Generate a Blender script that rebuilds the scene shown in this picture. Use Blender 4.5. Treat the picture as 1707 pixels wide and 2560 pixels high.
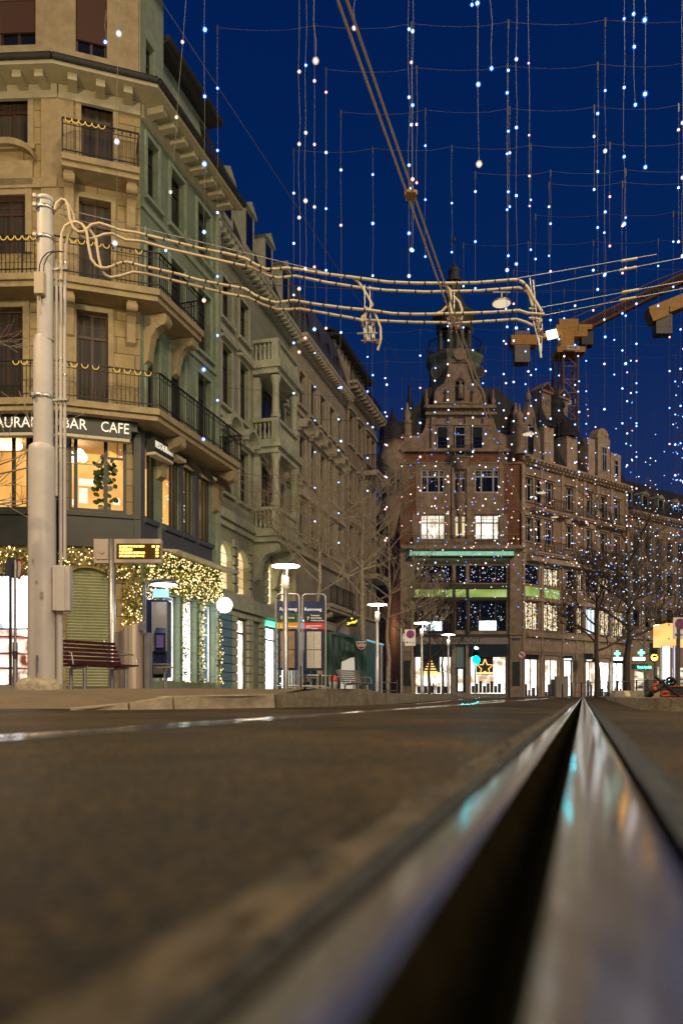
import bpy, math, random
from mathutils import Vector, Matrix, Euler
R = math.radians
SC = bpy.context.scene
for o in list(bpy.data.objects): bpy.data.objects.remove(o)

# ------------------------------------------------------------------ camera
F, CX, HY, CH = 1990.0, 853.5, 1740.0, 0.08      # focal length and horizon in photo pixels, camera height in metres
cam_d = bpy.data.cameras.new('camera'); cam = bpy.data.objects.new('camera', cam_d)
SC.collection.objects.link(cam); SC.camera = cam
cam.location = (0, 0, CH); cam.rotation_euler = (R(90), 0, 0)
cam_d.sensor_fit = 'VERTICAL'; cam_d.sensor_height = 36; cam_d.lens = F / 2560 * 36
cam_d.shift_y = (HY - 1280) / 2560
cam_d.clip_start = 0.02; cam_d.clip_end = 3000
cam_d.dof.use_dof = True; cam_d.dof.focus_distance = 21.0; cam_d.dof.aperture_fstop = 3.3

# ------------------------------------------------------------------ dusk sky
W = bpy.data.worlds.new('World'); SC.world = W; W.use_nodes = True
wn = W.node_tree; wn.nodes.clear()
wo = wn.nodes.new('ShaderNodeOutputWorld'); bg = wn.nodes.new('ShaderNodeBackground')
tc = wn.nodes.new('ShaderNodeTexCoord'); sp = wn.nodes.new('ShaderNodeSeparateXYZ')
rp = wn.nodes.new('ShaderNodeValToRGB')
wn.links.new(tc.outputs['Generated'], sp.inputs[0]); wn.links.new(sp.outputs['Z'], rp.inputs[0])
e = rp.color_ramp.elements
e[0].position = 0.0; e[0].color = (0.028, 0.044, 0.125, 1)
e[1].position = 0.75; e[1].color = (0.0003, 0.0105, 0.078, 1)
x = e.new(0.26); x.color = (0.0100, 0.0250, 0.108, 1)
x = e.new(0.42); x.color = (0.0015, 0.0175, 0.092, 1)
wn.links.new(rp.outputs[0], bg.inputs[0]); bg.inputs[1].default_value = 1.0
wn.links.new(bg.outputs[0], wo.inputs[0])

# the warm afterglow / city glow from behind the camera
sd = bpy.data.lights.new('sun', 'SUN'); sd.energy = 1.2; sd.angle = R(15); sd.color = (1, 0.74, 0.46)
so = bpy.data.objects.new('sun', sd); SC.collection.objects.link(so)
so.rotation_euler = Vector((0.50, -0.78, 0.42)).to_track_quat('Z', 'Y').to_euler()

SC.view_settings.view_transform = 'Standard'; SC.view_settings.look = 'None'
SC.view_settings.exposure = 0; SC.view_settings.gamma = 1
SC.render.engine = 'CYCLES'
SC.cycles.max_bounces = 6; SC.cycles.diffuse_bounces = 3; SC.cycles.glossy_bounces = 3
SC.cycles.transparent_max_bounces = 16; SC.cycles.sample_clamp_indirect = 3.0
SC.cycles.use_denoising = True

# ------------------------------------------------------------------ helpers
COL = SC.collection
WL = {}                                   # world position of every object made here
def P(u, v, Y): return Vector(((u - CX) / F * Y, Y, CH + (HY - v) / F * Y))
def tag(o, label=None, cat=None, group=None, kind=None):
    if label: o['label'] = label
    if cat: o['category'] = cat
    if group: o['group'] = group
    if kind: o['kind'] = kind
    return o
def thing(name, label, cat, loc=(0, 0, 0), group=None):
    o = bpy.data.objects.new(name, None); COL.objects.link(o); o.location = loc
    o.empty_display_size = 0.2
    WL[o.name] = Vector(loc); return tag(o, label, cat, group)

MATS = {}
def pmat(name, col, rough=0.7, metal=0.0, noise=0.0, scale=3.0, bump=0.0, bscale=40.0, spec=0.5, stretch=None):
    if name in MATS: return MATS[name]
    m = bpy.data.materials.new(name); m.use_nodes = True; n = m.node_tree; b = n.nodes['Principled BSDF']
    b.inputs['Base Color'].default_value = (*col, 1); b.inputs['Roughness'].default_value = rough
    b.inputs['Metallic'].default_value = metal; b.inputs['Specular IOR Level'].default_value = spec
    g = n.nodes.new('ShaderNodeNewGeometry'); src = g.outputs['Position']
    if stretch:
        mp = n.nodes.new('ShaderNodeMapping'); mp.inputs['Scale'].default_value = stretch
        n.links.new(src, mp.inputs[0]); src = mp.outputs[0]
    if noise:
        t = n.nodes.new('ShaderNodeTexNoise'); t.inputs['Scale'].default_value = scale; t.inputs['Detail'].default_value = 6
        t.inputs['Roughness'].default_value = 0.65
        n.links.new(src, t.inputs['Vector'])
        r = n.nodes.new('ShaderNodeValToRGB')
        r.color_ramp.elements[0].position = 0.3; r.color_ramp.elements[1].position = 0.7
        r.color_ramp.elements[0].color = (*[c * (1 - noise) for c in col], 1)
        r.color_ramp.elements[1].color = (*[min(1, c * (1 + noise)) for c in col], 1)
        n.links.new(t.outputs[0], r.inputs[0]); n.links.new(r.outputs[0], b.inputs['Base Color'])
    if bump:
        t2 = n.nodes.new('ShaderNodeTexNoise'); t2.inputs['Scale'].default_value = bscale; t2.inputs['Detail'].default_value = 4
        n.links.new(src, t2.inputs['Vector'])
        bp = n.nodes.new('ShaderNodeBump'); bp.inputs['Strength'].default_value = bump; bp.inputs['Distance'].default_value = 0.02
        n.links.new(t2.outputs[0], bp.inputs['Height']); n.links.new(bp.outputs[0], b.inputs['Normal'])
    MATS[name] = m; return m
def emat(name, col, strength, light=True, base=(0, 0, 0)):
    if name in MATS: return MATS[name]
    m = bpy.data.materials.new(name); m.use_nodes = True; b = m.node_tree.nodes['Principled BSDF']
    b.inputs['Base Color'].default_value = (*base, 1); b.inputs['Emission Color'].default_value = (*col, 1)
    b.inputs['Emission Strength'].default_value = strength; b.inputs['Roughness'].default_value = 0.3
    m.cycles.emission_sampling = 'AUTO' if light else 'NONE'
    MATS[name] = m; return m
def emat_var(name, c0, c1, s0, s1, scale=(1, 1, 1), light=False, detail=3, lo=0.35, hi=0.65):
    """a lit surface with uneven colour and brightness (goods on lit shelves, curtains)"""
    if name in MATS: return MATS[name]
    m = bpy.data.materials.new(name); m.use_nodes = True; n = m.node_tree; b = n.nodes['Principled BSDF']
    g = n.nodes.new('ShaderNodeNewGeometry'); mp = n.nodes.new('ShaderNodeMapping'); mp.inputs['Scale'].default_value = scale
    t = n.nodes.new('ShaderNodeTexNoise'); t.inputs['Scale'].default_value = 1; t.inputs['Detail'].default_value = detail
    r = n.nodes.new('ShaderNodeValToRGB')
    r.color_ramp.elements[0].position = lo; r.color_ramp.elements[1].position = hi
    r.color_ramp.elements[0].color = (*[c * s0 for c in c0], 1); r.color_ramp.elements[1].color = (*[c * s1 for c in c1], 1)
    n.links.new(g.outputs['Position'], mp.inputs[0]); n.links.new(mp.outputs[0], t.inputs['Vector'])
    n.links.new(t.outputs[0], r.inputs[0]); n.links.new(r.outputs[0], b.inputs['Emission Color'])
    b.inputs['Emission Strength'].default_value = 1; b.inputs['Base Color'].default_value = (0.05, 0.05, 0.05, 1)
    m.cycles.emission_sampling = 'AUTO' if light else 'NONE'
    MATS[name] = m; return m
def ashlar(name, col, ang, bw=0.8, bh=0.42, mortar=0.012, dark=0.55, var=0.12, rough=0.85, bump=0.35):
    """dressed stone or brick laid in courses along a wall that runs at angle ang"""
    if name in MATS: return MATS[name]
    m = bpy.data.materials.new(name); m.use_nodes = True; n = m.node_tree; b = n.nodes['Principled BSDF']
    b.inputs['Roughness'].default_value = rough
    g = n.nodes.new('ShaderNodeNewGeometry'); vr = n.nodes.new('ShaderNodeVectorRotate'); vr.rotation_type = 'Z_AXIS'
    vr.inputs['Angle'].default_value = -ang
    n.links.new(g.outputs['Position'], vr.inputs['Vector'])
    s = n.nodes.new('ShaderNodeSeparateXYZ'); c = n.nodes.new('ShaderNodeCombineXYZ')
    n.links.new(vr.outputs[0], s.inputs[0]); n.links.new(s.outputs['X'], c.inputs['X']); n.links.new(s.outputs['Z'], c.inputs['Y'])
    k = n.nodes.new('ShaderNodeTexBrick'); k.inputs['Scale'].default_value = 1
    k.inputs['Brick Width'].default_value = bw; k.inputs['Row Height'].default_value = bh
    k.inputs['Mortar Size'].default_value = mortar; k.inputs['Mortar Smooth'].default_value = 0.3
    k.inputs['Color1'].default_value = (*[q * (1 + var) for q in col], 1)
    k.inputs['Color2'].default_value = (*[q * (1 - var) for q in col], 1)
    k.inputs['Mortar'].default_value = (*[q * dark for q in col], 1)
    n.links.new(c.outputs[0], k.inputs['Vector'])
    t = n.nodes.new('ShaderNodeTexNoise'); t.inputs['Scale'].default_value = 1.3; t.inputs['Detail'].default_value = 9; t.inputs['Roughness'].default_value = 0.7
    n.links.new(g.outputs['Position'], t.inputs['Vector'])
    mx = n.nodes.new('ShaderNodeMix'); mx.data_type = 'RGBA'; mx.blend_type = 'MULTIPLY'; mx.inputs['Factor'].default_value = 0.85
    rr = n.nodes.new('ShaderNodeValToRGB'); rr.color_ramp.elements[0].position = 0.3; rr.color_ramp.elements[1].position = 0.68
    rr.color_ramp.elements[0].color = (0.62, 0.60, 0.57, 1); rr.color_ramp.elements[1].color = (1, 1, 1, 1)
    n.links.new(t.outputs[0], rr.inputs[0])
    n.links.new(k.outputs['Color'], mx.inputs[6]); n.links.new(rr.outputs[0], mx.inputs[7])
    n.links.new(mx.outputs[2], b.inputs['Base Color'])
    bp = n.nodes.new('ShaderNodeBump'); bp.inputs['Strength'].default_value = bump; bp.inputs['Distance'].default_value = 0.02
    t2 = n.nodes.new('ShaderNodeTexNoise'); t2.inputs['Scale'].default_value = 25; n.links.new(g.outputs['Position'], t2.inputs['Vector'])
    ad = n.nodes.new('ShaderNodeMath'); ad.operation = 'MULTIPLY_ADD'; ad.inputs[1].default_value = -1.0
    n.links.new(k.outputs['Fac'], ad.inputs[0]); n.links.new(t2.outputs[0], ad.inputs[2])
    n.links.new(ad.outputs[0], bp.inputs['Height']); n.links.new(bp.outputs[0], b.inputs['Normal'])
    MATS[name] = m; return m

class MB:
    """collects shapes in world coordinates, then links them as one mesh object"""
    def __init__(s): s.v = []; s.f = []; s.m = []; s.sm = []; s.cuts = []
    def cut(s):                    # what follows is a separate piece of the same kind
        if s.f: s.cuts.append((len(s.v), len(s.f)))
        return s
    def add(s, vs, fs, mi=0, smooth=False):
        o = len(s.v); s.v += [Vector(p) for p in vs]
        for q in fs: s.f.append([o + i for i in q]); s.m.append(mi); s.sm.append(smooth)
        return s
    def hexa(s, p, mi=0):          # 8 points: bottom ring 0-3, top ring 4-7
        return s.add(p, [(3, 2, 1, 0), (4, 5, 6, 7), (0, 1, 5, 4), (1, 2, 6, 5), (2, 3, 7, 6), (3, 0, 4, 7)], mi)
    def box(s, c, size, rz=0, mi=0):
        c = Vector(c); h = [q / 2 for q in size]; ca, sa = math.cos(rz), math.sin(rz); p = []
        for z in (-h[2], h[2]):
            for x, y in ((-h[0], -h[1]), (h[0], -h[1]), (h[0], h[1]), (-h[0], h[1])):
                p.append(c + Vector((x * ca - y * sa, x * sa + y * ca, z)))
        return s.hexa(p, mi)
    def obox(s, c, size, rot, mi=0):
        c = Vector(c); h = [q / 2 for q in size]; p = []
        for z in (-h[2], h[2]):
            for x, y in ((-h[0], -h[1]), (h[0], -h[1]), (h[0], h[1]), (-h[0], h[1])):
                p.append(c + rot @ Vector((x, y, z)))
        return s.hexa(p, mi)
    def tube(s, pts, r, n=6, mi=0, cap=True, smooth=True):
        pts = [Vector(p) for p in pts]; k = len(pts)
        rs = r if isinstance(r, (list, tuple)) else [r] * k
        vs = []; prev = None
        for i, p in enumerate(pts):
            d = (pts[min(i + 1, k - 1)] - pts[max(i - 1, 0)])
            if d.length < 1e-9: d = Vector((0, 0, 1))
            d.normalize()
            if prev is None:
                a = Vector((0, 0, 1)) if abs(d.z) < 0.9 else Vector((1, 0, 0))
                x = d.cross(a).normalized()
            else:
                x = (prev - d * prev.dot(d))
                if x.length < 1e-6: x = d.cross(Vector((0, 1, 0.3)))
                x.normalize()
            prev = x; y = d.cross(x)
            for j in range(n):
                t = 2 * math.pi * j / n
                vs.append(p + (x * math.cos(t) + y * math.sin(t)) * rs[i])
        fs = [(i * n + j, i * n + (j + 1) % n, (i + 1) * n + (j + 1) % n, (i + 1) * n + j) for i in range(k - 1) for j in range(n)]
        s.add(vs, fs, mi, smooth)
        if cap:
            s.add(vs[:n], [tuple(range(n - 1, -1, -1))], mi); s.add(vs[-n:], [tuple(range(n))], mi)
        return s
    def lathe(s, c, prof, n=16, mi=0, smooth=True, a0=0, a1=2 * math.pi, rz=0):
        c = Vector(c); full = abs(a1 - a0 - 2 * math.pi) < 1e-6; m = n if full else n + 1; vs = []
        for r, z in prof:
            for j in range(m):
                t = a0 + (a1 - a0) * j / n + rz
                vs.append(c + Vector((r * math.cos(t), r * math.sin(t), z)))
        fs = [(i * m + j, i * m + (j + 1) % m, (i + 1) * m + (j + 1) % m, (i + 1) * m + j)
              for i in range(len(prof) - 1) for j in range(n if full else m - 1)]
        return s.add(vs, fs, mi, smooth)
    def disc(s, c, r, nrm, n=20, mi=0, thick=0.0, r2=None):
        c = Vector(c); nrm = Vector(nrm).normalized(); a = Vector((0, 0, 1)) if abs(nrm.z) < .9 else Vector((1, 0, 0))
        x = a.cross(nrm).normalized(); y = nrm.cross(x)
        front = [c + nrm * thick + (x * math.cos(2 * math.pi * j / n) + y * math.sin(2 * math.pi * j / n)) * r for j in range(n)]
        s.add(front, [tuple(range(n))], mi)
        if thick:
            back = [p - nrm * thick for p in front]
            s.add(back, [tuple(range(n - 1, -1, -1))], mi)
            s.add(front + back, [(j, (j + n), (j + 1) % n + n, (j + 1) % n) for j in range(n)], mi)
        return s
    def ball(s, c, r, n=8, m=5, mi=0, sq=(1, 1, 1)):
        c = Vector(c); vs = []
        for i in range(m + 1):
            ph = math.pi * i / m
            for j in range(n):
                t = 2 * math.pi * j / n
                vs.append(c + Vector((math.sin(ph) * math.cos(t) * r * sq[0], math.sin(ph) * math.sin(t) * r * sq[1], math.cos(ph) * r * sq[2])))
        return s.add(vs, [(i * n + j, (i + 1) * n + j, (i + 1) * n + (j + 1) % n, i * n + (j + 1) % n) for i in range(m) for j in range(n)], mi, True)
    def prism(s, poly, vec, mi=0):        # closed outline pushed along vec
        n = len(poly); a = [Vector(p) for p in poly]; b = [p + Vector(vec) for p in a]
        s.add(a, [tuple(range(n - 1, -1, -1))], mi); s.add(b, [tuple(range(n))], mi)
        return s.add(a + b, [(j, (j + 1) % n, (j + 1) % n + n, j + n) for j in range(n)], mi)
    def build(s, name, mats, parent=None, loc=None):
        if not isinstance(mats, (list, tuple)): mats = [mats]
        if s.cuts:
            vs = [0] + [c[0] for c in s.cuts] + [len(s.v)]; fs = [0] + [c[1] for c in s.cuts] + [len(s.f)]; o = None
            for i in range(len(vs) - 1):
                if fs[i + 1] == fs[i]: continue
                q = MB(); q.v = s.v[vs[i]:vs[i + 1]]; q.f = [[j - vs[i] for j in f] for f in s.f[fs[i]:fs[i + 1]]]; q.m = s.m[fs[i]:fs[i + 1]]; q.sm = s.sm[fs[i]:fs[i + 1]]
                o = q.build(name, mats, parent, loc)
            return o
        base = WL[parent.name] if parent else Vector(loc if loc is not None else (0, 0, 0))
        me = bpy.data.meshes.new(name); me.from_pydata([p - base for p in s.v], [], s.f)
        for m in mats: me.materials.append(m)
        me.polygons.foreach_set('material_index', s.m); me.polygons.foreach_set('use_smooth', s.sm)
        me.validate(); me.update()
        o = bpy.data.objects.new(name, me); COL.objects.link(o)
        if parent: o.parent = parent
        else: o.location = base
        WL[o.name] = base
        return o

class Fr:
    """a wall plane: a runs along it, z up, o outwards to the street"""
    def __init__(s, x0, y0, x1, y1):
        s.p = Vector((x0, y0, 0)); d = Vector((x1 - x0, y1 - y0, 0)); s.L = d.length; s.d = d / s.L
        s.n = Vector((s.d.y, -s.d.x, 0)); s.ang = math.atan2(s.d.y, s.d.x)
    def pt(s, a, z, o=0.0): return s.p + s.d * a + s.n * o + Vector((0, 0, z))
    def au(s, u, o=0.0):
        k = (u - CX) / F; q = s.p + s.n * o          # q.x+d.x a = k (q.y+d.y a)
        return (k * q.y - q.x) / (s.d.x - k * s.d.y)
    def zv(s, a, v, o=0.0): return CH + (HY - v) / F * s.pt(a, 0, o).y
    def rect(s, u0, v0, u1, v1, o=0.0):
        a0, a1 = s.au(u0, o), s.au(u1, o); m = (a0 + a1) / 2
        return a0, a1, s.zv(m, v1, o), s.zv(m, v0, o)
    def box(s, mb, a0, a1, z0, z1, o0, o1, mi=0):
        p = [s.pt(a0, z0, o0), s.pt(a0, z0, o1), s.pt(a1, z0, o1), s.pt(a1, z0, o0),
             s.pt(a0, z1, o0), s.pt(a0, z1, o1), s.pt(a1, z1, o1), s.pt(a1, z1, o0)]
        mb.hexa([p[0], p[3], p[2], p[1], p[4], p[7], p[6], p[5]], mi) if False else mb.hexa(p, mi)
        return mb
    def quad(s, mb, a0, a1, z0, z1, o=0.0, mi=0):
        return mb.add([s.pt(a0, z0, o), s.pt(a1, z0, o), s.pt(a1, z1, o), s.pt(a0, z1, o)], [(0, 1, 2, 3)], mi)

def wall(fr, a0, a1, z0, z1, holes, mb, depth=0.28, mi=0, o=0.0):
    """wall face with real openings and their reveals"""
    A = sorted({a0, a1, *[min(max(q, a0), a1) for h in holes for q in h[:2]]})
    Z = sorted({z0, z1, *[min(max(q, z0), z1) for h in holes for q in h[2:4]]})
    for i in range(len(A) - 1):
        for j in range(len(Z) - 1):
            ca, cz = (A[i] + A[i + 1]) / 2, (Z[j] + Z[j + 1]) / 2
            if any(h[0] < ca < h[1] and h[2] < cz < h[3] for h in holes): continue
            if A[i + 1] - A[i] > 1e-4 and Z[j + 1] - Z[j] > 1e-4: fr.quad(mb, A[i], A[i + 1], Z[j], Z[j + 1], o, mi)
    for h in holes:
        a, b, c, d = h[:4]
        for q in (((a, c), (a, d)), ((a, d), (b, d)), ((b, d), (b, c)), ((b, c), (a, c))):
            (x0, y0), (x1, y1) = q
            mb.add([fr.pt(x0, y0, o), fr.pt(x1, y1, o), fr.pt(x1, y1, o - depth), fr.pt(x0, y0, o - depth)], [(0, 1, 2, 3)], mi)
    return mb

def text(fr_pt, xdir, ydir, body, size, mat, parent, name='lettering', extrude=0.01, align='CENTER', shear=0.0, bold=0.0, sx=1.0):
    cu = bpy.data.curves.new('t', 'FONT'); cu.body = body; cu.size = size; cu.extrude = extrude
    cu.align_x = align; cu.align_y = 'CENTER'; cu.shear = shear; cu.offset = bold; cu.resolution_u = 2
    ob = bpy.data.objects.new('t', cu); COL.objects.link(ob); bpy.context.view_layer.update()
    me = bpy.data.meshes.new_from_object(ob.evaluated_get(bpy.context.evaluated_depsgraph_get()))
    bpy.data.objects.remove(ob)
    X = Vector(xdir).normalized() * sx; Yv = Vector(ydir).normalized(); Z = X.normalized().cross(Yv)
    base = WL[parent.name] if parent else Vector((0, 0, 0))
    for q in me.vertices: q.co = Vector(fr_pt) + X * q.co.x + Yv * q.co.y + Z * q.co.z - base
    me.materials.clear(); me.materials.append(mat); me.name = name
    o = bpy.data.objects.new(name, me); COL.objects.link(o); o.parent = parent
    WL[o.name] = base; return o
UP = Vector((0, 0, 1))

# ------------------------------------------------------------------ materials
M_metal = pmat('galvanised steel', (0.50, 0.49, 0.47), 0.38, 0.85, 0.15, 6)
M_pole = pmat('grey painted mast', (0.56, 0.52, 0.49), 0.45, 0.0, 0.09, 2.2, 0.1, 14)
M_iron = pmat('black wrought iron', (0.018, 0.017, 0.016), 0.5, 0.3)
M_dark = pmat('dark joinery', (0.035, 0.030, 0.025), 0.5, 0, 0.2, 4)
M_green = pmat('dark green painted panels', (0.030, 0.034, 0.028), 0.45, 0, 0.15, 2)
M_brownwood = pmat('brown window frame', (0.055, 0.028, 0.016), 0.5, 0, 0.2, 6)
M_whiteframe = pmat('white window frame', (0.62, 0.62, 0.60), 0.5, 0, 0.1, 6)
M_glass = pmat('dark window glass', (0.010, 0.012, 0.018), 0.06, 0, spec=0.9)
M_glass2 = pmat('window glass over curtains', (0.055, 0.047, 0.030), 0.12, 0, 0.55, 1.0, spec=0.9, stretch=(9, 9, 0.3))
M_slate = pmat('dark roof slates', (0.030, 0.030, 0.030), 0.7, 0, 0.35, 4, 0.4, 10)
M_plaster = pmat('pale painted plaster', (0.46, 0.45, 0.40), 0.85, 0, 0.1, 1.5)
M_blue = pmat('blue machine paint', (0.012, 0.022, 0.075), 0.35)
M_white = pmat('white enamel', (0.75, 0.75, 0.73), 0.4, 0, 0.06, 4)
M_red = pmat('red enamel', (0.50, 0.02, 0.02), 0.4)
M_signblue = pmat('blue enamel', (0.02, 0.06, 0.40), 0.4)
M_black = pmat('black plastic', (0.012, 0.012, 0.012), 0.5)
M_cloth = pmat('green tarpaulin', (0.010, 0.040, 0.033), 0.55, 0, 0.25, 1.5, 0.5, 3)
M_stone_plain = pmat('carved sandstone', (0.36, 0.33, 0.26), 0.85, 0, 0.25, 2.5, 0.4, 12)
E_lamp = emat('glowing lamp disc', (1, 0.80, 0.56), 22, True)
E_shop = emat_var('bright shop interior', (1, 0.66, 0.36), (1, 0.93, 0.82), 0.7, 2.3, (1.1, 1.1, 1.3), True, 4, 0.34, 0.58)
E_shopcool = emat_var('cool bright shop interior', (0.75, 0.85, 1), (0.95, 0.98, 1), 0.8, 4.5, (1.2, 1.2, 0.9), True, 3, 0.34, 0.52)
E_warm = emat_var('lit room behind the window', (1, 0.60, 0.28), (1, 0.84, 0.58), 0.55, 1.5, (0.8, 0.8, 0.9), True, 3)
E_room = emat_var('pale lit office room', (1, 0.78, 0.50), (1, 0.95, 0.86), 0.75, 1.7, (0.9, 0.9, 0.9), False, 3)

# ------------------------------------------------------------------ ground
K = 0.303                                    # the rails run along x = s + K*y
def rail_x(s, y): return s + K * y
def asphalt():
    m = bpy.data.materials.new('worn asphalt'); m.use_nodes = True; n = m.node_tree; b = n.nodes['Principled BSDF']
    g = n.nodes.new('ShaderNodeNewGeometry')
    def noise(sc, det=5, ro=0.6):
        t = n.nodes.new('ShaderNodeTexNoise'); t.inputs['Scale'].default_value = sc; t.inputs['Detail'].default_value = det
        t.inputs['Roughness'].default_value = ro; n.links.new(g.outputs['Position'], t.inputs['Vector']); return t.outputs[0]
    r = n.nodes.new('ShaderNodeValToRGB'); r.color_ramp.elements[0].position = 0.44; r.color_ramp.elements[1].position = 0.62
    r.color_ramp.elements[0].color = (0.003, 0.0018, 0.0006, 1); r.color_ramp.elements[1].color = (0.112, 0.066, 0.020, 1)
    a = n.nodes.new('ShaderNodeMath'); a.operation = 'MULTIPLY_ADD'; a.inputs[1].default_value = 0.55
    n.links.new(noise(85, 5, 0.75), a.inputs[0])
    a2 = n.nodes.new('ShaderNodeMath'); a2.operation = 'MULTIPLY'; a2.inputs[1].default_value = 0.47
    vc = n.nodes.new('ShaderNodeTexVoronoi'); vc.inputs['Scale'].default_value = 95; n.links.new(g.outputs['Position'], vc.inputs['Vector'])
    mr = n.nodes.new('ShaderNodeMapRange'); mr.inputs['To Min'].default_value = 0.2; mr.inputs['To Max'].default_value = 2.1; n.links.new(vc.outputs['Color'], mr.inputs['Value'])
    mm = n.nodes.new('ShaderNodeMix'); mm.data_type = 'RGBA'; mm.blend_type = 'MULTIPLY'; mm.inputs['Factor'].default_value = 1.0
    n.links.new(noise(1.1, 4), a2.inputs[0]); n.links.new(a2.outputs[0], a.inputs[2])
    n.links.new(a.outputs[0], r.inputs[0]); n.links.new(r.outputs[0], mm.inputs[6]); n.links.new(mr.outputs[0], mm.inputs[7]); n.links.new(mm.outputs[2], b.inputs['Base Color'])
    rr = n.nodes.new('ShaderNodeMapRange'); rr.inputs['To Min'].default_value = 0.34; rr.inputs['To Max'].default_value = 0.75
    n.links.new(noise(2.3, 5), rr.inputs['Value']); n.links.new(rr.outputs[0], b.inputs['Roughness'])
    b.inputs['Specular IOR Level'].default_value = 0.16
    v = n.nodes.new('ShaderNodeTexVoronoi'); v.inputs['Scale'].default_value = 160; n.links.new(g.outputs['Position'], v.inputs['Vector'])
    bp = n.nodes.new('ShaderNodeBump'); bp.inputs['Strength'].default_value = 0.8; bp.inputs['Distance'].default_value = 0.006
    n.links.new(v.outputs['Distance'], bp.inputs['Height']); n.links.new(bp.outputs[0], b.inputs['Normal'])
    return m
M_asph = asphalt()
M_kerbgap = pmat('poured joint bitumen', (0.022, 0.018, 0.014), 0.5, 0, 0.5, 30, 0.8, 60)
M_sett = pmat('rough mortar strip', (0.09, 0.066, 0.040), 0.8, 0, 0.8, 22, 1.0, 45)
M_pave = pmat('pavement asphalt', (0.175, 0.122, 0.070), 0.62, 0, 0.22, 5, 0.35, 60)
M_kerb = pmat('granite kerb', (0.24, 0.20, 0.13), 0.7, 0, 0.4, 7, 0.5, 40)
M_kerbpale = pmat('pale kerb stone', (0.50, 0.42, 0.28), 0.7, 0, 0.25, 9, 0.3, 40)

def strip(mb, s0, s1, y0, y1, z=0.0, mi=0, n=40):
    ys = [y0 + (y1 - y0) * (i / n) ** 2.2 for i in range(n + 1)]
    vs = []
    for y in ys: vs += [(rail_x(s0, y), y, z), (rail_x(s1, y), y, z)]
    mb.add(vs, [(2 * i, 2 * i + 1, 2 * i + 3, 2 * i + 2) for i in range(n)], mi)
RAILS = [(0.0, 1), (-1.137, -1)]             # offset of the profile, and which way it faces
mb = MB()
YB, YF = -12, 110
strip(mb, 0.089, 900, YB, YF); strip(mb, -1.051 + 0.0, -0.137, YB, YF); strip(mb, -900, -1.226 + 0.0, YB, YF)
mb.add([(-900, YF, 0), (900, YF, 0), (1500, 1500, 0), (-1500, 1500, 0)], [(0, 1, 2, 3)])
mb.add([(-900, YB, -.08), (900, YB, -.08), (1500, 1500, -.08), (-1500, 1500, -.08)], [(0, 1, 2, 3)])
road = mb.build('road', M_asph); tag(road, kind='structure')

M_rail = pmat('polished rail steel', (0.50, 0.49, 0.48), 0.13, 0.85, 0.3, 2, 0.10, 9, stretch=(60, 1.2, 60))
M_railside = pmat('rusty rail web', (0.016, 0.012, 0.006), 1.0, 0.0, 0.4, 20, 0.3, 40, spec=0.0)
M_groove = pmat('black wheel groove', (0.006, 0.005, 0.003), 1.0, spec=0.0)  # near black colour carries the shade inside the groove
PROF = [(-.090, -.05, 1), (-.089, -.003, 0), (-.086, 0, 0), (-.070, 0.0005, 0), (-.064, -.001, 0), (-.0600, -.006, 1), (-.044, -.034, 2), (-.034, -.047, 2),
        (-.020, -.040, 2), (-.0175, -.012, 0), (-.0145, -.005, 0), (-.009, -.001, 0), (.002, .0015, 0), (.022, .002, 0), (.038, .0005, 0), (.047, -.003, 0), (.051, -.009, 1), (.053, -.05, 1)]
M_rail2 = pmat('bright polished rail steel', (0.85, 0.83, 0.80), 0.09, 1.0, 0.1, 2, 0.03, 5, stretch=(40, 1.5, 40))  # paler, smoother copy of the rail steel for a brighter streak of light
def rail(off, sgn, label):
    mb = MB(); ys = [YB + (y / 60) ** 2.0 * 0 + t for y, t in [(0, 0)]]
    ys = [-12, -4, -1.5, -.5, 0, .25, .5, .8, 1.2, 1.8, 2.6, 4, 6, 9, 14, 22, 34, 50, 70, 109]
    for i in range(len(PROF) - 1):
        (s0, z0, m0), (s1, z1, m1) = PROF[i], PROF[i + 1]
        vs = []
        for y in ys: vs += [(rail_x(off + s0 * sgn, y), y, z0), (rail_x(off + s1 * sgn, y), y, z1)]
        mb.add(vs, [(2 * j, 2 * j + 1, 2 * j + 3, 2 * j + 2) if sgn > 0 else (2 * j + 1, 2 * j, 2 * j + 2, 2 * j + 3) for j in range(len(ys) - 1)], m0, m0 == 0)
    o = mb.build('tram_rail', [M_rail if sgn > 0 else M_rail2, M_railside, M_groove]); return tag(o, label, 'rail', 'rails of the tram track')
rail(0, 1, 'polished grooved tram rail running from the foreground close in front of the camera')
rail(-1.095 - 0.042, -1, 'second tram rail catching yellow and blue light across the left of the road')
def joint(name, s0, s1, mat, bumpy, seed, label):
    rnd = random.Random(seed); mb = MB(); ys = [-2 + 0.02 * i for i in range(60)]
    ys = []; y = -2.0
    while y < 100: ys.append(y); y += 0.012 + max(0, y) * 0.035 if y > -0.1 else 0.2
    n = 4; vs = []
    for y in ys:
        for k in range(n + 1):
            s = s0 + (s1 - s0) * k / n + (rnd.uniform(-1, 1) * bumpy * 0.9 if 0 < k < n else 0)
            z = (-0.003 if 0 < k < n else 0.0004) + (rnd.uniform(-1, 1) * bumpy * 0.45 if 0 < k < n else 0)
            vs.append((rail_x(s, y), y, z))
    mb.add(vs, [(i * (n + 1) + k, i * (n + 1) + k + 1, (i + 1) * (n + 1) + k + 1, (i + 1) * (n + 1) + k) for i in range(len(ys) - 1) for k in range(n)], 0, True)
    return tag(mb.build(name, mat), kind='structure')
joint('road_joint', -0.104, -0.090, M_kerbgap, 0.002, 1, '')
joint('road_mortar_strip', -0.1372, -0.104, M_sett, 0.011, 2, '')
joint('road_joint', 0.053, 0.0892, M_kerbgap, 0.005, 3, '')
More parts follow.
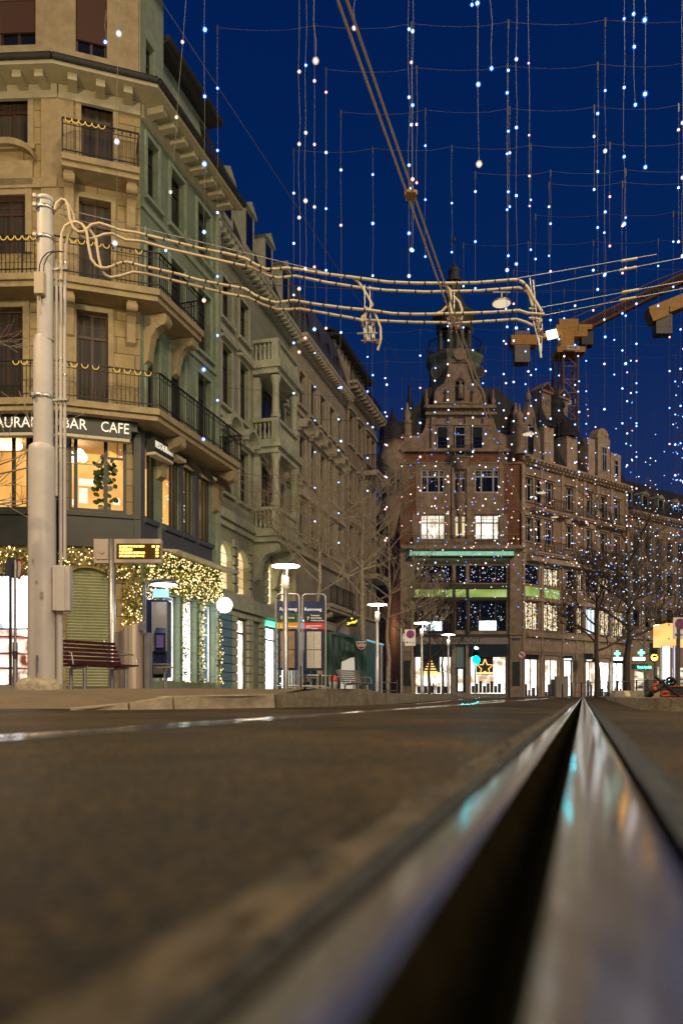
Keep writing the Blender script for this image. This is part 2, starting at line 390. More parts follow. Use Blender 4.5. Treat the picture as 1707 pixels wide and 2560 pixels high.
joint('road_joint', -1.0512, -1.084 + .0, M_kerbgap, 0.003, 4, '')
joint('road_joint', -1.2262, -1.190, M_kerbgap, 0.003, 5, '')

# raised pavement on the left: edge line, its height, and the rise towards the buildings
EDGE = [(-3.2, 4.22), (-2.0, 4.30), (-1.39, 4.45), (-1.02, 4.8), (-.57, 5.3), (-.3, 5.85), (.05, 6.6), (.5, 8), (1.25, 12), (2.05, 16), (3.3, 23), (3.65, 25), (4.0, 27), (6.2, 36), (8.4, 48), (9.2, 56)]
EZ = [(4.2, .002), (4.45, .005), (4.8, .070), (5.45, .078), (5.9, .128), (7.0, .135), (7.7, .10), (24, .115), (26, .03), (60, .03)]
def lerp(T, x, i=0, j=1):
    if x <= T[0][i]: return T[0][j]
    for q in range(len(T) - 1):
        if x <= T[q + 1][i]:
            t = (x - T[q][i]) / (T[q + 1][i] - T[q][i]); return T[q][j] + t * (T[q + 1][j] - T[q][j])
    return T[-1][j]
def edge_x(y): return lerp(EDGE, y, 1, 0)
def zs(x, y):
    """height of the ground at a point left of the tracks"""
    if y < 4.2: return 0.0
    lat = edge_x(max(y, 4.6)) - x
    if lat < -0.05: return 0.0
    g = min(1, max(0, (y - 4.22) / 6.0))
    return lerp(EZ, y) * (1 if lat < 1.5 or y > 9 else max(0.0, min(1, 1 - (lat - 1.5) / 3) * (1 - g) + g)) + g * (0.010 * min(max(lat, 0), 6) + 0.034 * min(max(0, lat - 6), 5))
ys = [4.22, 4.30, 4.38, 4.45, 4.55, 4.65, 4.8, 4.9, 5.0, 5.2, 5.45, 5.7, 5.9, 6.2, 6.6, 7.0, 7.35, 7.7, 8.5, 10, 12, 14, 16, 18, 20, 22, 23.5, 24, 25, 26, 28, 31, 36, 42, 48, 56, 60]
ls = [0, .18, .6, 1, 1.5, 2, 2.5, 3, 3.6, 4.5, 6, 7, 8.5, 11, 15, 25, 60]
mb = MB(); vs = []
for y in ys:
    for l in ls:
        x = edge_x(max(y, 4.22)) - l; vs.append((x, y, zs(x, y) + 0.004))
nl = len(ls)
mb.add(vs, [(i * nl + j, (i + 1) * nl + j, (i + 1) * nl + j + 1, i * nl + j + 1) for i in range(len(ys) - 1) for j in range(nl - 1)], 0, True)
pv = mb.build('pavement', [M_pave]); tag(pv, kind='structure')
# kerb stones along the edge
mb = MB(); rnd = random.Random(5)
ky = [4.22 + 0.0]; y = 4.6
kp = []
t = 0
pts = [Vector((edge_x(q), q, 0)) for q in [4.42, 4.6, 4.8] + [5.0 + 0.25 * i for i in range(200)] if q < 56]
km = []
i = 0
while i < len(pts) - 3:
    n = 1 if pts[i].y < 4.7 else (3 if pts[i].y < 12 else 6)
    a, b = pts[i], pts[min(i + n, len(pts) - 1)]
    za, zb = lerp(EZ, a.y) + .008, lerp(EZ, b.y) + .008
    d = (b - a).normalized(); nn = Vector((d.y, -d.x, 0)); a2 = a + d * 0.006; b2 = b - d * 0.006; w = .16
    up = Vector((0, 0, 1))
    km = 1 if a.y < 4.9 else 0
    mb.hexa([a2 - nn * w - up * .1, a2 + nn * .03 - up * .1, b2 + nn * .03 - up * .1, b2 - nn * w - up * .1,
             a2 - nn * w + up * za, a2 + nn * .012 + up * za, b2 + nn * .012 + up * zb, b2 - nn * w + up * zb], km)
    i += n
kb = mb.build('kerb', [M_kerb, M_kerbpale]); tag(kb, kind='structure')
# pale flush stone line across the pavement where the platform ramp begins
mb = MB()
q0, q1 = Vector((-1.35, 4.62, 0)), Vector((-0.62, 9.2, 0))
q = [Vector((-.66, 5.35, 0)), Vector((-.57, 5.35, 0)), Vector((-.30, 8.9, 0)), Vector((-.55, 8.9, 0))]
mb.add([p + UP * (zs(p.x, p.y) + .014) for p in q], [(0, 1, 2, 3)])
if 0: mb.add([p + UP * (zs(p.x, p.y) + .012) for p in [Vector((-3.1, 4.36, 0)), Vector((-2.0, 4.42, 0)), Vector((-1.35, 4.7, 0)), Vector((-.95, 5.05, 0)), Vector((-1.05, 5.12, 0)), Vector((-1.45, 4.82, 0)), Vector((-2.0, 4.5, 0)), Vector((-3.1, 4.44, 0))]], [tuple(range(8))])
tag(mb.build('pavement_stone_line', M_kerbpale), kind='structure')
# smooth gutter line at the foot of the pavement and a rail curving off towards the crossing
M_gut = pmat('smooth gutter stones', (0.20, 0.17, 0.13), 0.22, 0, 0.3, 10, 0.3, 30)
mb = MB()
gl = [(-12, 4.12), (-3.2, 4.12), (-2.0, 4.24), (-1.25, 4.38), (-.86, 4.72), (-.42, 5.2), (.2, 6.5)]
vs = []
for x, y in gl: vs += [(x, y, .004), (x + .02, y - .09, .004)]
mb.add(vs, [(2 * j, 2 * j + 1, 2 * j + 3, 2 * j + 2) for j in range(len(gl) - 1)])
tag(mb.build('gutter', M_gut), kind='structure')
def flat_rail(pl, w, label):
    mb = MB(); vs = []
    for i, (x, y) in enumerate(pl):
        a = Vector(pl[max(i - 1, 0)]); b = Vector(pl[min(i + 1, len(pl) - 1)]); d = (b - a).normalized(); nn = Vector((d.y, -d.x))
        vs += [(x - nn.x * w, y - nn.y * w, .005), (x + nn.x * w, y + nn.y * w, .005)]
        vs += [(x - nn.x * w, y - nn.y * w, -.03), (x + nn.x * w, y + nn.y * w, -.03)]
    mb.add(vs, [f for j in range(len(pl) - 1) for f in ((4 * j, 4 * j + 1, 4 * j + 5, 4 * j + 4), (4 * j + 1, 4 * j + 3, 4 * j + 7, 4 * j + 5), (4 * j + 2, 4 * j, 4 * j + 4, 4 * j + 6))])
    return tag(mb.build('tram_rail', [M_rail2]), label, 'rail', 'rails of the tram track')
flat_rail([(.30, 6.4), (.72, 7.6), (1.2, 10), (2.1, 15), (3.9, 24), (6.8, 36), (11, 50), (17, 62)], .035, 'thin bright rail curving along the kerb of the left platform')
flat_rail([(1.6, 9.5), (2.5, 13), (4.6, 20), (8.6, 31), (14, 43), (22, 55)], .035, 'bright rail curving off to the right in the middle of the road')

# traffic island on the right with its concrete kerb
mb = MB()
out = [Vector((22, 3.7, 0)), Vector((2.6, 3.85, 0)), Vector((1.86, 3.98, 0)), Vector((1.72, 4.15, 0)), Vector((1.71, 4.55, 0)), Vector((2.15, 5.95, 0)), Vector((3.26, 9.4, 0)), Vector((5.65, 17, 0)), Vector((8.7, 26, 0)), Vector((9.6, 27, 0)), Vector((22, 27, 0))]
top = [p + UP * .064 for p in out]; lip = [p + Vector((.03, .02, .067)) for p in out]
mb.add(top, [tuple(range(len(top)))])
base = [p + Vector((-.012, -.012, -.05)) for p in out]
n = len(out)
mb.add(top + base, [(j, (j + 1) % n, (j + 1) % n + n, j + n) for j in range(n)], 1)
tag(mb.build('traffic_island', [M_pave, M_kerb]), kind='structure')
mb = MB()
for i in range(1, 8):
    a, b = out[i], out[i + 1]; d = b - a; L = d.length; k = max(1, int(L / .8)); d.normalize(); nn = Vector((d.y, -d.x, 0))
    if nn.dot(Vector((1, 0, 0))) < 0: nn = -nn
    for q in range(k):
        p0 = a + d * (L * q / k + .004); p1 = a + d * (L * (q + 1) / k - .004); o = -nn * .006
        mb.hexa([p0 + o - UP * .04, p0 + nn * .14 - UP * .04, p1 + nn * .14 - UP * .04, p1 + o - UP * .04,
                 p0 + o + UP * .069, p0 + nn * .14 + UP * .069, p1 + nn * .14 + UP * .069, p1 + o + UP * .069])
tag(mb.build('traffic_island_kerb', [M_kerb]), kind='structure')

# ------------------------------------------------------------------ building tools
def window(fr, box, parent, depth=0.22, frame=None, pane=None, mull=1, transom=0.0, label=None, fw=0.07, grid=0, name='window', vm=None):
    """frame with mullions, and its pane as a sub-part"""
    a0, a1, z0, z1 = box; frame = frame or M_brownwood; pane = pane or M_glass
    mb = MB(); o = -depth; t = 0.06
    def B(x0, x1, y0, y1, d=t): fr.box(mb, x0, x1, y0, y1, o, o + d)
    B(a0, a0 + fw, z0, z1); B(a1 - fw, a1, z0, z1); B(a0 + fw, a1 - fw, z0, z0 + fw); B(a0 + fw, a1 - fw, z1 - fw, z1)
    zt = z1 - fw
    if transom:
        zt = z1 - transom * (z1 - z0); B(a0 + fw, a1 - fw, zt - fw * .6, zt + fw * .6, t * .9)
    ms = vm if vm is not None else [(i + 1) / (mull + 1) for i in range(mull)]
    for q in ms:
        x = a0 + (a1 - a0) * q; B(x - fw * .55, x + fw * .55, z0 + fw, z1 - fw, t * .8)
    if grid:
        for i in range(1, grid):
            x = a0 + (a1 - a0) * i / grid
            B(x - .012, x + .012, zt, z1 - fw, t * .6)
        B(a0 + fw, a1 - fw, (zt + z1 - fw) / 2 - .012, (zt + z1 - fw) / 2 + .012, t * .55)
    w = mb.build(name, frame, parent)
    if label: w['label'] = label
    mp = MB(); fr.quad(mp, a0 + .004, a1 - .004, z0 + .004, z1 - .004, o + 0.015); mp.build('pane', pane, w)
    return w
def surround(mb, fr, box, w=.14, o=.05, sill=.12, head='flat', mi=0):
    a0, a1, z0, z1 = box
    fr.box(mb, a0 - w, a0 - .003, z0, z1 + w, 0.002, o, mi); fr.box(mb, a1 + .003, a1 + w, z0, z1 + w, 0.002, o, mi)
    fr.box(mb, a0 - .003, a1 + .003, z1 + .003, z1 + w, 0.002, o - .004, mi)
    if sill: fr.box(mb, a0 - w - .06, a1 + w + .06, z0 - sill, z0 - .002, 0.002, o + .08, mi)
    zc = z1 + w
    if head in ('flat', 'ped', 'arch'): fr.box(mb, a0 - w - .1, a1 + w + .1, zc + .003, zc + .12, .002, o + .16, mi)
    c = (a0 + a1) / 2; hw = (a1 - a0) / 2 + w + .12; zb = zc + .13
    if head == 'ped':
        mb.prism([fr.pt(c - hw, zb, .002), fr.pt(c + hw, zb, .002), fr.pt(c, zb + hw * .55, .002)], fr.n * (o + .14), mi)
    if head == 'arch':
        N = 10
        outer = [fr.pt(c + hw * math.cos(math.pi * i / N), zb + hw * .85 * math.sin(math.pi * i / N), .002) for i in range(N + 1)]
        inner = [fr.pt(c + (hw - .16) * math.cos(math.pi * i / N), zb + (hw - .16) * .85 * math.sin(math.pi * i / N), .002) for i in range(N + 1)]
        for i in range(N):
            a, b, cc, d = outer[i], outer[i + 1], inner[i + 1], inner[i]; v = fr.n * (o + .42)
            mb.hexa([d, a, a + v, d + v, cc, b, b + v, cc + v], mi)
        mb.prism([fr.pt(c + (hw - .16) * math.cos(math.pi * i / N), zb + (hw - .16) * .85 * math.sin(math.pi * i / N), .002) for i in range(N + 1)], fr.n * .05, mi)
def cornice(mb, fr, a0, a1, z, depth=.8, h=.35, brackets=.55, mi=0, bd=.6, bh=.22):
    fr.box(mb, a0, a1, z - h * .35, z, .0, depth, mi); fr.box(mb, a0, a1, z - h, z - h * .35 - .002, .002, depth * .35, mi)
    if brackets:
        n = max(1, int((a1 - a0) / brackets))
        for i in range(n):
            c = a0 + (a1 - a0) * (i + .5) / n
            fr.box(mb, c - .09, c + .09, z - h * .35 - bh, z - h * .35 - .003, depth * .35 + .002, depth * .35 + bd * depth, mi)
def band(mb, fr, a0, a1, z, h=.18, o=.08, mi=0): fr.box(mb, a0, a1, z, z + h, .002, o, mi)
def roof(mb, pts, mi=0):                     # thick slab from 4 points
    d = Vector((0, 0, -.12)); p = [Vector(q) for q in pts]
    mb.hexa([q + d for q in p] + p, mi)
def railing(path, z, h, parent, name='railing', step=.12, mat=None, posts=1.2, tilt=0, belly=True):
    mb = MB()
    for i in range(len(path) - 1):
        a, b = Vector((*path[i], 0)), Vector((*path[i + 1], 0)); d = b - a; L = d.length
        if L < .05: continue
        d.normalize(); n = max(1, round(L / step))
        rz = math.atan2(d.y, d.x)
        for zz, t in ((z + h, .045), (z + h - .16, .02), (z + .10, .03)):
            mb.box((a + b) / 2 + UP * zz, (L, t, t * .8), rz)
        for k in range(n + 1):
            p = a + d * (L * k / n); big = k % max(1, round(posts / step)) == 0
            t = .035 if big else .014
            mb.box(p + UP * (z + h / 2), (t, t, h), rz)
            if not big and k % 2 == 0: mb.box(p + UP * (z + h - .08), (.06, .012, .06), rz)
    return mb.build(name, mat or M_iron, parent)
def slab(path, inner, z, t, parent, mat, name='balcony_slab'):
    """balcony floor between the wall points and the outer points"""
    mb = MB(); n = len(path)
    for (g, dz0, dz1) in ((0.0, -t * .55, 0), (.10, -t, -t * .55 - .002)):
        for i in range(n - 1):
            o0, o1, i0, i1 = [Vector((*q, 0)) for q in (path[i], path[i + 1], inner[i], inner[i + 1])]
            o0b, o1b = o0 + (i0 - o0).normalized() * g, o1 + (i1 - o1).normalized() * g
            mb.hexa([i0 + UP * (z + dz0), o0b + UP * (z + dz0), o1b + UP * (z + dz0), i1 + UP * (z + dz0),
                     i0 + UP * (z + dz1), o0b + UP * (z + dz1), o1b + UP * (z + dz1), i1 + UP * (z + dz1)])
    return mb.build(name, mat, parent)
def console(mb, fr, a, z, w=.3, d=.8, h=1.0, mi=0):
    """scroll bracket"""
    mb.cut()
    prof = [(0, 0), (d, 0), (d * 1.02, -.14 * h), (d * .86, -.24 * h), (d * .55, -.30 * h), (d * .36, -.45 * h), (d * .25, -.7 * h), (d * .2, -h * .92), (0.0, -h)]
    mb.prism([fr.pt(a - w / 2, z + q, p + .003) for p, q in prof], fr.d * w, mi)
    c = fr.pt(a - w / 2 - .03, z - .14 * h, d * .84)
    mb.tube([c, c + fr.d * (w + .06)], .12 * h, 10, mi)
def xy(p): return (p.x, p.y)

# ------------------------------------------------------------------ corner building with the restaurant
L1 = Fr(-17.5, 24.05, -8.4, 23.66); C1 = Fr(-8.4, 23.66, -6.16, 24.4); S1 = Fr(-6.16, 24.4, -4.59, 29.6)
m_l = ashlar('warm sandstone ashlar left', (0.39, 0.305, 0.155), L1.ang, 1.1, .5, .022, .5, .10)
m_c = ashlar('warm sandstone ashlar corner', (0.39, 0.305, 0.155), C1.ang, 1.1, .5, .022, .5, .10)
m_s = ashlar('side stone tinted by green light', (0.245, 0.315, 0.22), S1.ang, 1.6, .8, .016, .7, .05)  # greenish side light is mixed into this stone colour
M_trim = pmat('sandstone trim', (0.36, 0.29, 0.165), 0.85, 0, 0.22, 3.0, 0.3, 14)
M_trims = pmat('side trim tinted by green light', (0.28, 0.34, 0.245), 0.85, 0, 0.2, 3.0, 0.3, 14)  # trim colour holds the same greenish side light
M_soffit = pmat('pale painted eaves', (0.44, 0.40, 0.27), 0.8, 0, 0.1, 3)
B1 = thing('corner_building', 'pale stone corner building with iron balconies above a restaurant, left edge', 'building', (-8, 26, 0))
EAVE = 18.35
def mkwin(fr, u0, v0, u1, v1): return fr.rect(u0, v0, u1, v1)
cw = [mkwin(C1, 204, 246, 283, 432), mkwin(C1, 198, 500, 278, 722), mkwin(C1, 192, 780, 271, 1010)]
ca = mkwin(C1, 190, -25, 268, 134)
lw = [mkwin(L1, -12, 238, 72, 366), mkwin(L1, -20, 490, 66, 634), mkwin(L1, -30, 770, 60, 1010)]
la = mkwin(L1, -6, -10, 88, 109)
def shift(b, d): return (b[0] - d, b[1] - d, b[2], b[3])
lw2 = [shift(b, 2.6) for b in lw]
sw = []
for (u0, u1) in ((367, 396), (426, 461), (493, 527)):
    a0, a1 = S1.au(u0), S1.au(u1)
    for z0, z1 in ((15.6, 17.5), (12.3, 14.5), (8.9, 11.5)): sw.append((a0, a1, z0, z1))
ZM0, ZM1 = 5.62, 7.92                          # restaurant windows
lm = [L1.rect(-60, 1086, 75, 1262), (L1.au(80), L1.L - .28, ZM0, ZM1)]
lm = [(x[0], x[1], ZM0, ZM1) for x in lm]
cm = [(0.28, C1.au(322) - .06, ZM0, ZM1)]
sm = [(S1.au(a), S1.au(b), ZM0, ZM1 - .05) for a, b in ((357, 387), (407, 446), (453, 480), (491, 524))]
shopL = [(L1.au(-60), L1.au(70), .35, 3.75)]
shutter = (C1.au(165), C1.au(276), -.1, 3.95)
sg = [(S1.au(a), S1.au(b), .55, 3.42) for a, b in ((357, 398), (408, 450), (458, 492), (499, 538))]
mb = MB(); wall(L1, 0, L1.L, -.3, EAVE, lw + lw2 + lm + shopL, mb)
mb.build('wall', m_l, B1)
mb = MB(); wall(C1, 0, C1.L, -.3, EAVE, cw + cm + [shutter], mb)
mb.build('wall', m_c, B1)
mb = MB(); wall(S1, 0, S1.L, -.3, EAVE, sw + sm + sg, mb)
p = S1.pt(S1.L, 0)
mb.add([p - UP * .3, p - S1.n * 6 - UP * .3, p - S1.n * 6 + UP * EAVE, p + UP * EAVE], [(0, 1, 2, 3)])
mb.build('wall', m_s, B1)
for b in cw: window(C1, b, B1, .24, M_brownwood, M_glass2, 1, .26, grid=4)
for b in lw + lw2: window(L1, b, B1, .24, M_brownwood, M_glass2, 1, .26, grid=4)
for b in sw: window(S1, b, B1, .26, M_dark, M_glass, 1 if b[1] - b[0] > .9 else 0, .26)
# trims
mb = MB()
for b in cw: surround(mb, C1, b, .16, .05, 0, 'none')
for b in lw[:1] + lw2[:1]: surround(mb, L1, b, .18, .06, .16, 'none')
for b in lw[1:] + lw2[1:]: surround(mb, L1, b, .2, .07, 0, 'none')
for b in (lw[1], lw2[1]):
    N = 12; c = (b[0] + b[1]) / 2; hw = (b[1] - b[0]) / 2 + .35
    for i in range(N):
        f = lambda t: (c - hw + 2 * hw * t, b[3] + .95 + .42 * math.sin(math.pi * t) ** .6)
        (x0, y0), (x1, y1) = f(i / N), f((i + 1) / N)
        mb.hexa([L1.pt(x0, y0, .003), L1.pt(x0, y0, .3), L1.pt(x1, y1, .3), L1.pt(x1, y1, .003), L1.pt(x0, y0 + .16, .003), L1.pt(x0, y0 + .16, .34), L1.pt(x1, y1 + .16, .34), L1.pt(x1, y1 + .16, .003)])
    L1.box(mb, c - hw + .1, c + hw - .1, b[3] + .25, b[3] + .97, .003, .12)
band(mb, L1, 0, L1.L, 15.15, .28, .12); band(mb, C1, 0, .35, 15.15, .28, .12)
# corner pilasters
L1.box(mb, L1.L - .5, L1.L + .02, 8.7, EAVE - .4, .003, .07); C1.box(mb, -.02, .42, 8.7, EAVE - .4, .003, .07)
mb.build('stone_trim', M_trim, B1)
mb = MB()
for b in sw: surround(mb, S1, b, .12, .05, .12, 'none')
for q in (11.9, 15.1): band(mb, S1, 0, S1.L, q, .16, .07)
S1.box(mb, S1.L - .22, S1.L, -.3, EAVE - .5, .003, .12)
for q in (3.35, ): S1.box(mb, 1.9, 2.0, 0, .1, 0, .1)
mb.build('stone_trim', M_trims, B1)
# eaves, gutter and tile skirt
mb = MB()
def eave(fr, a0, a1, mb, e0=0, e1=0):
    d = .86
    p = [fr.pt(a0, EAVE, 0), fr.pt(a0 - e0, EAVE, d), fr.pt(a1 + e1, EAVE, d), fr.pt(a1, EAVE, 0)]
    mb.hexa([q - UP * .14 for q in p] + [q + UP * .04 for q in p])
    fr.box(mb, a0, a1, EAVE - .55, EAVE - .15, .003, .12)
    n = int((a1 - a0) / .62)
    for i in range(n):
        c = a0 + (a1 - a0) * (i + .5) / n
        fr.box(mb, c - .13, c + .13, EAVE - .34, EAVE - .143, .122, .66)
t1 = .86 * math.tan((C1.ang - L1.ang) / 2); t2 = .86 * math.tan((S1.ang - C1.ang) / 2)
eave(L1, 0, L1.L, mb, 0, t1); eave(C1, 0, C1.L, mb, t1, t2); eave(S1, 0, S1.L + .1, mb, t2, 0.3)
mb.build('eaves', M_soffit, B1)
mb = MB()
def gut(fr, a0, a1, z, d, r, mb, e0, e1):
    mb.tube([fr.pt(a0 - e0, z, d), fr.pt(a1 + e1, z, d)], r, 8)
for fr, e0, e1, s in ((L1, 0, t1, 0), (C1, t1, t2, 0), (S1, t2, .3, .1)):
    gut(fr, 0, fr.L + s, EAVE + .05, .90, .10, mb, e0, e1)
    d0, d1 = .95, .10
    mb.add([fr.pt(-e0 * 1.05, EAVE + .08, d0), fr.pt(fr.L + e1 * 1.05, EAVE + .08, d0), fr.pt(fr.L + .0, EAVE + .62, d1), fr.pt(0, EAVE + .62, d1)], [(0, 1, 2, 3)])
mb.build('gutter', M_slate, B1)
# attic storey
AT = 21.3
mb = MB()
wall(L1, 0, L1.L, EAVE + .05, 22.6, [la, shift(la, 2.6)], mb, o=-.05); wall(C1, 0, C1.L, EAVE + .05, 22.6, [ca], mb, o=-.05)
mb.build('attic_wall', M_trim, B1); mb = MB()
wall(S1, 0, 1.5, EAVE + .05, 22.6, [(.42, .95, 18.75, 20.6)], mb, o=-.05)
wall(S1, 1.5, S1.L, EAVE + .05, AT, [], mb, o=-.45)
mb.build('attic_wall', M_trims, B1)
mb = MB()
for fr, b in ((L1, la), (L1, shift(la, 2.6)), (C1, ca)):
    mb2 = MB(); fr.box(mb2, b[0] + .02, b[1] - .02, b[2] + .45, b[3], -.2, -.14)
    w = window(fr, b, B1, .26, M_brownwood, M_glass, 1, 0); mb2.build('roller_blind', pmat('dark red blind', (0.075, 0.035, 0.022), .8), w)
window(S1, (.42, .95, 18.75, 20.6), B1, .3, M_dark, M_glass, 0, .3)
S1.box(mb, 1.5, S1.L + .1, AT, AT + .16, -.5, .05); gut(S1, 1.5, S1.L + .1, AT + .12, .1, .11, mb, 0, 0)
p = [S1.pt(1.5, AT + .17, 0), S1.pt(S1.L + .1, AT + .17, 0), S1.pt(S1.L + .1, AT + 1.6, -2), S1.pt(1.5, AT + 1.6, -2)]
roof(mb, p)
p = [S1.pt(0, 22.7, .6), S1.pt(1.6, 22.7, .6), S1.pt(1.6, 24.4, -2), S1.pt(0, 24.4, -2)]; roof(mb, p)
p = [S1.pt(S1.L - .6, EAVE + .1, .8), S1.pt(S1.L + .1, EAVE + .1, .8), S1.pt(S1.L + .1, AT, -.5), S1.pt(S1.L - .6, AT, -.5)]; roof(mb, p)
mb.build('roof', M_slate, B1)
# balconies
def off(fr, a, o): return xy(fr.pt(a, 0, o))
def balcony(parent, outer, inner, z, th, cons, rail_h=1.02, mat=M_trim, rz0=None):
    sl = slab(outer, inner, z, th, parent, mat, 'balcony_slab')
    railing([tuple(Vector(q) + (Vector(w) - Vector(q)).normalized() * .06) for q, w in zip(outer, inner)] if len(outer) < 3 else outer, z, rail_h, parent)
    return sl
o = .95
tA, tB = o * math.tan((C1.ang - L1.ang) / 2), o * math.tan((S1.ang - C1.ang) / 2)
z1 = 8.62
outer = [off(L1, 0, o), off(L1, L1.L + tA, o), off(C1, C1.L + tB - .0, o), off(S1, S1.L - .05, o), off(S1, S1.L - .05, .02)]
inner = [off(L1, 0, 0), off(L1, L1.L, 0), off(C1, C1.L, 0), off(S1, S1.L - .06, 0), off(S1, S1.L - .06, 0)]
slab(outer[:4], inner[:4], z1, .34, B1, M_trim); railing(outer, z1, 1.05, B1)
z2 = 12.18; aE = S1.au(446)
outer = [off(L1, 0, o), off(L1, L1.L + tA, o), off(C1, C1.L + tB, o), off(S1, aE, o), off(S1, aE, .02)]
inner = [off(L1, 0, 0), off(L1, L1.L, 0), off(C1, C1.L, 0), off(S1, aE, 0), off(S1, aE, 0)]
slab(outer[:4], inner[:4], z2, .34, B1, M_trim); railing(outer, z2, 1.05, B1)
z3 = 15.72
outer = [off(C1, .12, .02), off(C1, .12, .85), off(C1, C1.L - .1, .85), off(C1, C1.L - .1, .02)]
slab([off(C1, .1, .88), off(C1, C1.L - .08, .88)], [off(C1, .1, 0), off(C1, C1.L - .08, 0)], z3, .32, B1, M_trim); railing(outer, z3, 1.0, B1)
mb = MB()
for a in (.3, C1.L - .28): console(mb, C1, a, z3 - .33, .26, .62, 1.15); console(mb, C1, a, z2 - .35, .26, .7, 1.1)
console(mb, S1, .35, z2 - .35, .3, .75, 1.5); console(mb, S1, aE - .3, z2 - .35, .3, .75, 1.2)
console(mb, S1, S1.au(398), z1 - .35, .36, .85, 1.3); console(mb, S1, S1.L - .35, z1 - .35, .34, .85, 1.5)
mb.build('console', M_trim, B1)
# small hanging yellow garlands on the railings
M_gold = emat('golden garland', (1, .62, .10), .55, False, (.5, .3, .05))
mb = MB(); rnd = random.Random(3)
def gold(fr, a0, a1, z, o, n):
    for i in range(n):
        a = a0 + (a1 - a0) * (i + .5) / n
        if rnd.random() < .25: continue
        mb.tube([fr.pt(a + .09 * math.cos(t), z - .10 * math.sin(t) * 1.1, o + .05) for t in [math.pi * k / 6 for k in range(7)]], .014, 4)
gold(L1, L1.L - 2.6, L1.L, z1 + 1.02, o, 11); gold(C1, 0, C1.L + .3, z1 + 1.02, o, 9)
gold(L1, L1.L - 2.6, L1.L, z2 + 1.02, o, 12); gold(C1, .3, C1.L, z2 + 1.02, o, 9); gold(C1, .2, 1.3, z3 + .98, .86, 6)
mb.build('railing_garland', M_gold, B1)

# restaurant storey: dark joinery, fascia with lettering, windows and the lit room behind
mb = MB()
for fr, e in ((L1, 0), (C1, 0)):
    fr.box(mb, 0, fr.L, 4.55, ZM0 - .16, .003, .10); fr.box(mb, 0, fr.L, ZM0 - .158, ZM0 - .04, .003, .16)
    fr.box(mb, 0, fr.L, 7.98, 8.26, .003, .12)
    fr.box(mb, .05, fr.L - .05, ZM1 + .32 - .18, 8.26 + .02, .12, .20)
L1.box(mb, L1.au(76), L1.au(79) + .02, ZM0 - .04, 8.0, .003, .12)
for a in (.0, C1.L - .2): C1.box(mb, a, a + .22, 4.0, 8.0, .003, .13)
L1.box(mb, L1.L - .22, L1.L, 4.0, 8.0, .003, .13)
mb.build('restaurant_front', M_green, B1)
mb = MB(); ss = [.0] + [b for w in sm for b in w[:2]]
S1.box(mb, .0, sm[0][0] - .02, 4.8, 8.2, .003, .10)
S1.box(mb, sm[1][1] + .01, sm[2][0] - .01, 4.8, 8.1, .003, .11); S1.box(mb, sm[2][1] + .01, sm[3][0] - .01, 4.8, 8.1, .003, .11)
for w in sm:
    S1.box(mb, w[0] - .05, w[1] + .05, 4.8, ZM0 - .2, .003, .08); S1.box(mb, w[0] - .05, w[1] + .05, ZM0 - .198, ZM0 - .05, .003, .17)
mb.build('restaurant_front', pmat('blue grey panels', (.075, .085, .105), .5, 0, .1, 3), B1)
fas = MB()
L1.box(fas, L1.L - 6.5, L1.L - .02, 8.02 - .04, 8.60 - .36, .2, .36); C1.box(fas, .02, C1.au(325), 7.98, 8.24, .2, .36)
fas = MB()
L1.box(fas, 1, L1.L + .05, 8.00, 8.27, .21, .50); C1.box(fas, -.05, C1.L - .12, 8.00, 8.27, .21, .50)
for fr, a0, a1 in ((L1, 1, L1.L + .04), (C1, -.04, C1.L - .25)):
    p = [fr.pt(a0, 7.62 + .42, .2), fr.pt(a0, 8.04, .52), fr.pt(a1, 8.04, .52), fr.pt(a1, 8.04, .2)]
S1.box(fas, S1.au(357), S1.au(405), 7.58, 8.05, .12, .42)
fs = MB()
L1.box(fs, 1, L1.L + .1, 7.75, 8.27, .51, .56); C1.box(fs, .1, C1.L - .3, 7.75, 8.27, .51, .56)
fo = fs.build('fascia_board', M_green, B1); fas.build('canopy_box', M_green, B1)
mb = MB(); L1.box(mb, 1, L1.L + .06, 7.66, 7.745, .34, .56); C1.box(mb, .0, C1.L - .34, 7.66, 7.745, .34, .56); S1.box(mb, S1.au(357), S1.au(403), 7.50, 7.575, .15, .44)
for w in sm[1:]: S1.box(mb, w[0], w[1], ZM1 - .05, ZM1 + .05, .02, .3)
mb.build('awning_roll', pmat('cream awning', (.62, .58, .44), .7), B1)
M_let = emat('pale lettering', (1, .93, .75), .62, False, (.7, .68, .6))
def L_text(fr, uc, z, body, size, o, **k): return text(fr.pt(fr.au(uc, o), z, o + .012), fr.d, UP, body, size, M_let, fo, **k)
hC = .46
L_text(L1, 20, 8.02, 'RESTAURANT', .44, .565, sx=.89)
L_text(C1, 187, 8.02, 'BAR', .44, .565, sx=.86); L_text(C1, 288, 8.02, 'CAFE', .44, .565, sx=.80)
text(S1.pt((S1.au(357) + S1.au(405)) / 2, 7.82, .425), S1.d, UP, 'RESTAURANT', .29, M_let, fo, sx=.62)
# curved half awnings over the side windows
mb = MB()
for w in sm[1:]:
    mb.cut(); c = w[1] + .02
    for i in range(6):
        t0, t1 = i / 6 * math.pi / 2, (i + 1) / 6 * math.pi / 2
        r = .75
        mb.add([S1.pt(c, 8.1 - r + r * math.sin(t0) - .0, .1 + r * math.cos(t0)), S1.pt(c + .03, 8.1 - r + r * math.sin(t1), .1 + r * math.cos(t1)), S1.pt(c + .03, 8.0, .1), S1.pt(c, 8.0, .1)], [(0, 1, 2, 3)])
mb.build('awning', M_dark, B1)
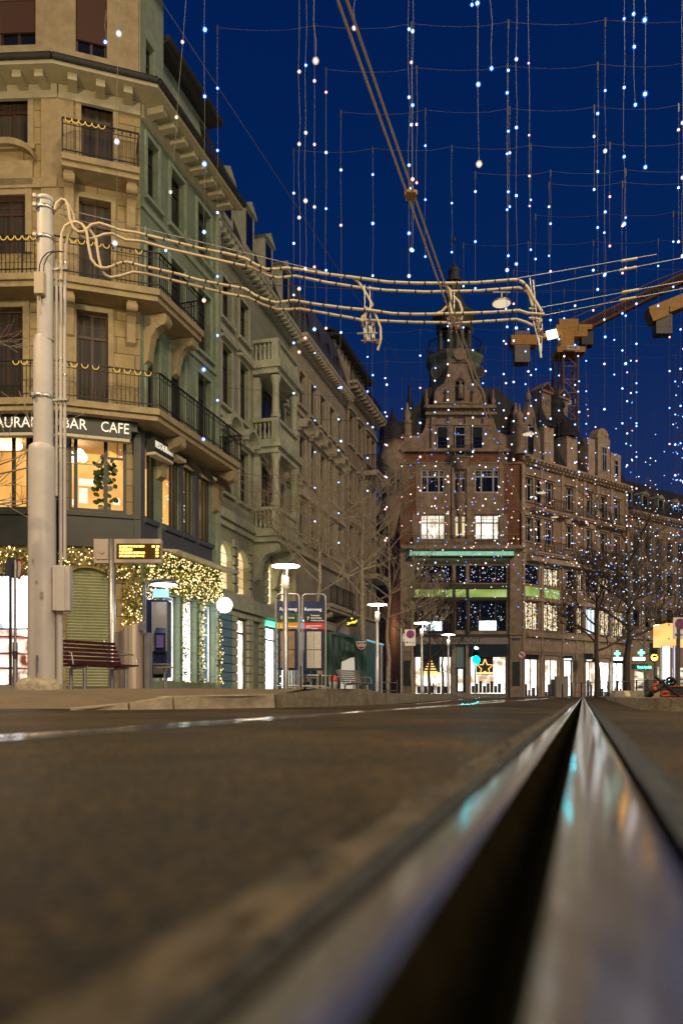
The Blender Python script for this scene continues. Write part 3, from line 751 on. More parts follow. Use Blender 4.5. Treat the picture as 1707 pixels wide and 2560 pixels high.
# windows of the restaurant
E_rglass = bpy.data.materials.new('clear restaurant glass'); E_rglass.use_nodes = True
n = E_rglass.node_tree; n.nodes.clear(); out_ = n.nodes.new('ShaderNodeOutputMaterial'); mixs = n.nodes.new('ShaderNodeMixShader')
tr = n.nodes.new('ShaderNodeBsdfTransparent'); gl = n.nodes.new('ShaderNodeBsdfGlossy'); gl.inputs['Roughness'].default_value = .03
fn = n.nodes.new('ShaderNodeFresnel'); fn.inputs[0].default_value = 1.5
n.links.new(fn.outputs[0], mixs.inputs[0]); n.links.new(tr.outputs[0], mixs.inputs[1]); n.links.new(gl.outputs[0], mixs.inputs[2]); n.links.new(mixs.outputs[0], out_.inputs[0])
def vms(fr, b, us): return [(fr.au(u) - b[0]) / (b[1] - b[0]) for u in us]
w = window(C1, cm[0], B1, .06, M_green, E_rglass, 0, 0, fw=.10, vm=vms(C1, cm[0], (190, 265)))
mb = MB()
for u in (183, 294): C1.box(mb, C1.au(u) - .012, C1.au(u) + .012, ZM1 - .62, ZM1, -.05, -.02)
C1.box(mb, cm[0][0], C1.au(187), ZM1 - .66, ZM1 - .60, -.05, -.01); C1.box(mb, C1.au(268), cm[0][1], ZM1 - .66, ZM1 - .60, -.05, -.01)
mb.build('glazing_bar', M_green, w)
for b in lm: window(L1, b, B1, .06, M_green, E_rglass, 0, 0, fw=.10, vm=[.35, .7])
for b in sm: window(S1, b, B1, .1, M_dark, E_rglass, 0, 0, fw=.06, vm=[.58, .8] if b[1] - b[0] > .9 else [.6])
# the room
mb = MB()
cz = Vector((-7.6, 27.2, 0))
back = [(-15, 26.6), (-8.3, 27.2), (-7.55, 27.4)]
M_wallorange = emat_var('orange lit restaurant wall', (1, .40, .06), (1, .56, .16), .85, 1.35, (.5, .5, .7), True, 2)
pA, pB = L1.pt(1.0, 0, -2.6), C1.pt(-.2, 0, -2.3); pC = C1.pt(C1.L - .5, 0, -2.3)
mb.add([pA + UP * 5.5, pB + UP * 5.5, pB + UP * 8.05, pA + UP * 8.05], [(0, 1, 2, 3)])
mb.add([pB + UP * 5.5, pC + UP * 5.5, pC + UP * 8.05, pB + UP * 8.05], [(0, 1, 2, 3)])
pD = S1.pt(S1.L - .1, 0, -1.7); pE = S1.pt(.9, 0, -1.7)
mb.add([pE + UP * 5.5, pD + UP * 5.5, pD + UP * 8.05, pE + UP * 8.05], [(0, 1, 2, 3)])
pF = S1.pt(S1.L - .1, 0, -.15)
mb.add([pD + UP * 5.5, pF + UP * 5.5, pF + UP * 8.05, pD + UP * 8.05], [(0, 1, 2, 3)])
mb.build('interior_wall', M_wallorange, B1)
mb = MB()
fl = [L1.pt(.5, 0, -.08), L1.pt(L1.L - .06, 0, -.08), C1.pt(C1.L - .06, 0, -.08), S1.pt(S1.L - .1, 0, -.08), pD, C1.pt(C1.L - .3, 0, -2.4), C1.pt(0, 0, -2.6), L1.pt(.5, 0, -2.7)]
mb.add([q + UP * 5.52 for q in fl], [tuple(range(8))]); mb.add([q + UP * 8.03 for q in fl], [tuple(range(7, -1, -1))])
mb.build('interior_floor', pmat('restaurant ceiling', (.55, .42, .26), .8), B1)
E_globe = emat('paper globe lamp glow', (1, .80, .50), 5.5, True)
mb = MB()
gl_ = [(168, 1112, 1.0, .16), (173, 1136, .9, .15), (200, 1134, 1.3, .15), (208, 1144, .9, .14), (186, 1146, 1.2, .15)]
for u, v, dpt, r in gl_:
    a = C1.au(u, -dpt); mb.ball(C1.pt(a, C1.zv(a, v, -dpt), -dpt), r, 12, 8)
for u in (6, 20, 38):
    a = L1.au(u, -1.0); mb.ball(L1.pt(a, L1.zv(a, 1114, -1.0), -1.0), .24, 12, 8, sq=(1, 1, .55))
for k, (a_, o_) in enumerate(((1.3, -.8), (2.5, -.9), (3.6, -.8), (4.6, -.7))): mb.ball(S1.pt(a_, 7.1 - .2 * (k % 2), o_), .13, 10, 6)
mb.build('globe_lamp', E_globe, B1)
mb = MB(); E_pict = emat('lit menu board', (1, .86, .62), 1.3, False)
for u0, v0, u1, v1 in ((197, 1197, 236, 1215), (198, 1220, 220, 1258)):
    b = C1.rect(u0, v0, u1, v1, -1.6); C1.quad(mb, *b, -1.6)
for u0, v0, u1, v1 in ((163, 1248, 185, 1262), (284, 1248, 301, 1262)):
    b = C1.rect(u0, v0, u1, v1, -1.0); C1.box(mb, *b, -1.02, -.98)
a = C1.au(294, -.8); mb.ball(C1.pt(a, C1.zv(a, 1253, -.8), -.8), .10, 8, 6)
mb.build('table_lamp', E_pict, B1)
# fig tree in the window
rnd = random.Random(8); tr_ = thing('potted_plant', 'leafy green potted fig behind the lit upstairs restaurant window', 'plant', tuple(C1.pt(C1.au(262, -.5), 5.54, -.5)))
mb = MB(); M_leaf = pmat('fig leaf', (.05, .10, .02), .4, 0, .4, 5)
def leaf(mb, c, d, w, l, up):
    d = d.normalized(); s = d.cross(up).normalized() * w; n_ = 6
    mb.add([c, c + d * l * .3 + s, c + d * l * .75 + s * .9, c + d * l, c + d * l * .75 - s * .9, c + d * l * .3 - s], [(0, 1, 2, 3, 4, 5)])
c0 = C1.pt(C1.au(262, -.5), 5.54, -.5)
for i in range(70):
    z = rnd.uniform(.35, 1.85); sd_ = Vector((rnd.uniform(-1, 1), rnd.uniform(-.6, .6), rnd.uniform(-.5, .8)))
    leaf(mb, c0 + UP * z + Vector((rnd.uniform(-.18, .18), rnd.uniform(-.1, .1), 0)) + (C1.d * (-.12 if i % 2 else .12)), sd_, rnd.uniform(.05, .085), rnd.uniform(.14, .24), Vector((rnd.uniform(-.4, .4), -1, rnd.uniform(-.3, .3))))
mb.build('leaves', M_leaf, tr_)
mb = MB(); mb.tube([c0 + UP * .3, c0 + UP * 1.0 + C1.d * .08, c0 + UP * 1.7], [.03, .02, .01], 6); mb.build('stem', M_brownwood, tr_)
mb = MB(); mb.lathe(c0, [(0, 0), (.16, 0), (.2, .35), (0, .33)], 12); mb.build('pot', M_stone_plain, tr_)
# ground floor of the corner building
mb = MB(); sh = shutter; N = 46
for i in range(N):
    z0 = sh[2] + (sh[3] - sh[2]) * i / N; z1_ = sh[2] + (sh[3] - sh[2]) * (i + 1) / N - .004
    mb.add([C1.pt(sh[0], z0, -.16), C1.pt(sh[1], z0, -.16), C1.pt(sh[1], (z0 + z1_) / 2, -.12), C1.pt(sh[0], (z0 + z1_) / 2, -.12), C1.pt(sh[1], z1_, -.16), C1.pt(sh[0], z1_, -.16)], [(0, 1, 2, 3), (3, 2, 4, 5)])
mb.build('roller_shutter', pmat('cream green roller shutter', (.38, .40, .24), .5, .1, .12, 2), B1)
mb = MB(); c = (sh[0] + sh[1]) / 2; hw = (sh[1] - sh[0]) / 2; zc = sh[3] - hw * .62
for i in range(12):
    t0, t1_ = math.pi * i / 12, math.pi * (i + 1) / 12
    f = lambda t: (c + hw * math.cos(t), zc + hw * .6 * math.sin(t))
    (x0, y0), (x1, y1) = f(t0), f(t1_)
    mb.add([C1.pt(x0, y0, .006), C1.pt(x0, sh[3] + .1, .006), C1.pt(x1, sh[3] + .1, .006), C1.pt(x1, y1, .006)], [(0, 1, 2, 3)])
    mb.add([C1.pt(x0, y0, .006), C1.pt(x1, y1, .006), C1.pt(x1, y1, -.15), C1.pt(x0, y0, -.15)], [(0, 1, 2, 3)])
mb.build('shutter_arch', m_c, B1)
b = shopL[0]
w = window(L1, b, B1, .2, M_dark, E_rglass, 0, 0, name='shop_window', vm=[.62])
mb = MB(); L1.quad(mb, b[0], b[1], 2.15, b[3] + .3, -.55); mb.build('lit_ceiling_panel', E_shopcool, w)
mb = MB(); L1.quad(mb, b[0], b[1], b[2], 2.15, -1.1); mb.build('lit_shelf', emat_var('warm orange shelf display', (.7, .16, .05), (1, .85, .65), .35, 2.4, (2.2, 1, 2.0), True, 3, .36, .62), w)
mb = MB()
for q in (.9, 1.35, 1.85): L1.box(mb, b[0], L1.au(38), q, q + .05, -1.0, -.3)
mb.build('shelf', M_red, w)
mb = MB()
for i, w_ in enumerate(sg): S1.box(mb, w_[0] + .01, w_[1] - .01, 0, .54, -.1, -.02)
mb.build('plinth', M_dark, B1)
for i, w_ in enumerate(sg):
    w = window(S1, w_, B1, .28, M_metal, E_rglass, 0, 0, name='shop_window', fw=.05)
    mb = MB(); S1.quad(mb, w_[0], w_[1], w_[2], w_[3], -.9); mb.build('lit_display', E_shopcool, w)
mb = MB(); mb.add([S1.pt(1.0, 4.72, .05), S1.pt(S1.L + .3, 4.72, .05), S1.pt(S1.L + .3, 4.66, .75), S1.pt(1.0, 4.66, .75), S1.pt(1.0, 4.78, .05), S1.pt(S1.L + .3, 4.78, .05), S1.pt(S1.L + .3, 4.71, .75), S1.pt(1.0, 4.71, .75)],
       [(0, 1, 2, 3), (4, 7, 6, 5), (0, 3, 7, 4), (3, 2, 6, 7), (2, 1, 5, 6), (1, 0, 4, 5)])
mb.build('canopy', pmat('pale metal canopy', (.6, .56, .48), .4, .2), B1)

# ------------------------------------------------------------------ leafy light garlands round the shop
M_fol = pmat('garland greenery', (0.045, 0.075, 0.020), .7, 0, .5, 8)
E_fairy = emat('warm fairy light', (1, .72, .30), 3.2, False)
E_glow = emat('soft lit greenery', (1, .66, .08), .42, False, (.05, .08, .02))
def garland(label, quads, dens, seed, group='light garlands round the corner shop', fr=None, depth=.16):
    t = thing('light_garland', label, 'garland', tuple(quads[0][0].pt(quads[0][1], quads[0][3], .1)), group)
    rnd = random.Random(seed); g = MB(); l = MB(); y = MB()
    for (f, a0, a1, z0, z1, o) in quads:
        ar = (a1 - a0) * (z1 - z0)
        for i in range(int(ar * 420)):
            c = f.pt(rnd.uniform(a0, a1), rnd.uniform(z0, z1), o + rnd.uniform(0, depth))
            d = Vector((rnd.uniform(-1, 1), rnd.uniform(-1, 1), rnd.uniform(-1, 1))).normalized(); e2 = d.cross(Vector((rnd.uniform(-1, 1), rnd.uniform(-1, 1), rnd.uniform(-1, 1)))).normalized()
            q = rnd.uniform(.035, .075)
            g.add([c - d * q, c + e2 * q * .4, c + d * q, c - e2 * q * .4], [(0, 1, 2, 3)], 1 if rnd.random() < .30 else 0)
        for i in range(int(ar * dens)):
            r = rnd.choice((.016, .019, .024, .03)); c = f.pt(rnd.uniform(a0, a1), rnd.uniform(z0, z1), o + depth + rnd.uniform(-.04, .05))
            l.add([c + Vector(q) * r for q in ((1, 0, 0), (-1, 0, 0), (0, 1, 0), (0, -1, 0), (0, 0, 1), (0, 0, -1))], [(0, 2, 4), (2, 1, 4), (1, 3, 4), (3, 0, 4), (2, 0, 5), (1, 2, 5), (3, 1, 5), (0, 3, 5)])
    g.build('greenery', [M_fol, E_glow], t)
    q = l.build('fairy_lights', E_fairy, t); q['kind'] = 'stuff'
    return t
garland('broad band of fairy lights in greenery left of the big mast', [(L1, L1.au(-60), L1.L - .0, 3.62, 4.5, .10)], 62, 1)
aR = C1.au(236)
garland('band of fairy lights in greenery above the arched roller shutter', [(C1, 0, C1.L, 3.98, 4.5, .10), (C1, 0, sh[0] + .12, 3.55, 3.98, .10), (C1, sh[1] - .15, C1.L, 3.6, 3.98, .10)], 62, 2)
garland('dense sloping carpet of fairy lights over the lit shop windows', [(S1, .55, S1.L - .12, 3.42, 4.64, .12)], 80, 3)
garland('upright fairy light garland at the corner left of the blue ticket machine', [(C1, C1.au(305), C1.L + .1, 2.0, 3.5, .10), (S1, 0, .45, 1.9, 4.4, .10)], 62, 4)
for k, (u, lab) in enumerate(((404, 'slim upright fairy light garland right of the blue ticket machine'), (454, 'second upright fairy light garland between the bright shop windows'), (495, 'third upright fairy light garland between the bright shop windows'), (539, 'rightmost upright fairy light garland, beside the blue lit pillar'))):
    if k == 0: continue
    a = S1.au(u); garland(lab, [(S1, a - .11, min(a + .15, S1.L), .55, 3.40, .06)], 62, 5 + k)
a = C1.au(149); garland('thin fairy light string running down behind the foot of the big mast', [(C1, .02, .10, .5, 3.6, .06)], 60, 15)

# round lit sign
t = thing('round_sign', 'round glowing white sign sticking out beside the light garlands', 'sign', tuple(S1.pt(S1.L - .1, 2.9, 0)))
Y_ = 28.6; c = P(562, 1513, Y_)
mb = MB(); mb.disc(c + Vector((0, .06, 0)), .275, (0, -1, 0), 28, 0, .14); mb.build('lamp_face', emat('white glowing sign', (.80, .92, 1), 8, True), t)
mb = MB(); N = 28
mb.tube([c + Vector((.28 * math.cos(2 * math.pi * i / N), .0, .28 * math.sin(2 * math.pi * i / N))) for i in range(N + 1)], .022, 6)
mb.tube([c + Vector((-.3, .1, .1)), S1.pt(S1.L - .4, c.z + .1, 0)], .02, 6); mb.build('rim', M_metal, t)

# ------------------------------------------------------------------ the street row behind it
def row_building(name, label, fr, zt, cols, rows, mat, mtrim, holes_extra=(), glass=None, glassmat=None, corn=(.6, .4, .45), back=8, zbase=-.3, frame=None):
    t = thing(name, label, 'building', tuple(fr.pt(fr.L / 2, 0, -3)))
    holes = list(holes_extra); wins = []
    for (z0, z1, head, wd) in rows:
        for a in cols: wins.append((a - wd / 2, a + wd / 2, z0, z1, head))
    mb = MB(); wall(fr, 0, fr.L, zbase, zt, holes + wins, mb, .3)
    for a in (0, fr.L):
        p, q = fr.pt(a, 0, 0), fr.pt(a, 0, -back); mb.add([p + UP * zbase, q + UP * zbase, q + UP * zt, p + UP * zt], [(0, 1, 2, 3)])
    mb.build('wall', mat, t)
    mb = MB()
    for w in wins: surround(mb, fr, w[:4], .13, .05, .12, w[4])
    cornice(mb, fr, 0, fr.L, zt, *corn[:2], corn[2])
    mb.build('stone_trim', mtrim, t)
    for w in wins: window(fr, w[:4], t, .24, frame or M_dark, glassmat or M_glass, 1, .28)
    return t
# second building with the columned bay
S2 = Fr(-5.06, 29.55, -2.55, 39.1)
m2 = ashlar('dark green grey stone', (.33, .345, .25), S2.ang, 1.3, .55, .012, .62, .07)
mt2 = pmat('green grey trim', (.41, .425, .31), .85, 0, .25, 2.5, .3, 12)
cols2 = [S2.au(u) for u in (567, 610, 722)]
ar = [(S2.au(a), S2.au(b), 4.25, 6.15) for a, b in ((549, 581), (593, 622), (669, 689), (700, 724))]
gr = [(S2.au(590), S2.au(612), 0, 3.25), (S2.au(662), S2.au(688), 0, 3.2), (S2.au(698), S2.au(726), .4, 3.2)]
rows2 = [(14.9, 16.5, 'none', 1.0), (11.5, 13.9, 'flat', 1.0), (8.1, 10.3, 'arch', 1.0)]
B2 = row_building('town_house', 'dark grey green stone house with a columned bay, next to the corner building', S2, 17.9, cols2, rows2, m2, mt2, ar + gr, corn=(.62, .5, .38))
mb = MB()
for b in ar: mb.cut(); S2.quad(mb, b[0], b[1], b[2], b[3] + .3, -.25)
mb.build('lit_blind', emat_var('glowing blind', (1, .64, .28), (1, .80, .42), .8, 1.5, (.25, .25, .55), True, 1), B2)
mb = MB()
for b in ar:
    c, hw = (b[0] + b[1]) / 2, (b[1] - b[0]) / 2; zc = b[3] - hw
    for i in range(10):
        f = lambda t: (c + hw * math.cos(t), zc + hw * math.sin(t)); (x0, y0), (x1, y1) = f(math.pi * i / 10), f(math.pi * (i + 1) / 10)
        mb.add([S2.pt(x0, y0, .004), S2.pt(x0, b[3] + .05, .004), S2.pt(x1, b[3] + .05, .004), S2.pt(x1, y1, .004)], [(0, 1, 2, 3)])
        mb.add([S2.pt(x0, y0, .004), S2.pt(x1, y1, .004), S2.pt(x1, y1, -.24), S2.pt(x0, y0, -.24)], [(0, 1, 2, 3)])
    for zz in [b[2] + .38 * k for k in range(1, 5)]: S2.box(mb, b[0], b[1], zz, zz + .018, -.24, -.22)
    S2.box(mb, b[0] - .05, b[1] + .05, b[2] - .2, b[2] - .01, .003, .2)
    for k in range(6):                        # rusticated jambs
        for s_ in (b[0] - .34, b[1] + .02): S2.box(mb, s_, s_ + .32, b[2] + .05 + k * .36, b[2] + .35 + k * .36, .003, .07)
band(mb, S2, 0, S2.L, 7.0, .35, .25); band(mb, S2, 0, S2.L, 6.75, .22, .12)
band(mb, S2, 0, S2.L, 3.55, .55, .3); band(mb, S2, 0, S2.L, 3.3, .22, .16); band(mb, S2, 0, S2.L, 14.25, .22, .14); band(mb, S2, 0, S2.L, 10.95, .2, .12)
mb.build('string_course', mt2, B2)
mb = MB()
for u in (581, 621, 652, 693, 731):
    a = S2.au(u)
    mb.cut()
    for k in range(9): S2.box(mb, a - .28, a + .28, .35 + k * .34, .65 + k * .34, .003, .13)
    S2.box(mb, a - .34, a + .34, -.2, .33, .003, .18)
mb.build('rusticated_pier', mt2, B2)
mb = MB(); a0_, a1_ = .05, S2.au(583)
for k in range(9): S2.box(mb, a0_, a1_ - .1, .35 + k * .34, .66 + k * .34, .003, .12)
S2.box(mb, a0_, a1_ - .1, -.2, .33, .003, .16)
mb.build('blue_pillar', pmat('blue washed pillar', (.14, .27, .38), .6, 0, .15, 3), B2)
for k, b in enumerate(gr):
    w = window(S2, b, B2, .06, M_dark, E_rglass, 0, .18, name='shop_door', fw=.06); mb = MB(); S2.quad(mb, b[0], b[1], b[2], b[3], -.10)
    mb.build('lit_display', E_shop if k == 0 else E_shopcool, w)
mb = MB(); S2.box(mb, S2.au(655), S2.au(690), 3.22, 3.42, .14, .34); mb.build('green_lit_strip', emat('green shop light', (.15, 1, .55), 1.6, True), B2)
# projecting bay: stacked balconies carried on columns
bay0, bay1, bo = S2.au(632), S2.au(690), 1.15
def baluster_balcony(fr, a0, a1, z, o, t, h=.95):
    mb = MB(); fr.box(mb, a0 - .15, a1 + .15, z - .32, z, .003, o + .15); fr.box(mb, a0 - .05, a1 + .05, z - .55, z - .323, .003, o)
    mb.build('balcony_slab', mt2, t)
    mb = MB()
    fr.box(mb, a0, a1, z + h - .14, z + h, o - .26, o + .02); fr.box(mb, a0, a0 + .26, z + h - .14, z + h, .003, o - .262); fr.box(mb, a1 - .26, a1, z + h - .14, z + h, .003, o - .262)
    for a in (a0, a1 - .34): fr.box(mb, a, a + .34, z + .003, z + h - .143, o - .30, o)
    n = int((a1 - a0 - .7) / .2)
    for i in range(n):
        a = a0 + .4 + (a1 - a0 - .8) * (i + .5) / n; mb.lathe(fr.pt(a, z, o - .13), [(.04, 0), (.075, .2), (.035, .5), (.06, h - .15)], 6)
    n = int((o - .3) / .2)
    for i in range(n):
        for a in (a0 + .13, a1 - .13): mb.lathe(fr.pt(a, z, .1 + .2 * i), [(.04, 0), (.075, .2), (.035, .5), (.06, h - .15)], 6)
    mb.build('balustrade', mt2, t)
for z in (7.25, 11.05, 14.45): baluster_balcony(S2, bay0, bay1, z, bo, B2)
mb = MB()
for z0, z1 in ((8.25, 10.5), (12.05, 13.85)):
    for a in (bay0 + .25, bay1 - .25):
        mb.cut(); mb.lathe(S2.pt(a, z0, bo - .2), [(.22, 0), (.22, .12), (.16, .2), (.15, z1 - z0 - .35), (.17, z1 - z0 - .3), (.24, z1 - z0 - .05), (.24, z1 - z0)], 14)
    for a in (bay0 + .1, bay1 - .4): mb.cut(); S2.box(mb, a, a + .3, z0, z1, .003, .25)
mb.build('column', mt2, B2)
mb = MB(); console(mb, S2, bay0 + .3, 6.68, .4, 1.05, 1.7); console(mb, S2, bay1 - .3, 6.68, .4, 1.05, 1.7); mb.build('console', mt2, B2)
for z0, z1 in ((8.3, 10.2), (12.0, 13.7)):
    window(S2, ((bay0 + bay1) / 2 - .6, (bay0 + bay1) / 2 + .6, z0, z1), B2, -.06, M_dark, M_glass, 1, .2)
def dormer(fr, a, z, t, w=1.0, h=1.25, o=-.7):
    mb = MB(); fr.box(mb, a - w / 2, a + w / 2, z, z + h, o - 1.6, o)
    mb.prism([fr.pt(a - w / 2 - .12, z + h + .003, o - 1.6), fr.pt(a + w / 2 + .12, z + h + .003, o - 1.6), fr.pt(a, z + h + .42, o - 1.6)], fr.n * 1.72)
    d = mb.build('dormer', mt2, t); b = (a - w / 2 + .18, a + w / 2 - .18, z + .25, z + h - .1); mp = MB(); fr.quad(mp, *b, o + .006); mp.build('pane', M_glass, d)
def mansard(fr, zt, t, o0=.2, h=2.9, run=2.2, a0=0, a1=None, mat=None):
    a1 = fr.L if a1 is None else a1; mb = MB()
    roof(mb, [fr.pt(a0, zt + .1, o0), fr.pt(a1, zt + .1, o0), fr.pt(a1, zt + h, o0 - run), fr.pt(a0, zt + h, o0 - run)])
    roof(mb, [fr.pt(a0, zt + h + .02, o0 - run), fr.pt(a1, zt + h + .02, o0 - run), fr.pt(a1, zt + h + 1, o0 - run - 4), fr.pt(a0, zt + h + 1, o0 - run - 4)])
    mb.add([fr.pt(a, z, o) for a in (a0,) for z, o in ((zt + .1, o0), (zt + h, o0 - run), (zt + h + 1, o0 - run - 4), (zt, o0 - run - 4))], [(0, 1, 2, 3)])
    mb.add([fr.pt(a, z, o) for a in (a1,) for z, o in ((zt + .1, o0), (zt + h, o0 - run), (zt + h + 1, o0 - run - 4), (zt, o0 - run - 4))], [(3, 2, 1, 0)])
    mb.build('roof', mat or M_slate, t)
mansard(S2, 17.9, B2, .45, 2.3, .8)
for a in (1.3, 3.6, 5.9, 8.2): dormer(S2, a, 18.35, B2, 1.1, 1.75, .35)
# third building
S3 = Fr(-2.24, 39.1, .20, 47.5)
m3 = ashlar('warm grey render', (.42, .375, .275), S3.ang, 2.4, 1.2, .006, .8, .05); mt3 = pmat('brown grey trim', (.46, .41, .30), .85, 0, .25, 2.5, .3, 12)
c3 = [S3.au(u) for u in (755, 783, 806, 829, 849)]
g3 = [(S3.au(a), S3.au(b), .2, 3.3) for a, b in ((742, 775), (790, 815), (828, 852))]
B3 = row_building('town_house', 'plain brown grey house with round window hoods, middle of the left row', S3, 17.9, c3, [(14.6, 16.3, 'none', .95), (11.0, 13.1, 'arch', .95), (7.9, 9.9, 'ped', .95)], m3, mt3, g3, corn=(.6, .5, .36))
mb = MB(); band(mb, S3, 0, S3.L, 14.05, .2, .12); band(mb, S3, 0, S3.L, 7.1, .3, .2); band(mb, S3, 0, S3.L, 3.7, .45, .25); mb.build('string_course', mt3, B3)
for b in g3:
    w = window(S3, b, B3, .28, M_dark, M_glass, 0, .18, name='shop_window')
mansard(S3, 17.9, B3, .4, 3.2, 1.0, mat=pmat('grey sheet roof', (.10, .105, .115), .5, .2, .15, 1))
mb = MB()
for a in (1.2, 3.0, 4.8, 6.6):
    c = S3.pt(a, 18.9, .12); mb.tube([c + S3.d * (.45 * math.cos(math.pi * k / 8)) + UP * (.5 * math.sin(math.pi * k / 8)) for k in range(9)], .06, 5)
mb.build('skylight_frame', M_slate, B3)
a_ = S3.au(800); slab([off(S3, a_ - 1.5, 1.1), off(S3, a_ + 3.2, 1.1)], [off(S3, a_ - 1.5, 0), off(S3, a_ + 3.2, 0)], 4.9, .35, B3, mt3)
railing([off(S3, a_ - 1.5, 1.05), off(S3, a_ + 3.2, 1.05)], 4.9, 1.0, B3, mat=M_iron)
mb = MB(); console(mb, S3, a_ - .8, 4.5, .3, .9, 1.2); console(mb, S3, a_ + 2.4, 4.5, .3, .9, 1.2); mb.build('console', mt3, B3)
mb = MB(); S3.box(mb, S3.au(770), S3.au(845), 3.15, 3.35, .3, 1.5); mb.build('awning', pmat('dull blue awning', (.06, .13, .2), .6), B3)
# fourth building at the crossing
S4 = Fr(.20, 47.5, 2.40, 54.8)
m4 = ashlar('pale brown stone', (.33, .27, .19), S4.ang, 1.2, .5, .01, .6, .08); mt4 = pmat('pale stone trim', (.42, .36, .27), .85, 0, .25, 2.5, .3, 12)
c4 = [S4.au(u) for u in (877, 898, 919, 931)]
B4 = row_building('town_house', 'narrow pale stone house with balconies at the far end of the left row', S4, 18.9, c4, [(15.4, 17.3, 'flat', .95), (11.9, 13.9, 'flat', .95), (8.5, 10.5, 'ped', .95), (5.2, 7.2, 'flat', .95)], m4, mt4, [(S4.au(872), S4.au(890), 0, 3.4), (S4.au(900), S4.au(926), .4, 3.4)], corn=(.75, .5, .6))
for z in (14.7, 8.0):
    a = S4.au(925); slab([off(S4, a - 1.6, .95), off(S4, S4.L, .95)], [off(S4, a - 1.6, 0), off(S4, S4.L, 0)], z, .3, B4, mt4); railing([off(S4, a - 1.6, 0.02), off(S4, a - 1.6, .92), off(S4, S4.L, .92), off(S4, S4.L, .02)], z, 1.0, B4)
mb = MB(); S4.box(mb, 0, S4.L, 18.95, 21.6, -6, -.9); mb.build('attic_wall', m4, B4)
mb = MB(); S4.box(mb, -.2, S4.L + .4, 21.6, 21.85, -6.4, -.3)
roof(mb, [S4.pt(-.2, 21.9, -.3), S4.pt(S4.L + .4, 21.9, -.3), S4.pt(S4.L + .4, 23.2, -4), S4.pt(-.2, 23.2, -4)]); mb.build('roof', M_slate, B4)
mb = MB()
for k in range(9): S4.box(mb, .3 + k * .8, .55 + k * .8, 18.95, 21.6, -.89, -.7)
mb.build('attic_pilaster', mt4, B4)
railing([off(S4, 0, .35), off(S4, S4.L, .35)], 18.92, .9, B4)
mb = MB(); mb.box((1.2, 56.2, 9), (.01, .01, .01)); 
E4 = Fr(2.40, 54.8, -4, 56.6)

# ------------------------------------------------------------------ the gabled brick house closing the view
DF = 67.0
SF = Fr(4.93, DF, 15.25, DF)
mF = ashlar('red brown brick', (.32, .145, .08), 0, .48, .16, .02, .66, .22); mFs = pmat('brown sandstone', (.36, .27, .19), .85, 0, .38, 1.8, .6, 6)
def zF(v): return CH + (HY - v) / F * DF
def aF(u): return SF.au(u)
BF = thing('gabled_house', 'tall brown brick and stone house with ornate gable and domed tower, centre', 'building', (10, 72, 0))
rF = lambda u0, v0, u1, v1: (aF(u0), aF(u1), zF(v1), zF(v0))
fw_top = [rF(1091, 1068, 1119, 1125), rF(1136, 1068, 1162, 1140), rF(1178, 1068, 1206, 1125)]
fw_mid = [rF(1052, 1174, 1111, 1232), rF(1134, 1180, 1147, 1232), rF(1151, 1180, 1164, 1232), rF(1186, 1174, 1247, 1232)]
fw_lit = [rF(1051, 1287, 1112, 1354), rF(1136, 1289, 1147, 1343), rF(1152, 1289, 1164, 1343), rF(1186, 1287, 1247, 1354)]
mz1 = [rF(1036, 1406, 1130, 1458), rF(1138, 1406, 1164, 1458), rF(1172, 1406, 1265, 1458)]
mz2 = [rF(1036, 1502, 1130, 1584), rF(1138, 1502, 1164, 1576), rF(1172, 1502, 1265, 1578)]
gF = [rF(1037, 1641, 1128, 1736), rF(1139, 1612, 1163, 1731), rF(1175, 1641, 1265, 1736)]
mb = MB(); wall(SF, 0, SF.L, -.3, zF(1125) , fw_mid + fw_lit + mz1 + mz2 + gF, mb, .3)
mb.build('wall', mF, BF)
# stone zones proud of the brick
mb = MB()
wall(SF, aF(1040), aF(1258), zF(1286), zF(1160), fw_mid + [(b[0], b[1], b[2], zF(1285)) for b in fw_lit], mb, .1, 0, .06)
for a in (aF(1040), aF(1258)): SF.box(mb, a - .02, a + .02, zF(1286), zF(1160), .002, .062)
wall(SF, .0, SF.L, -.3, zF(1362), mz1 + mz2 + gF + [rF(1030, 1360, 1268, 1392)] * 0, mb, .1, 0, .08)
wall(SF, aF(1030), aF(1268), zF(1362), zF(1286), fw_lit, mb, .1, 0, .05)
for u0, u1 in ((1272, 1302), (1000, 1026)):
    SF.box(mb, aF(u0), aF(u1), -.2, zF(1376), .083, .35); SF.box(mb, aF(u0) - .08, aF(u1) + .08, zF(1588), zF(1580), .36, .5)
for v0, v1, o in ((1131, 1123, .3), (1160, 1156, .12), (1376, 1368, .9), (1066, 1062, .25)):
    if v0 == 1066: SF.box(mb, aF(1075), aF(1222), zF(v0), zF(v1), .05, o)
    else: SF.box(mb, 0, SF.L, zF(v0), zF(v1), .1, o)
mb.build('stone_facing', mFs, BF)
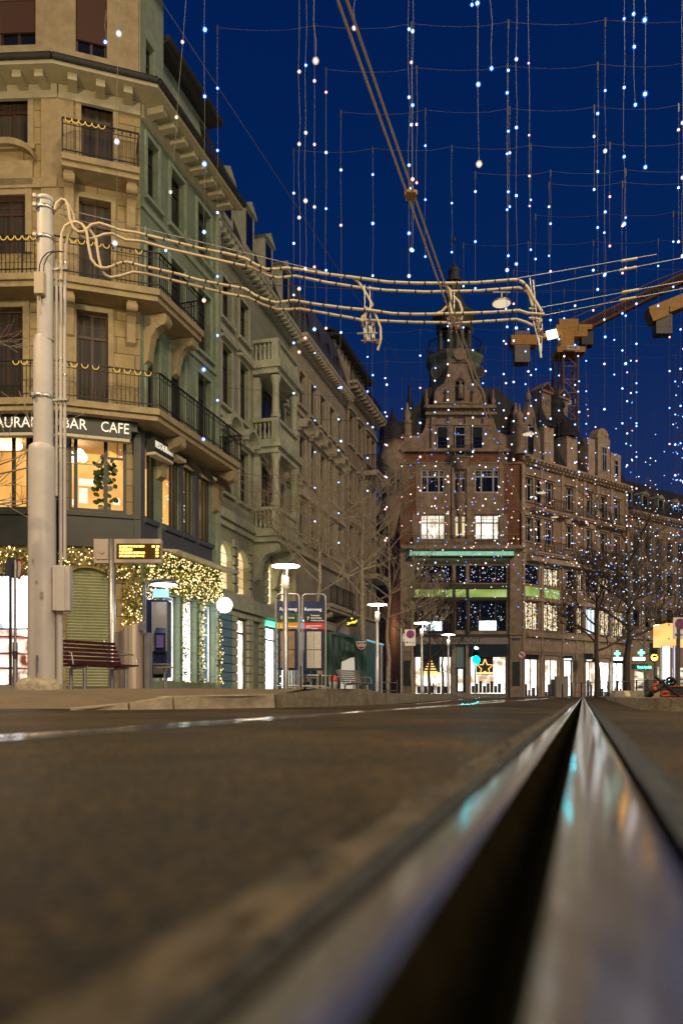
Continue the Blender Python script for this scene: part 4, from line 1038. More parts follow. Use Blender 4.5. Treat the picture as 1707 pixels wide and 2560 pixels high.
# gable
def outline(pts): return [SF.pt(aF(u), zF(v), -.02) for u, v in pts]
gl1 = [(1003, 1125), (1003, 1085), (1016, 1088), (1040, 1089), (1055, 1082), (1062, 1068), (1066, 1040), (1070, 1020), (1230, 1020), (1233, 1045), (1240, 1070), (1250, 1082), (1264, 1088), (1282, 1086), (1296, 1080), (1296, 1125)]
mb = MB(); mb.prism(outline(gl1)[::-1], Vector((0, .5, 0))); gw = mb.build('gable', mFs, BF)
gl2 = [(1085, 1012), (1087, 985), (1094, 972), (1110, 962), (1116, 948), (1121, 928), (1124, 908), (1135, 900), (1148, 897), (1161, 900), (1172, 908), (1176, 928), (1182, 948), (1190, 962), (1202, 972), (1209, 985), (1211, 1012)]
mb = MB(); mb.prism(outline(gl2)[::-1], Vector((0, .45, 0)))
c_ = outline(gl2)
mb.tube([p + Vector((0, -.06, 0)) for p in c_], .12, 6)
for u in (1116, 1182):
    c = SF.pt(aF(u), zF(1000), .12); mb.ball(c, .38, 8, 6, sq=(.5, .5, 1.5)); mb.ball(c + UP * .7, .2, 8, 5)
mb.build('gable_top', pmat('pale carved gable', (.33, .255, .19), .85, 0, .4, 2.5, .8, 5), BF)
mb = MB(); b = rF(1139, 955, 1160, 1000); SF.box(mb, *b, .0, .06); c = SF.pt((b[0] + b[1]) / 2, b[3], .03)
mb.disc(SF.pt((b[0] + b[1]) / 2, b[3], .0), (b[1] - b[0]) / 2, (0, -1, 0), 16, 0, .06); mb.build('niche', M_dark, BF)
mb = MB(); c = SF.pt(aF(1149.5), zF(998), .2)
mb.lathe(c, [(.0, 0), (.26, 0), (.22, .5), (.2, .9), (.25, 1.05), (.09, 1.2), (.12, 1.35), (.0, 1.5)], 10)
for u in (1066, 1233):
    mb.lathe(SF.pt(aF(u), zF(1020), -.2), [(.25, 0), (.3, .2), (.12, .35), (.22, .7), (.1, 1.0), (.05, 1.6), (0, 1.7)], 8)
mb.box(SF.pt(aF(1148), zF(898), -.1), (1.2, .4, .6)); mb.disc(SF.pt(aF(1148), zF(888), .16), .52, (0, -1, 0), 16, 0, .12)
mb.build('statue', mFs, BF)
mb = MB()
SF.box(mb, aF(1062), aF(1240), zF(1040), zF(1033), .0, .35); SF.box(mb, aF(1064), aF(1236), zF(1024), zF(1016), .0, .45); SF.box(mb, aF(1090), aF(1205), zF(1012), zF(1008), .0, .3)
for i in range(10): SF.box(mb, aF(1090 + i * 12), aF(1091.5 + i * 12), zF(1038), zF(1028), .0, .2)
for u in (1083, 1126, 1168, 1212): SF.box(mb, aF(u) - .2, aF(u) + .2, zF(1122), zF(1045), .0, .22)
mb.build('stone_trim', mFs, BF)
for b in fw_top: window(SF, b, BF, -.10, M_whiteframe, M_glass, 0, .28, fw=.06)
for i, b in enumerate(fw_top):
    if i != 1: mb = MB(); SF.box(mb, b[0] + .06, b[1] - .06, b[3] - .95, b[3] - .05, .16, .2); mb.build('roller_blind', pmat('dark green blind', (.006, .02, .018), .8), BF)
for b in fw_mid:
    big = b[1] - b[0] > 1; window(SF, b, BF, .1, M_whiteframe, M_glass2 if not big else M_glass, 0, .30, fw=.10, vm=[.27, .76] if big else [], grid=6 if big else 2)
M_rm = [emat('lit office window', (1, .84, .66), 1.35, False), emat('lit stair window', (1, .80, .40), 1.0, False)]
for i, b in enumerate(fw_lit):
    big = b[1] - b[0] > 1; w = window(SF, b, BF, .1, M_whiteframe if i < 3 else M_green, E_room if big else M_rm[1], 0, .30, fw=.09, vm=[.27, .76] if big else [], grid=8 if big else 2)
mb = MB()
for b in (fw_lit[0], fw_lit[3]):
    for k in range(12): mb.ball(SF.pt(b[0] + (b[1] - b[0]) * (k + .5) / 12, b[2] + .16, -.05), .12, 6, 4)
mb.build('flower_trough', M_stone_plain, BF)
# centre oriel
mb = MB(); co = aF(1149.5)
for z0, z1, r in ((zF(1176), zF(1148), .95), (zF(1286), zF(1236), .55)):
    mb.lathe(SF.pt(co, 0, .0), [(0, z0), (r * .5, z0), (r, z1 - .12), (r * 1.08, z1 - .1), (r * 1.08, z1), (0, z1)], 12, 0, False, math.pi, 2 * math.pi)
SF.box(mb, co - .09, co + .09, zF(1343), zF(1180), .06, .3)
for u in (1131, 1168): SF.box(mb, aF(u) - .1, aF(u) + .1, zF(1345), zF(1170), .06, .22)
mb.build('oriel', mFs, BF)
railing([off(SF, co - 1.0, .1), off(SF, co - .8, .8), off(SF, co + .8, .8), off(SF, co + 1.0, .1)], zF(1148), .9, BF)
slab([off(SF, aF(1030), .85), off(SF, aF(1284), .85)], [off(SF, aF(1030), .08), off(SF, aF(1284), .08)], zF(1374), .25, BF, mFs)
railing([off(SF, aF(1030), .1), off(SF, aF(1030), .8), off(SF, aF(1284), .8), off(SF, aF(1284), .1)], zF(1374), 1.0, BF, step=.14)
# lit glass bands and shop storeys
E_green1 = emat('mint glowing glass band', (.42, .95, .62), .62, True); E_green2 = emat_var('lime glowing glass band', (.50, .80, .12), (.66, .90, .25), .42, .62, (.3, .3, .9), True, 2)
mb = MB(); SF.box(mb, aF(1023), aF(1278), zF(1393.5), zF(1383.5), .36, .96); mb.build('glowing_band', E_green1, BF)
mb = MB(); SF.box(mb, aF(1020), aF(1280), zF(1383), zF(1380), .36, 1.0); SF.box(mb, aF(1020), aF(1280), zF(1397), zF(1394), .36, 1.0); mb.build('band_frame', M_black, BF)
mb = MB()
for b in mz1: SF.quad(mb, b[0], b[1], zF(1493), zF(1474), .10)
mb.build('glowing_band', E_green2, BF)
mb = MB()
SF.box(mb, aF(1030), aF(1268), zF(1472), zF(1461), .09, .2); SF.box(mb, aF(1030), aF(1268), zF(1501), zF(1494), .09, .25); SF.box(mb, aF(1030), aF(1268), zF(1594), zF(1586), .09, .3)
for u in (1133, 1167): SF.box(mb, aF(u) - .1, aF(u) + .1, zF(1584), zF(1474), .09, .22)
mb.build('iron_frame', M_dark, BF)
mb = MB()
for b in mz1:
    SF.box(mb, b[0], b[1], zF(1414), b[3], -.1, .02)
    for s_ in (0, 1):
        x = b[s_]; d = 1 if s_ == 0 else -1; N = 5; r = .45; pc = [SF.pt(x, b[3] + .0, .085), *[SF.pt(x + d * (r - r * math.cos(math.pi / 2 * k / N)), b[3] - r + r * math.sin(math.pi / 2 * k / N), .085) for k in range(N + 1)]]
        mb.prism(pc if d > 0 else pc[::-1], Vector((0, .1, 0)))
mb.build('arched_head', mFs, BF)
rnd = random.Random(12)
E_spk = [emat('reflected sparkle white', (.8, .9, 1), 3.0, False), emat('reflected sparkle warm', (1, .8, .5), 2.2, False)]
def sparkle(fr, b, n, o, t):
    """small glowing flecks on a window pane, painted glints of reflected lights and goods"""
    g = MB()
    for i in range(n):
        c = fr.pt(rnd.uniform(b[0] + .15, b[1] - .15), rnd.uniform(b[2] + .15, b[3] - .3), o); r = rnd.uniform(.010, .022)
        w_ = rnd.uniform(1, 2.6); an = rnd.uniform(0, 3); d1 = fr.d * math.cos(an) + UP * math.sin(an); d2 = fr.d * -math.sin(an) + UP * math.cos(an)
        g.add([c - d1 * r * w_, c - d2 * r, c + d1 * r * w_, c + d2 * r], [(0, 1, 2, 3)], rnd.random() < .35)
    k = g.build('glowing_flecks', E_spk, t); k['kind'] = 'stuff'
for k, b in enumerate(sm):
    g = MB()
    for i in range(46 if b[1] - b[0] > .9 else 26):
        c = S1.pt(rnd.uniform(b[0] + .1, b[1] - .1), ZM0 + .1 + 2.1 * rnd.random() ** 1.5, -.5 - rnd.random() * .4); r = rnd.choice((.012, .016, .024))
        g.add([c + Vector(q) * r for q in ((1, 0, 0), (-1, 0, 0), (0, 1, 0), (0, -1, 0), (0, 0, 1), (0, 0, -1))], [(0, 2, 4), (2, 1, 4), (1, 3, 4), (3, 0, 4), (2, 0, 5), (1, 2, 5), (3, 1, 5), (0, 3, 5)], rnd.random() < .3)
    g.build('glowing_flecks', E_spk, B1)['kind'] = 'stuff'
for b in mz1 + mz2:
    big = b[1] - b[0] > 1; w = window(SF, b, BF, .25, M_dark, M_glass, 0, .0, fw=.08, vm=[.3, .72] if big else [])
    sparkle(SF, (b[0], b[1], b[2], b[3]), 52 if big else 12, -.2, w)
E_scr = emat('pale blue lit panel', (.72, .88, 1), 3.0, True)
for q in ((1061, 1553, 1104, 1576), (1198, 1552, 1240, 1575)):
    b = rF(*q); mb = MB(); SF.box(mb, *b, -.18, -.06); mb.build('lit_panel', E_scr, BF)
sgn = rF(1030, 1611, 1268, 1594); mb = MB(); SF.box(mb, *sgn[:2], zF(1611), zF(1594.5), .09, .32); fb = mb.build('fascia_board', pmat('grey fascia', (.30, .27, .23), .5, 0, .2, 3), BF)
text(SF.pt(aF(1152), zF(1602.5), .33), SF.d, UP, 'NAVYBOOT', .60, M_black, fb)
mb = MB(); SF.box(mb, aF(1037), aF(1128), zF(1641), zF(1612), .1, .35); mb.cut(); SF.box(mb, aF(1175), aF(1265), zF(1641), zF(1612), .1, .35); mb.build('blue_awning', pmat('dark blue awning', (.006, .022, .04), .7), BF)
for i, b in enumerate(gF):
    w = window(SF, b, BF, .2, M_dark, E_rglass, 0, 0, fw=.06, name='shop_window' if i != 1 else 'shop_door')
    mb = MB(); SF.quad(mb, b[0] - .6, b[1] + .6, b[2], b[3] + .3, -1.6 - .02 * i); mb.build('lit_display', E_shop, w)
    if i == 1:
        mb = MB(); SF.box(mb, b[0], b[1], 2.35, 2.5, -.2, -.1); SF.box(mb, b[0] + .06, b[0] + .2, .1, 2.35, -.2, -.1); SF.box(mb, b[1] - .2, b[1] - .06, .1, 2.35, -.2, -.1); SF.box(mb, b[0] + .2, b[1] - .2, .1, .5, -.2, -.12); mb.build('door_leaf', pmat('blue door', (.01, .03, .07), .4), w)
        mb = MB(); SF.box(mb, b[0] + .05, b[1] - .05, 2.5, b[3] - .05, -.19, -.14); mb.build('door_fanlight', pmat('grey blue fanlight', (.22, .30, .30), .4), w)
mb = MB(); b = rF(1060, 1641, 1103, 1686); SF.box(mb, *b, -1.2, -1.1); b = rF(1196, 1641, 1238, 1686); SF.box(mb, *b, -1.2, -1.1); mb.build('display_board', M_dark, BF)
E_gold = emat('golden display star', (1, .62, .18), 2.0, False)
mb = MB()
def loop(pts, r): mb.tube(pts, r, 5)
cs = SF.pt(aF(1217), zF(1668), -1.0)
star = [cs + Vector((math.sin(k * math.pi / 5) * (.72 if k % 2 == 0 else .32), 0, math.cos(k * math.pi / 5) * (.72 if k % 2 == 0 else .32))) for k in range(11)]
loop(star, .045)
for k in range(5):
    r = .12 + .11 * k; z = zF(1652) - .22 * k; loop([SF.pt(aF(1079), z, -1.0) + Vector((r * math.cos(t), r * .3 * math.sin(t), 0)) for t in [math.pi * 2 * q / 12 for q in range(13)]], .04)
SF.box(mb, aF(1062), aF(1102), zF(1686), zF(1680), -1.08, -1.0); SF.box(mb, aF(1197), aF(1237), zF(1684), zF(1680), -1.08, -1.0); mb.build('display_ornament', E_gold, BF)
mb = MB()
for k in range(8):
    a = aF(1182) + k * .32; SF.box(mb, a, a + .22, .35, .95 + .2 * (k % 3), -.9, -.6)
for k in range(5):
    a = aF(1045) + k * .55; SF.box(mb, a, a + .3, .3, .9, -.9, -.6)
mb.build('goods', M_dark, BF)
for q in ((1008, 1652, 1026, 1715), (1278, 1655, 1296, 1715)):
    b = rF(*q); mb = MB(); SF.box(mb, *b, .36, .40); mb.build('display_case', M_green, BF)
b = rF(1276, 1596, 1296, 1602); mb = MB(); SF.box(mb, *b, .355, .38); mb.build('street_plate', pmat('street name plate', (.05, .07, .12), .4), BF)
# roofs and tower
mb = MB()
for s0, s1, u0, u1 in ((0, 1, 1008, 1062), (1, 0, 1240, 1312)):
    if s0 == 0: pl = [(1008, 1086), (1012, 1030), (1052, 1000), (1062, 962), (1082, 962), (1082, 1086)]
    else: pl = [(1215, 1086), (1215, 965), (1245, 962), (1290, 1005), (1340, 1040), (1340, 1086)]
    mb.cut(); mb.prism([SF.pt(aF(u), zF(v), -.6) for u, v in pl][::-1], Vector((0, 7, 0)))
mb.build('roof', M_slate, BF)
TC = SF.pt(aF(1149), 0, -3.4); kf = (DF + 3.4) / DF
def zT(v): return CH + (HY - v) / F * (DF + 3.4)
mT = pmat('green copper tower', (.18, .21, .14), .7, 0, .3, .8, .2, 6); mTd = pmat('dark slate dome', (.07, .078, .068), .6, 0, .3, 2)
mb = MB(); mb.lathe(TC, [(2.28, zT(1080)), (2.28, zT(912))], 8, 0, False, rz=R(22.5)); mb.build('tower_drum', mT, BF)
mb = MB()
for u in (1094, 1203): c = SF.pt(aF(u), zT(955), -1.25); mb.tube([c + Vector((.42 * math.cos(t), 0, .5 * math.sin(t))) for t in [2 * math.pi * q / 14 for q in range(15)]], .07, 5); mb.disc(c, .38, (0, -1, 0), 14, 1)
mb.build('oval_window', [mT, M_black], BF)
mb = MB(); mb.lathe(TC, [(2.3, zT(920)), (2.55, zT(908)), (2.6, zT(900)), (0, zT(899))], 8, 0, False, rz=R(22.5)); mb.build('gallery_floor', mT, BF)
oc = [xy(TC + Vector((2.5 * math.cos(R(22.5 + 45 * k)), 2.5 * math.sin(R(22.5 + 45 * k)), 0))) for k in range(9)]
railing(oc, zT(900), 1.25, BF, step=.2, mat=M_iron)
mb = MB()
for k in range(8):
    t = R(22.5 + 45 * k); mb.cut(); mb.lathe(TC + Vector((1.35 * math.cos(t), 1.35 * math.sin(t), 0)), [(.17, zT(899)), (.17, zT(833))], 6)
mb.cut(); mb.lathe(TC, [(.5, zT(899)), (.5, zT(833))], 8)
mb.build('tower_column', mT, BF)
mb = MB()
mb.lathe(TC, [(1.55, zT(833)), (1.62, zT(815)), (1.5, zT(812)), (1.9, zT(797)), (1.95, zT(792)), (1.55, zT(783)), (1.15, zT(772)), (.82, zT(757)), (.62, zT(742)), (.50, zT(728)), (0, zT(727))], 16)
mb.lathe(TC, [(.6, zT(705)), (.66, zT(700)), (.5, zT(697)), (.5, zT(682)), (.58, zT(680)), (.40, zT(672)), (.15, zT(664)), (.04, zT(655)), (.035, zT(620)), (0, zT(600))], 12)
mb.ball(TC + UP * zT(600), .16, 8, 6, sq=(1, 1, 1.6))
mb.build('dome', mTd, BF)
mb = MB(); mb.lathe(TC, [(.42, zT(735)), (.42, zT(728)), (.34, zT(726)), (.34, zT(705))], 10)
for k in range(6): mb.lathe(TC + Vector((.46 * math.cos(R(60 * k)), .46 * math.sin(R(60 * k)), 0)), [(.07, zT(728)), (.07, zT(704))], 5)
mb.build('lantern', mT, BF)
# corner oriel tower on the left, finials
mb = MB(); c = Vector((4.35, DF + .9, 0))
mb.lathe(c, [(.1, zF(1345)), (.5, zF(1320)), (1.1, zF(1275)), (1.15, zF(1160)), (1.5, zF(1150)), (1.25, zF(1146)), (1.1, zF(1120)), (1.1, zF(1105)), (1.35, zF(1100))], 12)
mb.build('corner_oriel', mFs, BF)
mb = MB()
for k in range(4):
    t = R(200 + 32 * k)
    for v0, v1 in ((1240, 1175), (1345, 1345)): mb.box(c + Vector((1.12 * math.cos(t), 1.12 * math.sin(t), (zF(v0) + zF(v1)) / 2)), (.12, .38, max(.01, zF(v1) - zF(v0))), t)
mb.build('oriel_window', M_glass, BF)
mb = MB(); mb.lathe(c, [(1.35, zF(1100)), (1.1, zF(1085)), (1.15, zF(1065)), (.7, zF(1050)), (.3, zF(1040)), (.1, zF(1020)), (0, zF(1000))], 12)
mb.cut(); mb.lathe(Vector((5.9, DF + 2, 0)), [(.5, zF(1060)), (.32, zF(1000)), (.12, zF(960)), (.14, zF(945)), (.05, zF(938)), (0, zF(930))], 8)
mb.build('spire', M_slate, BF)
mb = MB()
for u, vt in ((1018, 1000), (1290, 1030)):
    mb.cut(); mb.lathe(SF.pt(aF(u), zF(1090), -.3), [(.4, 0), (.4, 1.2), (.5, 1.3), (.22, 1.5), (.35, 2.0), (.15, 2.3), (.1, 2.8), (0, 3.0)], 8)
mb.build('finial', mFs, BF)
# side wall of the house, going back along the left lane
mb = MB(); mb.add([Vector((4.93, DF, -.3)), Vector((3.2, DF + 14, -.3)), Vector((3.2, DF + 14, 19)), Vector((4.93, DF, 19))], [(0, 1, 2, 3)]); mb.build('side_wall', mF, BF)
wl = thing('added_lane_lamp', 'small warm lamp on a bracket in the side lane left of the brick house', 'lamp', (3.0, 70.0, 6.2))  # lamp added to lift the dark gap beside the house
mb = MB(); mb.ball((3.0, 70.0, 6.2), .16, 10, 8); mb.build('globe', emat('warm lane globe', (1, .72, .40), 6, True), wl)
mb = MB(); mb.tube([(3.0, 70.0, 6.35), (3.0, 70.0, 6.6), (4.6, 70.2, 6.7)], .03, 6); mb.build('bracket', M_iron, wl)
l_ = bpy.data.lights.new('added_light', 'POINT'); l_.energy = 130; l_.color = (1, .72, .42); l_.shadow_soft_size = .16
l_o = bpy.data.objects.new('added_light', l_); COL.objects.link(l_o); l_o.parent = wl; l_o.location = (0, -.35, -.1)
# low house in the gap
HL = thing('lane_house', 'dim house in the side lane left of the gabled brick house', 'building', (2, 84, 0))
mb = MB(); mb.box((0.5, 86, 5.5), (9, 8, 11.4)); mb.build('wall', mt4, HL)
mb = MB(); mb.prism([(-4.6, 81.5, 11.25), (5.6, 81.5, 11.25), (2, 83.5, 14.5), (-2, 83.5, 14.5)], Vector((0, 8, 0))); mb.build('roof', M_slate, HL)
mb = MB()
for k in range(3):
    for z in (3.8, 6.8): mb.cut(); mb.box((1.0 + 1.5 * k, 81.98, z), (.8, .06, 1.5))
mb.build('window', emat('dim yellow window', (1, .75, .3), .8, False), HL)

# ------------------------------------------------------------------ right hand row
R1 = Fr(15.35, DF + .05, 27.4, 76.5)
mR = ashlar('warm brown stone', (.50, .375, .255), R1.ang, .9, .45, .012, .6, .1); mRt = pmat('warm stone trim', (.56, .43, .30), .85, 0, .3, 2, .4, 10)
# frontages narrowed by perspective: heights come from the level above the eye
bR = [R1.au(u) for u in (1324, 1350, 1372, 1398, 1424, 1449, 1470, 1495, 1515, 1540, 1556)]
gR = [(R1.au(a), R1.au(b), .05, 3.6) for a, b in ((1312, 1347), (1362, 1398), (1410, 1431), (1461, 1492), (1497, 1526), (1529, 1562))]
mR1 = [(R1.au(a), R1.au(b), z0, z1) for a, b in ((1312, 1346), (1359, 1398), (1414, 1436), (1441, 1457), (1461, 1491), (1494, 1525), (1528, 1561)) for z0, z1 in ((5.7, 8.1), (9.6, 11.2))]
BR = row_building('apartment_house', 'long warm stone house with dormers and lit shop floors right of the gabled house', R1, 20.1, [R1.au(u) for u in (1321, 1345, 1372, 1422, 1470, 1507, 1540)],
                  [(16.6, 18.6, 'flat', 1.05), (13.2, 15.2, 'ped', 1.05)], mR, mRt, gR + mR1, corn=(.7, .5, .5), frame=M_whiteframe)
E_warmwin = emat_var('warm shop floor lights', (.45, .22, .08), (1, .80, .48), .12, 1.5, (5, 5, 6), True, 3, .40, .62)
for i, b in enumerate(mR1):
    w = window(R1, b, BR, .25, M_dark, [E_warmwin, M_glass, E_warmwin, E_warmwin][i % 4] if i not in (4, 5) else M_glass, 2, 0, fw=.09)
    sparkle(R1, b, 22, -.2, w)
E_shelfcool = emat('cool lit shelves', (.75, .88, 1), 1.4, False)
mb = MB(); b = (R1.au(1463), R1.au(1489), 5.8, 8.0); R1.quad(mb, *b, -.215); mb.build('lit_display', E_shelfcool, BR)
mb = MB()
for a, b in ((1312, 1346), (1359, 1398)): mb.cut(); R1.quad(mb, R1.au(a), R1.au(b), 8.55, 9.35, .02)
mb.build('glowing_band', E_green2, BR)
mb = MB(); R1.box(mb, .3, R1.L, 8.2, 8.5, .003, .18); R1.box(mb, .3, R1.L, 5.1, 5.5, .003, .22); R1.box(mb, .3, R1.L, 11.5, 12.0, .003, .55); band(mb, R1, 0, R1.L, 3.9, .9, .06); band(mb, R1, 0, R1.L, 15.9, .2, .15)
for u in (1306, 1352, 1404, 1438, 1459, 1492.5, 1526.5, 1563):
    a = R1.au(u); R1.box(mb, a - .10, a + .10, -.2, 12.0, .003, .14)
    R1.box(mb, a - .2, a + .2, 12.2, 19.6, .003, .12)
mb.build('stone_trim', mRt, BR)
for i, b in enumerate(gR):
    w = window(R1, b, BR, .25, M_dark, E_rglass, 1, 0, fw=.07, name='shop_window'); mb = MB(); R1.quad(mb, b[0] - .1, b[1] + .5, b[2], b[3] + .2, -.5 - .02 * i)
    mb.build('lit_display', E_shop if i in (0, 1, 3) else E_shopcool, w)
    mb = MB(); q = b[0] + .12
    while q < b[1] - .25:
        ww = rnd.uniform(.12, .34); hh = rnd.choice((.45, .6, .8, 1.1, 1.55)); R1.box(mb, q, q + ww, .1, hh, -.46, -.32); q += ww + rnd.uniform(.05, .35)
    mb.build('goods', [M_dark, M_brownwood, pmat('grey goods', (.25, .24, .22), .7), M_blue][i % 4], w)
    mb = MB(); R1.box(mb, b[0], b[1], b[3] - .42, b[3], -.22, -.12); mb.build('header_panel', [M_dark, mRt, M_green][i % 3], w)
for z in (12.25, 15.95):
    for a0, a1 in ((.4, 5.5), (6.3, 9.0), (10.2, 14.6)):
        slab([off(R1, a0, .9), off(R1, a1, .9)], [off(R1, a0, 0), off(R1, a1, 0)], z, .25, BR, mRt); railing([off(R1, a0, .85), off(R1, a1, .85)], z, 1.0, BR, step=.16)
mansard(R1, 20.1, BR, .2, 3.0, 1.6)
mb = MB()
def rpt(u, o=0): return R1.au(u, o)
for u, w_, z0, z1 in ((1369, 1.3, 20.1, 23.4), (1427, 1.5, 20.1, 23.2)):   # dormer turrets
    a = rpt(u); mb.cut(); R1.box(mb, a - w_ / 2, a + w_ / 2, z0, z1, -1.6, .1)
mb.build('dormer', mRt, BR)
mb = MB()
for u, w_, z1 in ((1369, 1.3, 23.4), (1427, 1.5, 23.2)):
    a = rpt(u); c = R1.pt(a, z1, -.75); mb.cut(); mb.lathe(c, [(w_ * .85, 0), (w_ * .8, .25), (w_ * .45, .6), (w_ * .25, 1.3), (.05, 2.0), (0, 2.3)], 8)
mb.cut(); a = rpt(1452); c = R1.pt(a, 0, -3.0); kz = lambda v: R1.zv(a, v, -3.0)
mb.lathe(c, [(3.0, kz(1125)), (2.4, kz(1098)), (1.7, kz(1060)), (.95, kz(1040)), (.85, kz(1022)), (1.05, kz(1018)), (.95, kz(1008)), (.7, kz(1000)), (.45, kz(985)), (.2, kz(960)), (.08, kz(930)), (.16, kz(912)), (.05, kz(905)), (.02, kz(880))], 14)
mb.cut(); a = rpt(1527); c = R1.pt(a, 0, -1.6); kz = lambda v: R1.zv(a, v, -1.6)
mb.lathe(c, [(1.5, kz(1145)), (1.1, kz(1135)), (.45, kz(1118)), (.15, kz(1095)), (.03, kz(1065))], 10)
mb.build('spire', M_slate, BR)
mb = MB()
a0, a1 = rpt(1468), rpt(1549)
p = [(1468, 1165), (1468, 1122), (1480, 1118), (1494, 1126), (1498, 1140), (1520, 1145), (1520, 1138), (1532, 1136), (1549, 1142), (1549, 1190), (1510, 1185)]
R1.box(mb, rpt(1490), rpt(1520), 20.1, 24.0, -.9, .15); R1.box(mb, rpt(1521), rpt(1546), 20.1, 22.9, -1.9, .2); R1.box(mb, rpt(1466), rpt(1484), 20.1, 23.6, -1.2, .1)
mb.disc(R1.pt(rpt(1505), 24.0, -.8), (rpt(1520) - rpt(1490)) / 2, R1.n, 16, 0, .9)
mb.build('gable', mRt, BR)
window(R1, (rpt(1499), rpt(1511), 20.9, 23.2), BR, -.17, M_whiteframe, M_glass, 1, .3); window(R1, (rpt(1529), rpt(1539), 20.7, 22.3), BR, -.22, M_whiteframe, M_glass, 0, .3)
# ornate gable over the first bay
mb = MB()
pl = [(1303, 1150), (1303, 1100), (1308, 1060), (1313, 1035), (1318, 1015), (1322, 1000), (1327, 1015), (1333, 1035), (1336, 1060), (1345, 1090), (1350, 1150)]
mb.prism([R1.pt(rpt(u), R1.zv(rpt(u), v), .12) for u, v in pl], -R1.n * .5)
mb.lathe(R1.pt(rpt(1293), 20.2, .2), [(.5, 0), (.5, 2.4), (.6, 2.5), (.25, 2.7), (.4, 3.3), (.15, 3.6), (0, 4.4)], 8)
mb.lathe(R1.pt(rpt(1322), R1.zv(rpt(1322), 1000), -.1), [(.2, 0), (.25, .4), (.1, .7), (0, 1.3)], 8)
mb.build('carved_gable', mFs, BR)
window(R1, (rpt(1316), rpt(1328), 20.6, 23.0), BR, -.16, M_dark, M_glass, 0, .3)
mb = MB()
for u, w_ in ((1354, .95), (1396, .95)):
    a = rpt(u, -3); c = R1.pt(a, 0, -3); mb.cut()
    mb.box(c + UP * 24.6, (w_ * 1.4, 1.0, 6.4), R1.ang)
    mb.box(c + UP * 27.9, (w_ * 1.7, 1.3, .2), R1.ang); 
    for s_ in (-1, 1): mb.obox(c + UP * 28.4 + R1.d * (s_ * .42), (1.2, 1.4, .1), Matrix.Rotation(R1.ang, 3, 'Z') @ Matrix.Rotation(s_ * .7, 3, 'Y'))
mb.build('chimney', mFs, BR)
# shop signs on the right
def wall_sign(label, fr, u0, v0, u1, v1, o, body, mb_mat, txtmat=None, size=.4, th=.12, cat='sign', **k):
    a0, a1 = fr.au(u0, o), fr.au(u1, o); m = (a0 + a1) / 2; z0, z1 = fr.zv(m, v1, o), fr.zv(m, v0, o)
    t = thing('shop_sign', label, cat, tuple(fr.pt(m, z0, o)))
    mb = MB(); fr.box(mb, a0, a1, z0, z1, o - th, o); mb.build('sign_board', mb_mat, t)
    if body: text(fr.pt(m, (z0 + z1) / 2, o + .012), fr.d, UP, body, size, txtmat, t, **k)
    return t
M_wlet = emat('white glowing letters', (1, 1, 1), 2.2, False); M_glet = emat('green glowing letters', (.15, 1, .62), 3.2, False)
t = thing('shop_sign', 'black box sign with small white capital letters, ESPRIT, beside a bright shop', 'sign', tuple(P(1470, 1655, 70)))
mb = MB(); c = P(1470, 1645, 70); mb.box(c, (.66, .5, .78)); mb.build('sign_board', M_black, t); text(P(1470, 1650, 70) + Vector((0, -.27, -.05)), (1, 0, 0), UP, 'ESPRIT', .17, M_wlet, t)
t = thing('shop_sign', 'small dark sign with a pale blue lit strip over a shop door', 'sign', tuple(P(1418, 1645, 68)))
mb = MB(); mb.box(P(1418, 1643, 69), (.72, .3, .22)); mb.build('sign_board', M_black, t); mb = MB(); mb.box(P(1418, 1648, 69), (.60, .34, .13)); mb.build('lit_strip', E_shelfcool, t)
E_cross = emat('green pharmacy cross', (.12, 1, .58), 5, True)
for (u, v, Y, s, lab) in ((1542, 1634, 70, .46, 'green glowing pharmacy cross over a bright shop window, the left one'), (1602, 1632, 69, .50, 'green glowing pharmacy cross above a white lit sign, the right one')):
    t = thing('pharmacy_cross', lab, 'sign', tuple(P(u, v, Y)), 'green pharmacy crosses')
    mb = MB(); c = P(u, v, Y); mb.box(c, (s * .36, .12, s * 1.1)); mb.box(c + Vector((s * .37, 0, 0)), (s * .36, .12, s * .36)); mb.box(c - Vector((s * .37, 0, 0)), (s * .36, .12, s * .36)); mb.build('cross', E_cross, t)
    mb = MB(); mb.tube([c, c + Vector((0, 1.2, 0))], .03, 5); mb.build('bracket', M_dark, t)
M_wsign = emat('white lit sign', (.85, 1, .97), 2.6, False)
for (u, v, w_, lab) in ((1544, 1647, 21, 'white lit strip sign under the left green cross'), (1596, 1647, 29, 'white lit strip sign under the right green cross')):
    t = thing('shop_sign', lab, 'sign', tuple(P(u, v, 69.5))); mb = MB(); mb.box(P(u, v, 69.5), (w_ / F * 69.5, .2, 7.5 / F * 69.5)); mb.build('lit_board', M_wsign, t); mb = MB(); mb.box(P(u, v, 69.68), (w_ / F * 69.5 + .08, .15, 9 / F * 69.5)); mb.build('sign_back', M_metal, t)
t = thing('shop_sign', 'green glowing pharmacy name sign beside the amber traffic light', 'sign', tuple(P(1610, 1668, 66)))
mb = MB(); mb.box(P(1598, 1667, 66.2), (1.35, .1, .45)); mb.build('sign_board', pmat('dark green board', (.01, .05, .04), .5), t)
text(P(1610, 1668, 66) , (1, 0, 0), UP, 'Victoria Apotheke', .34, M_glet, t, sx=.48, bold=.006)

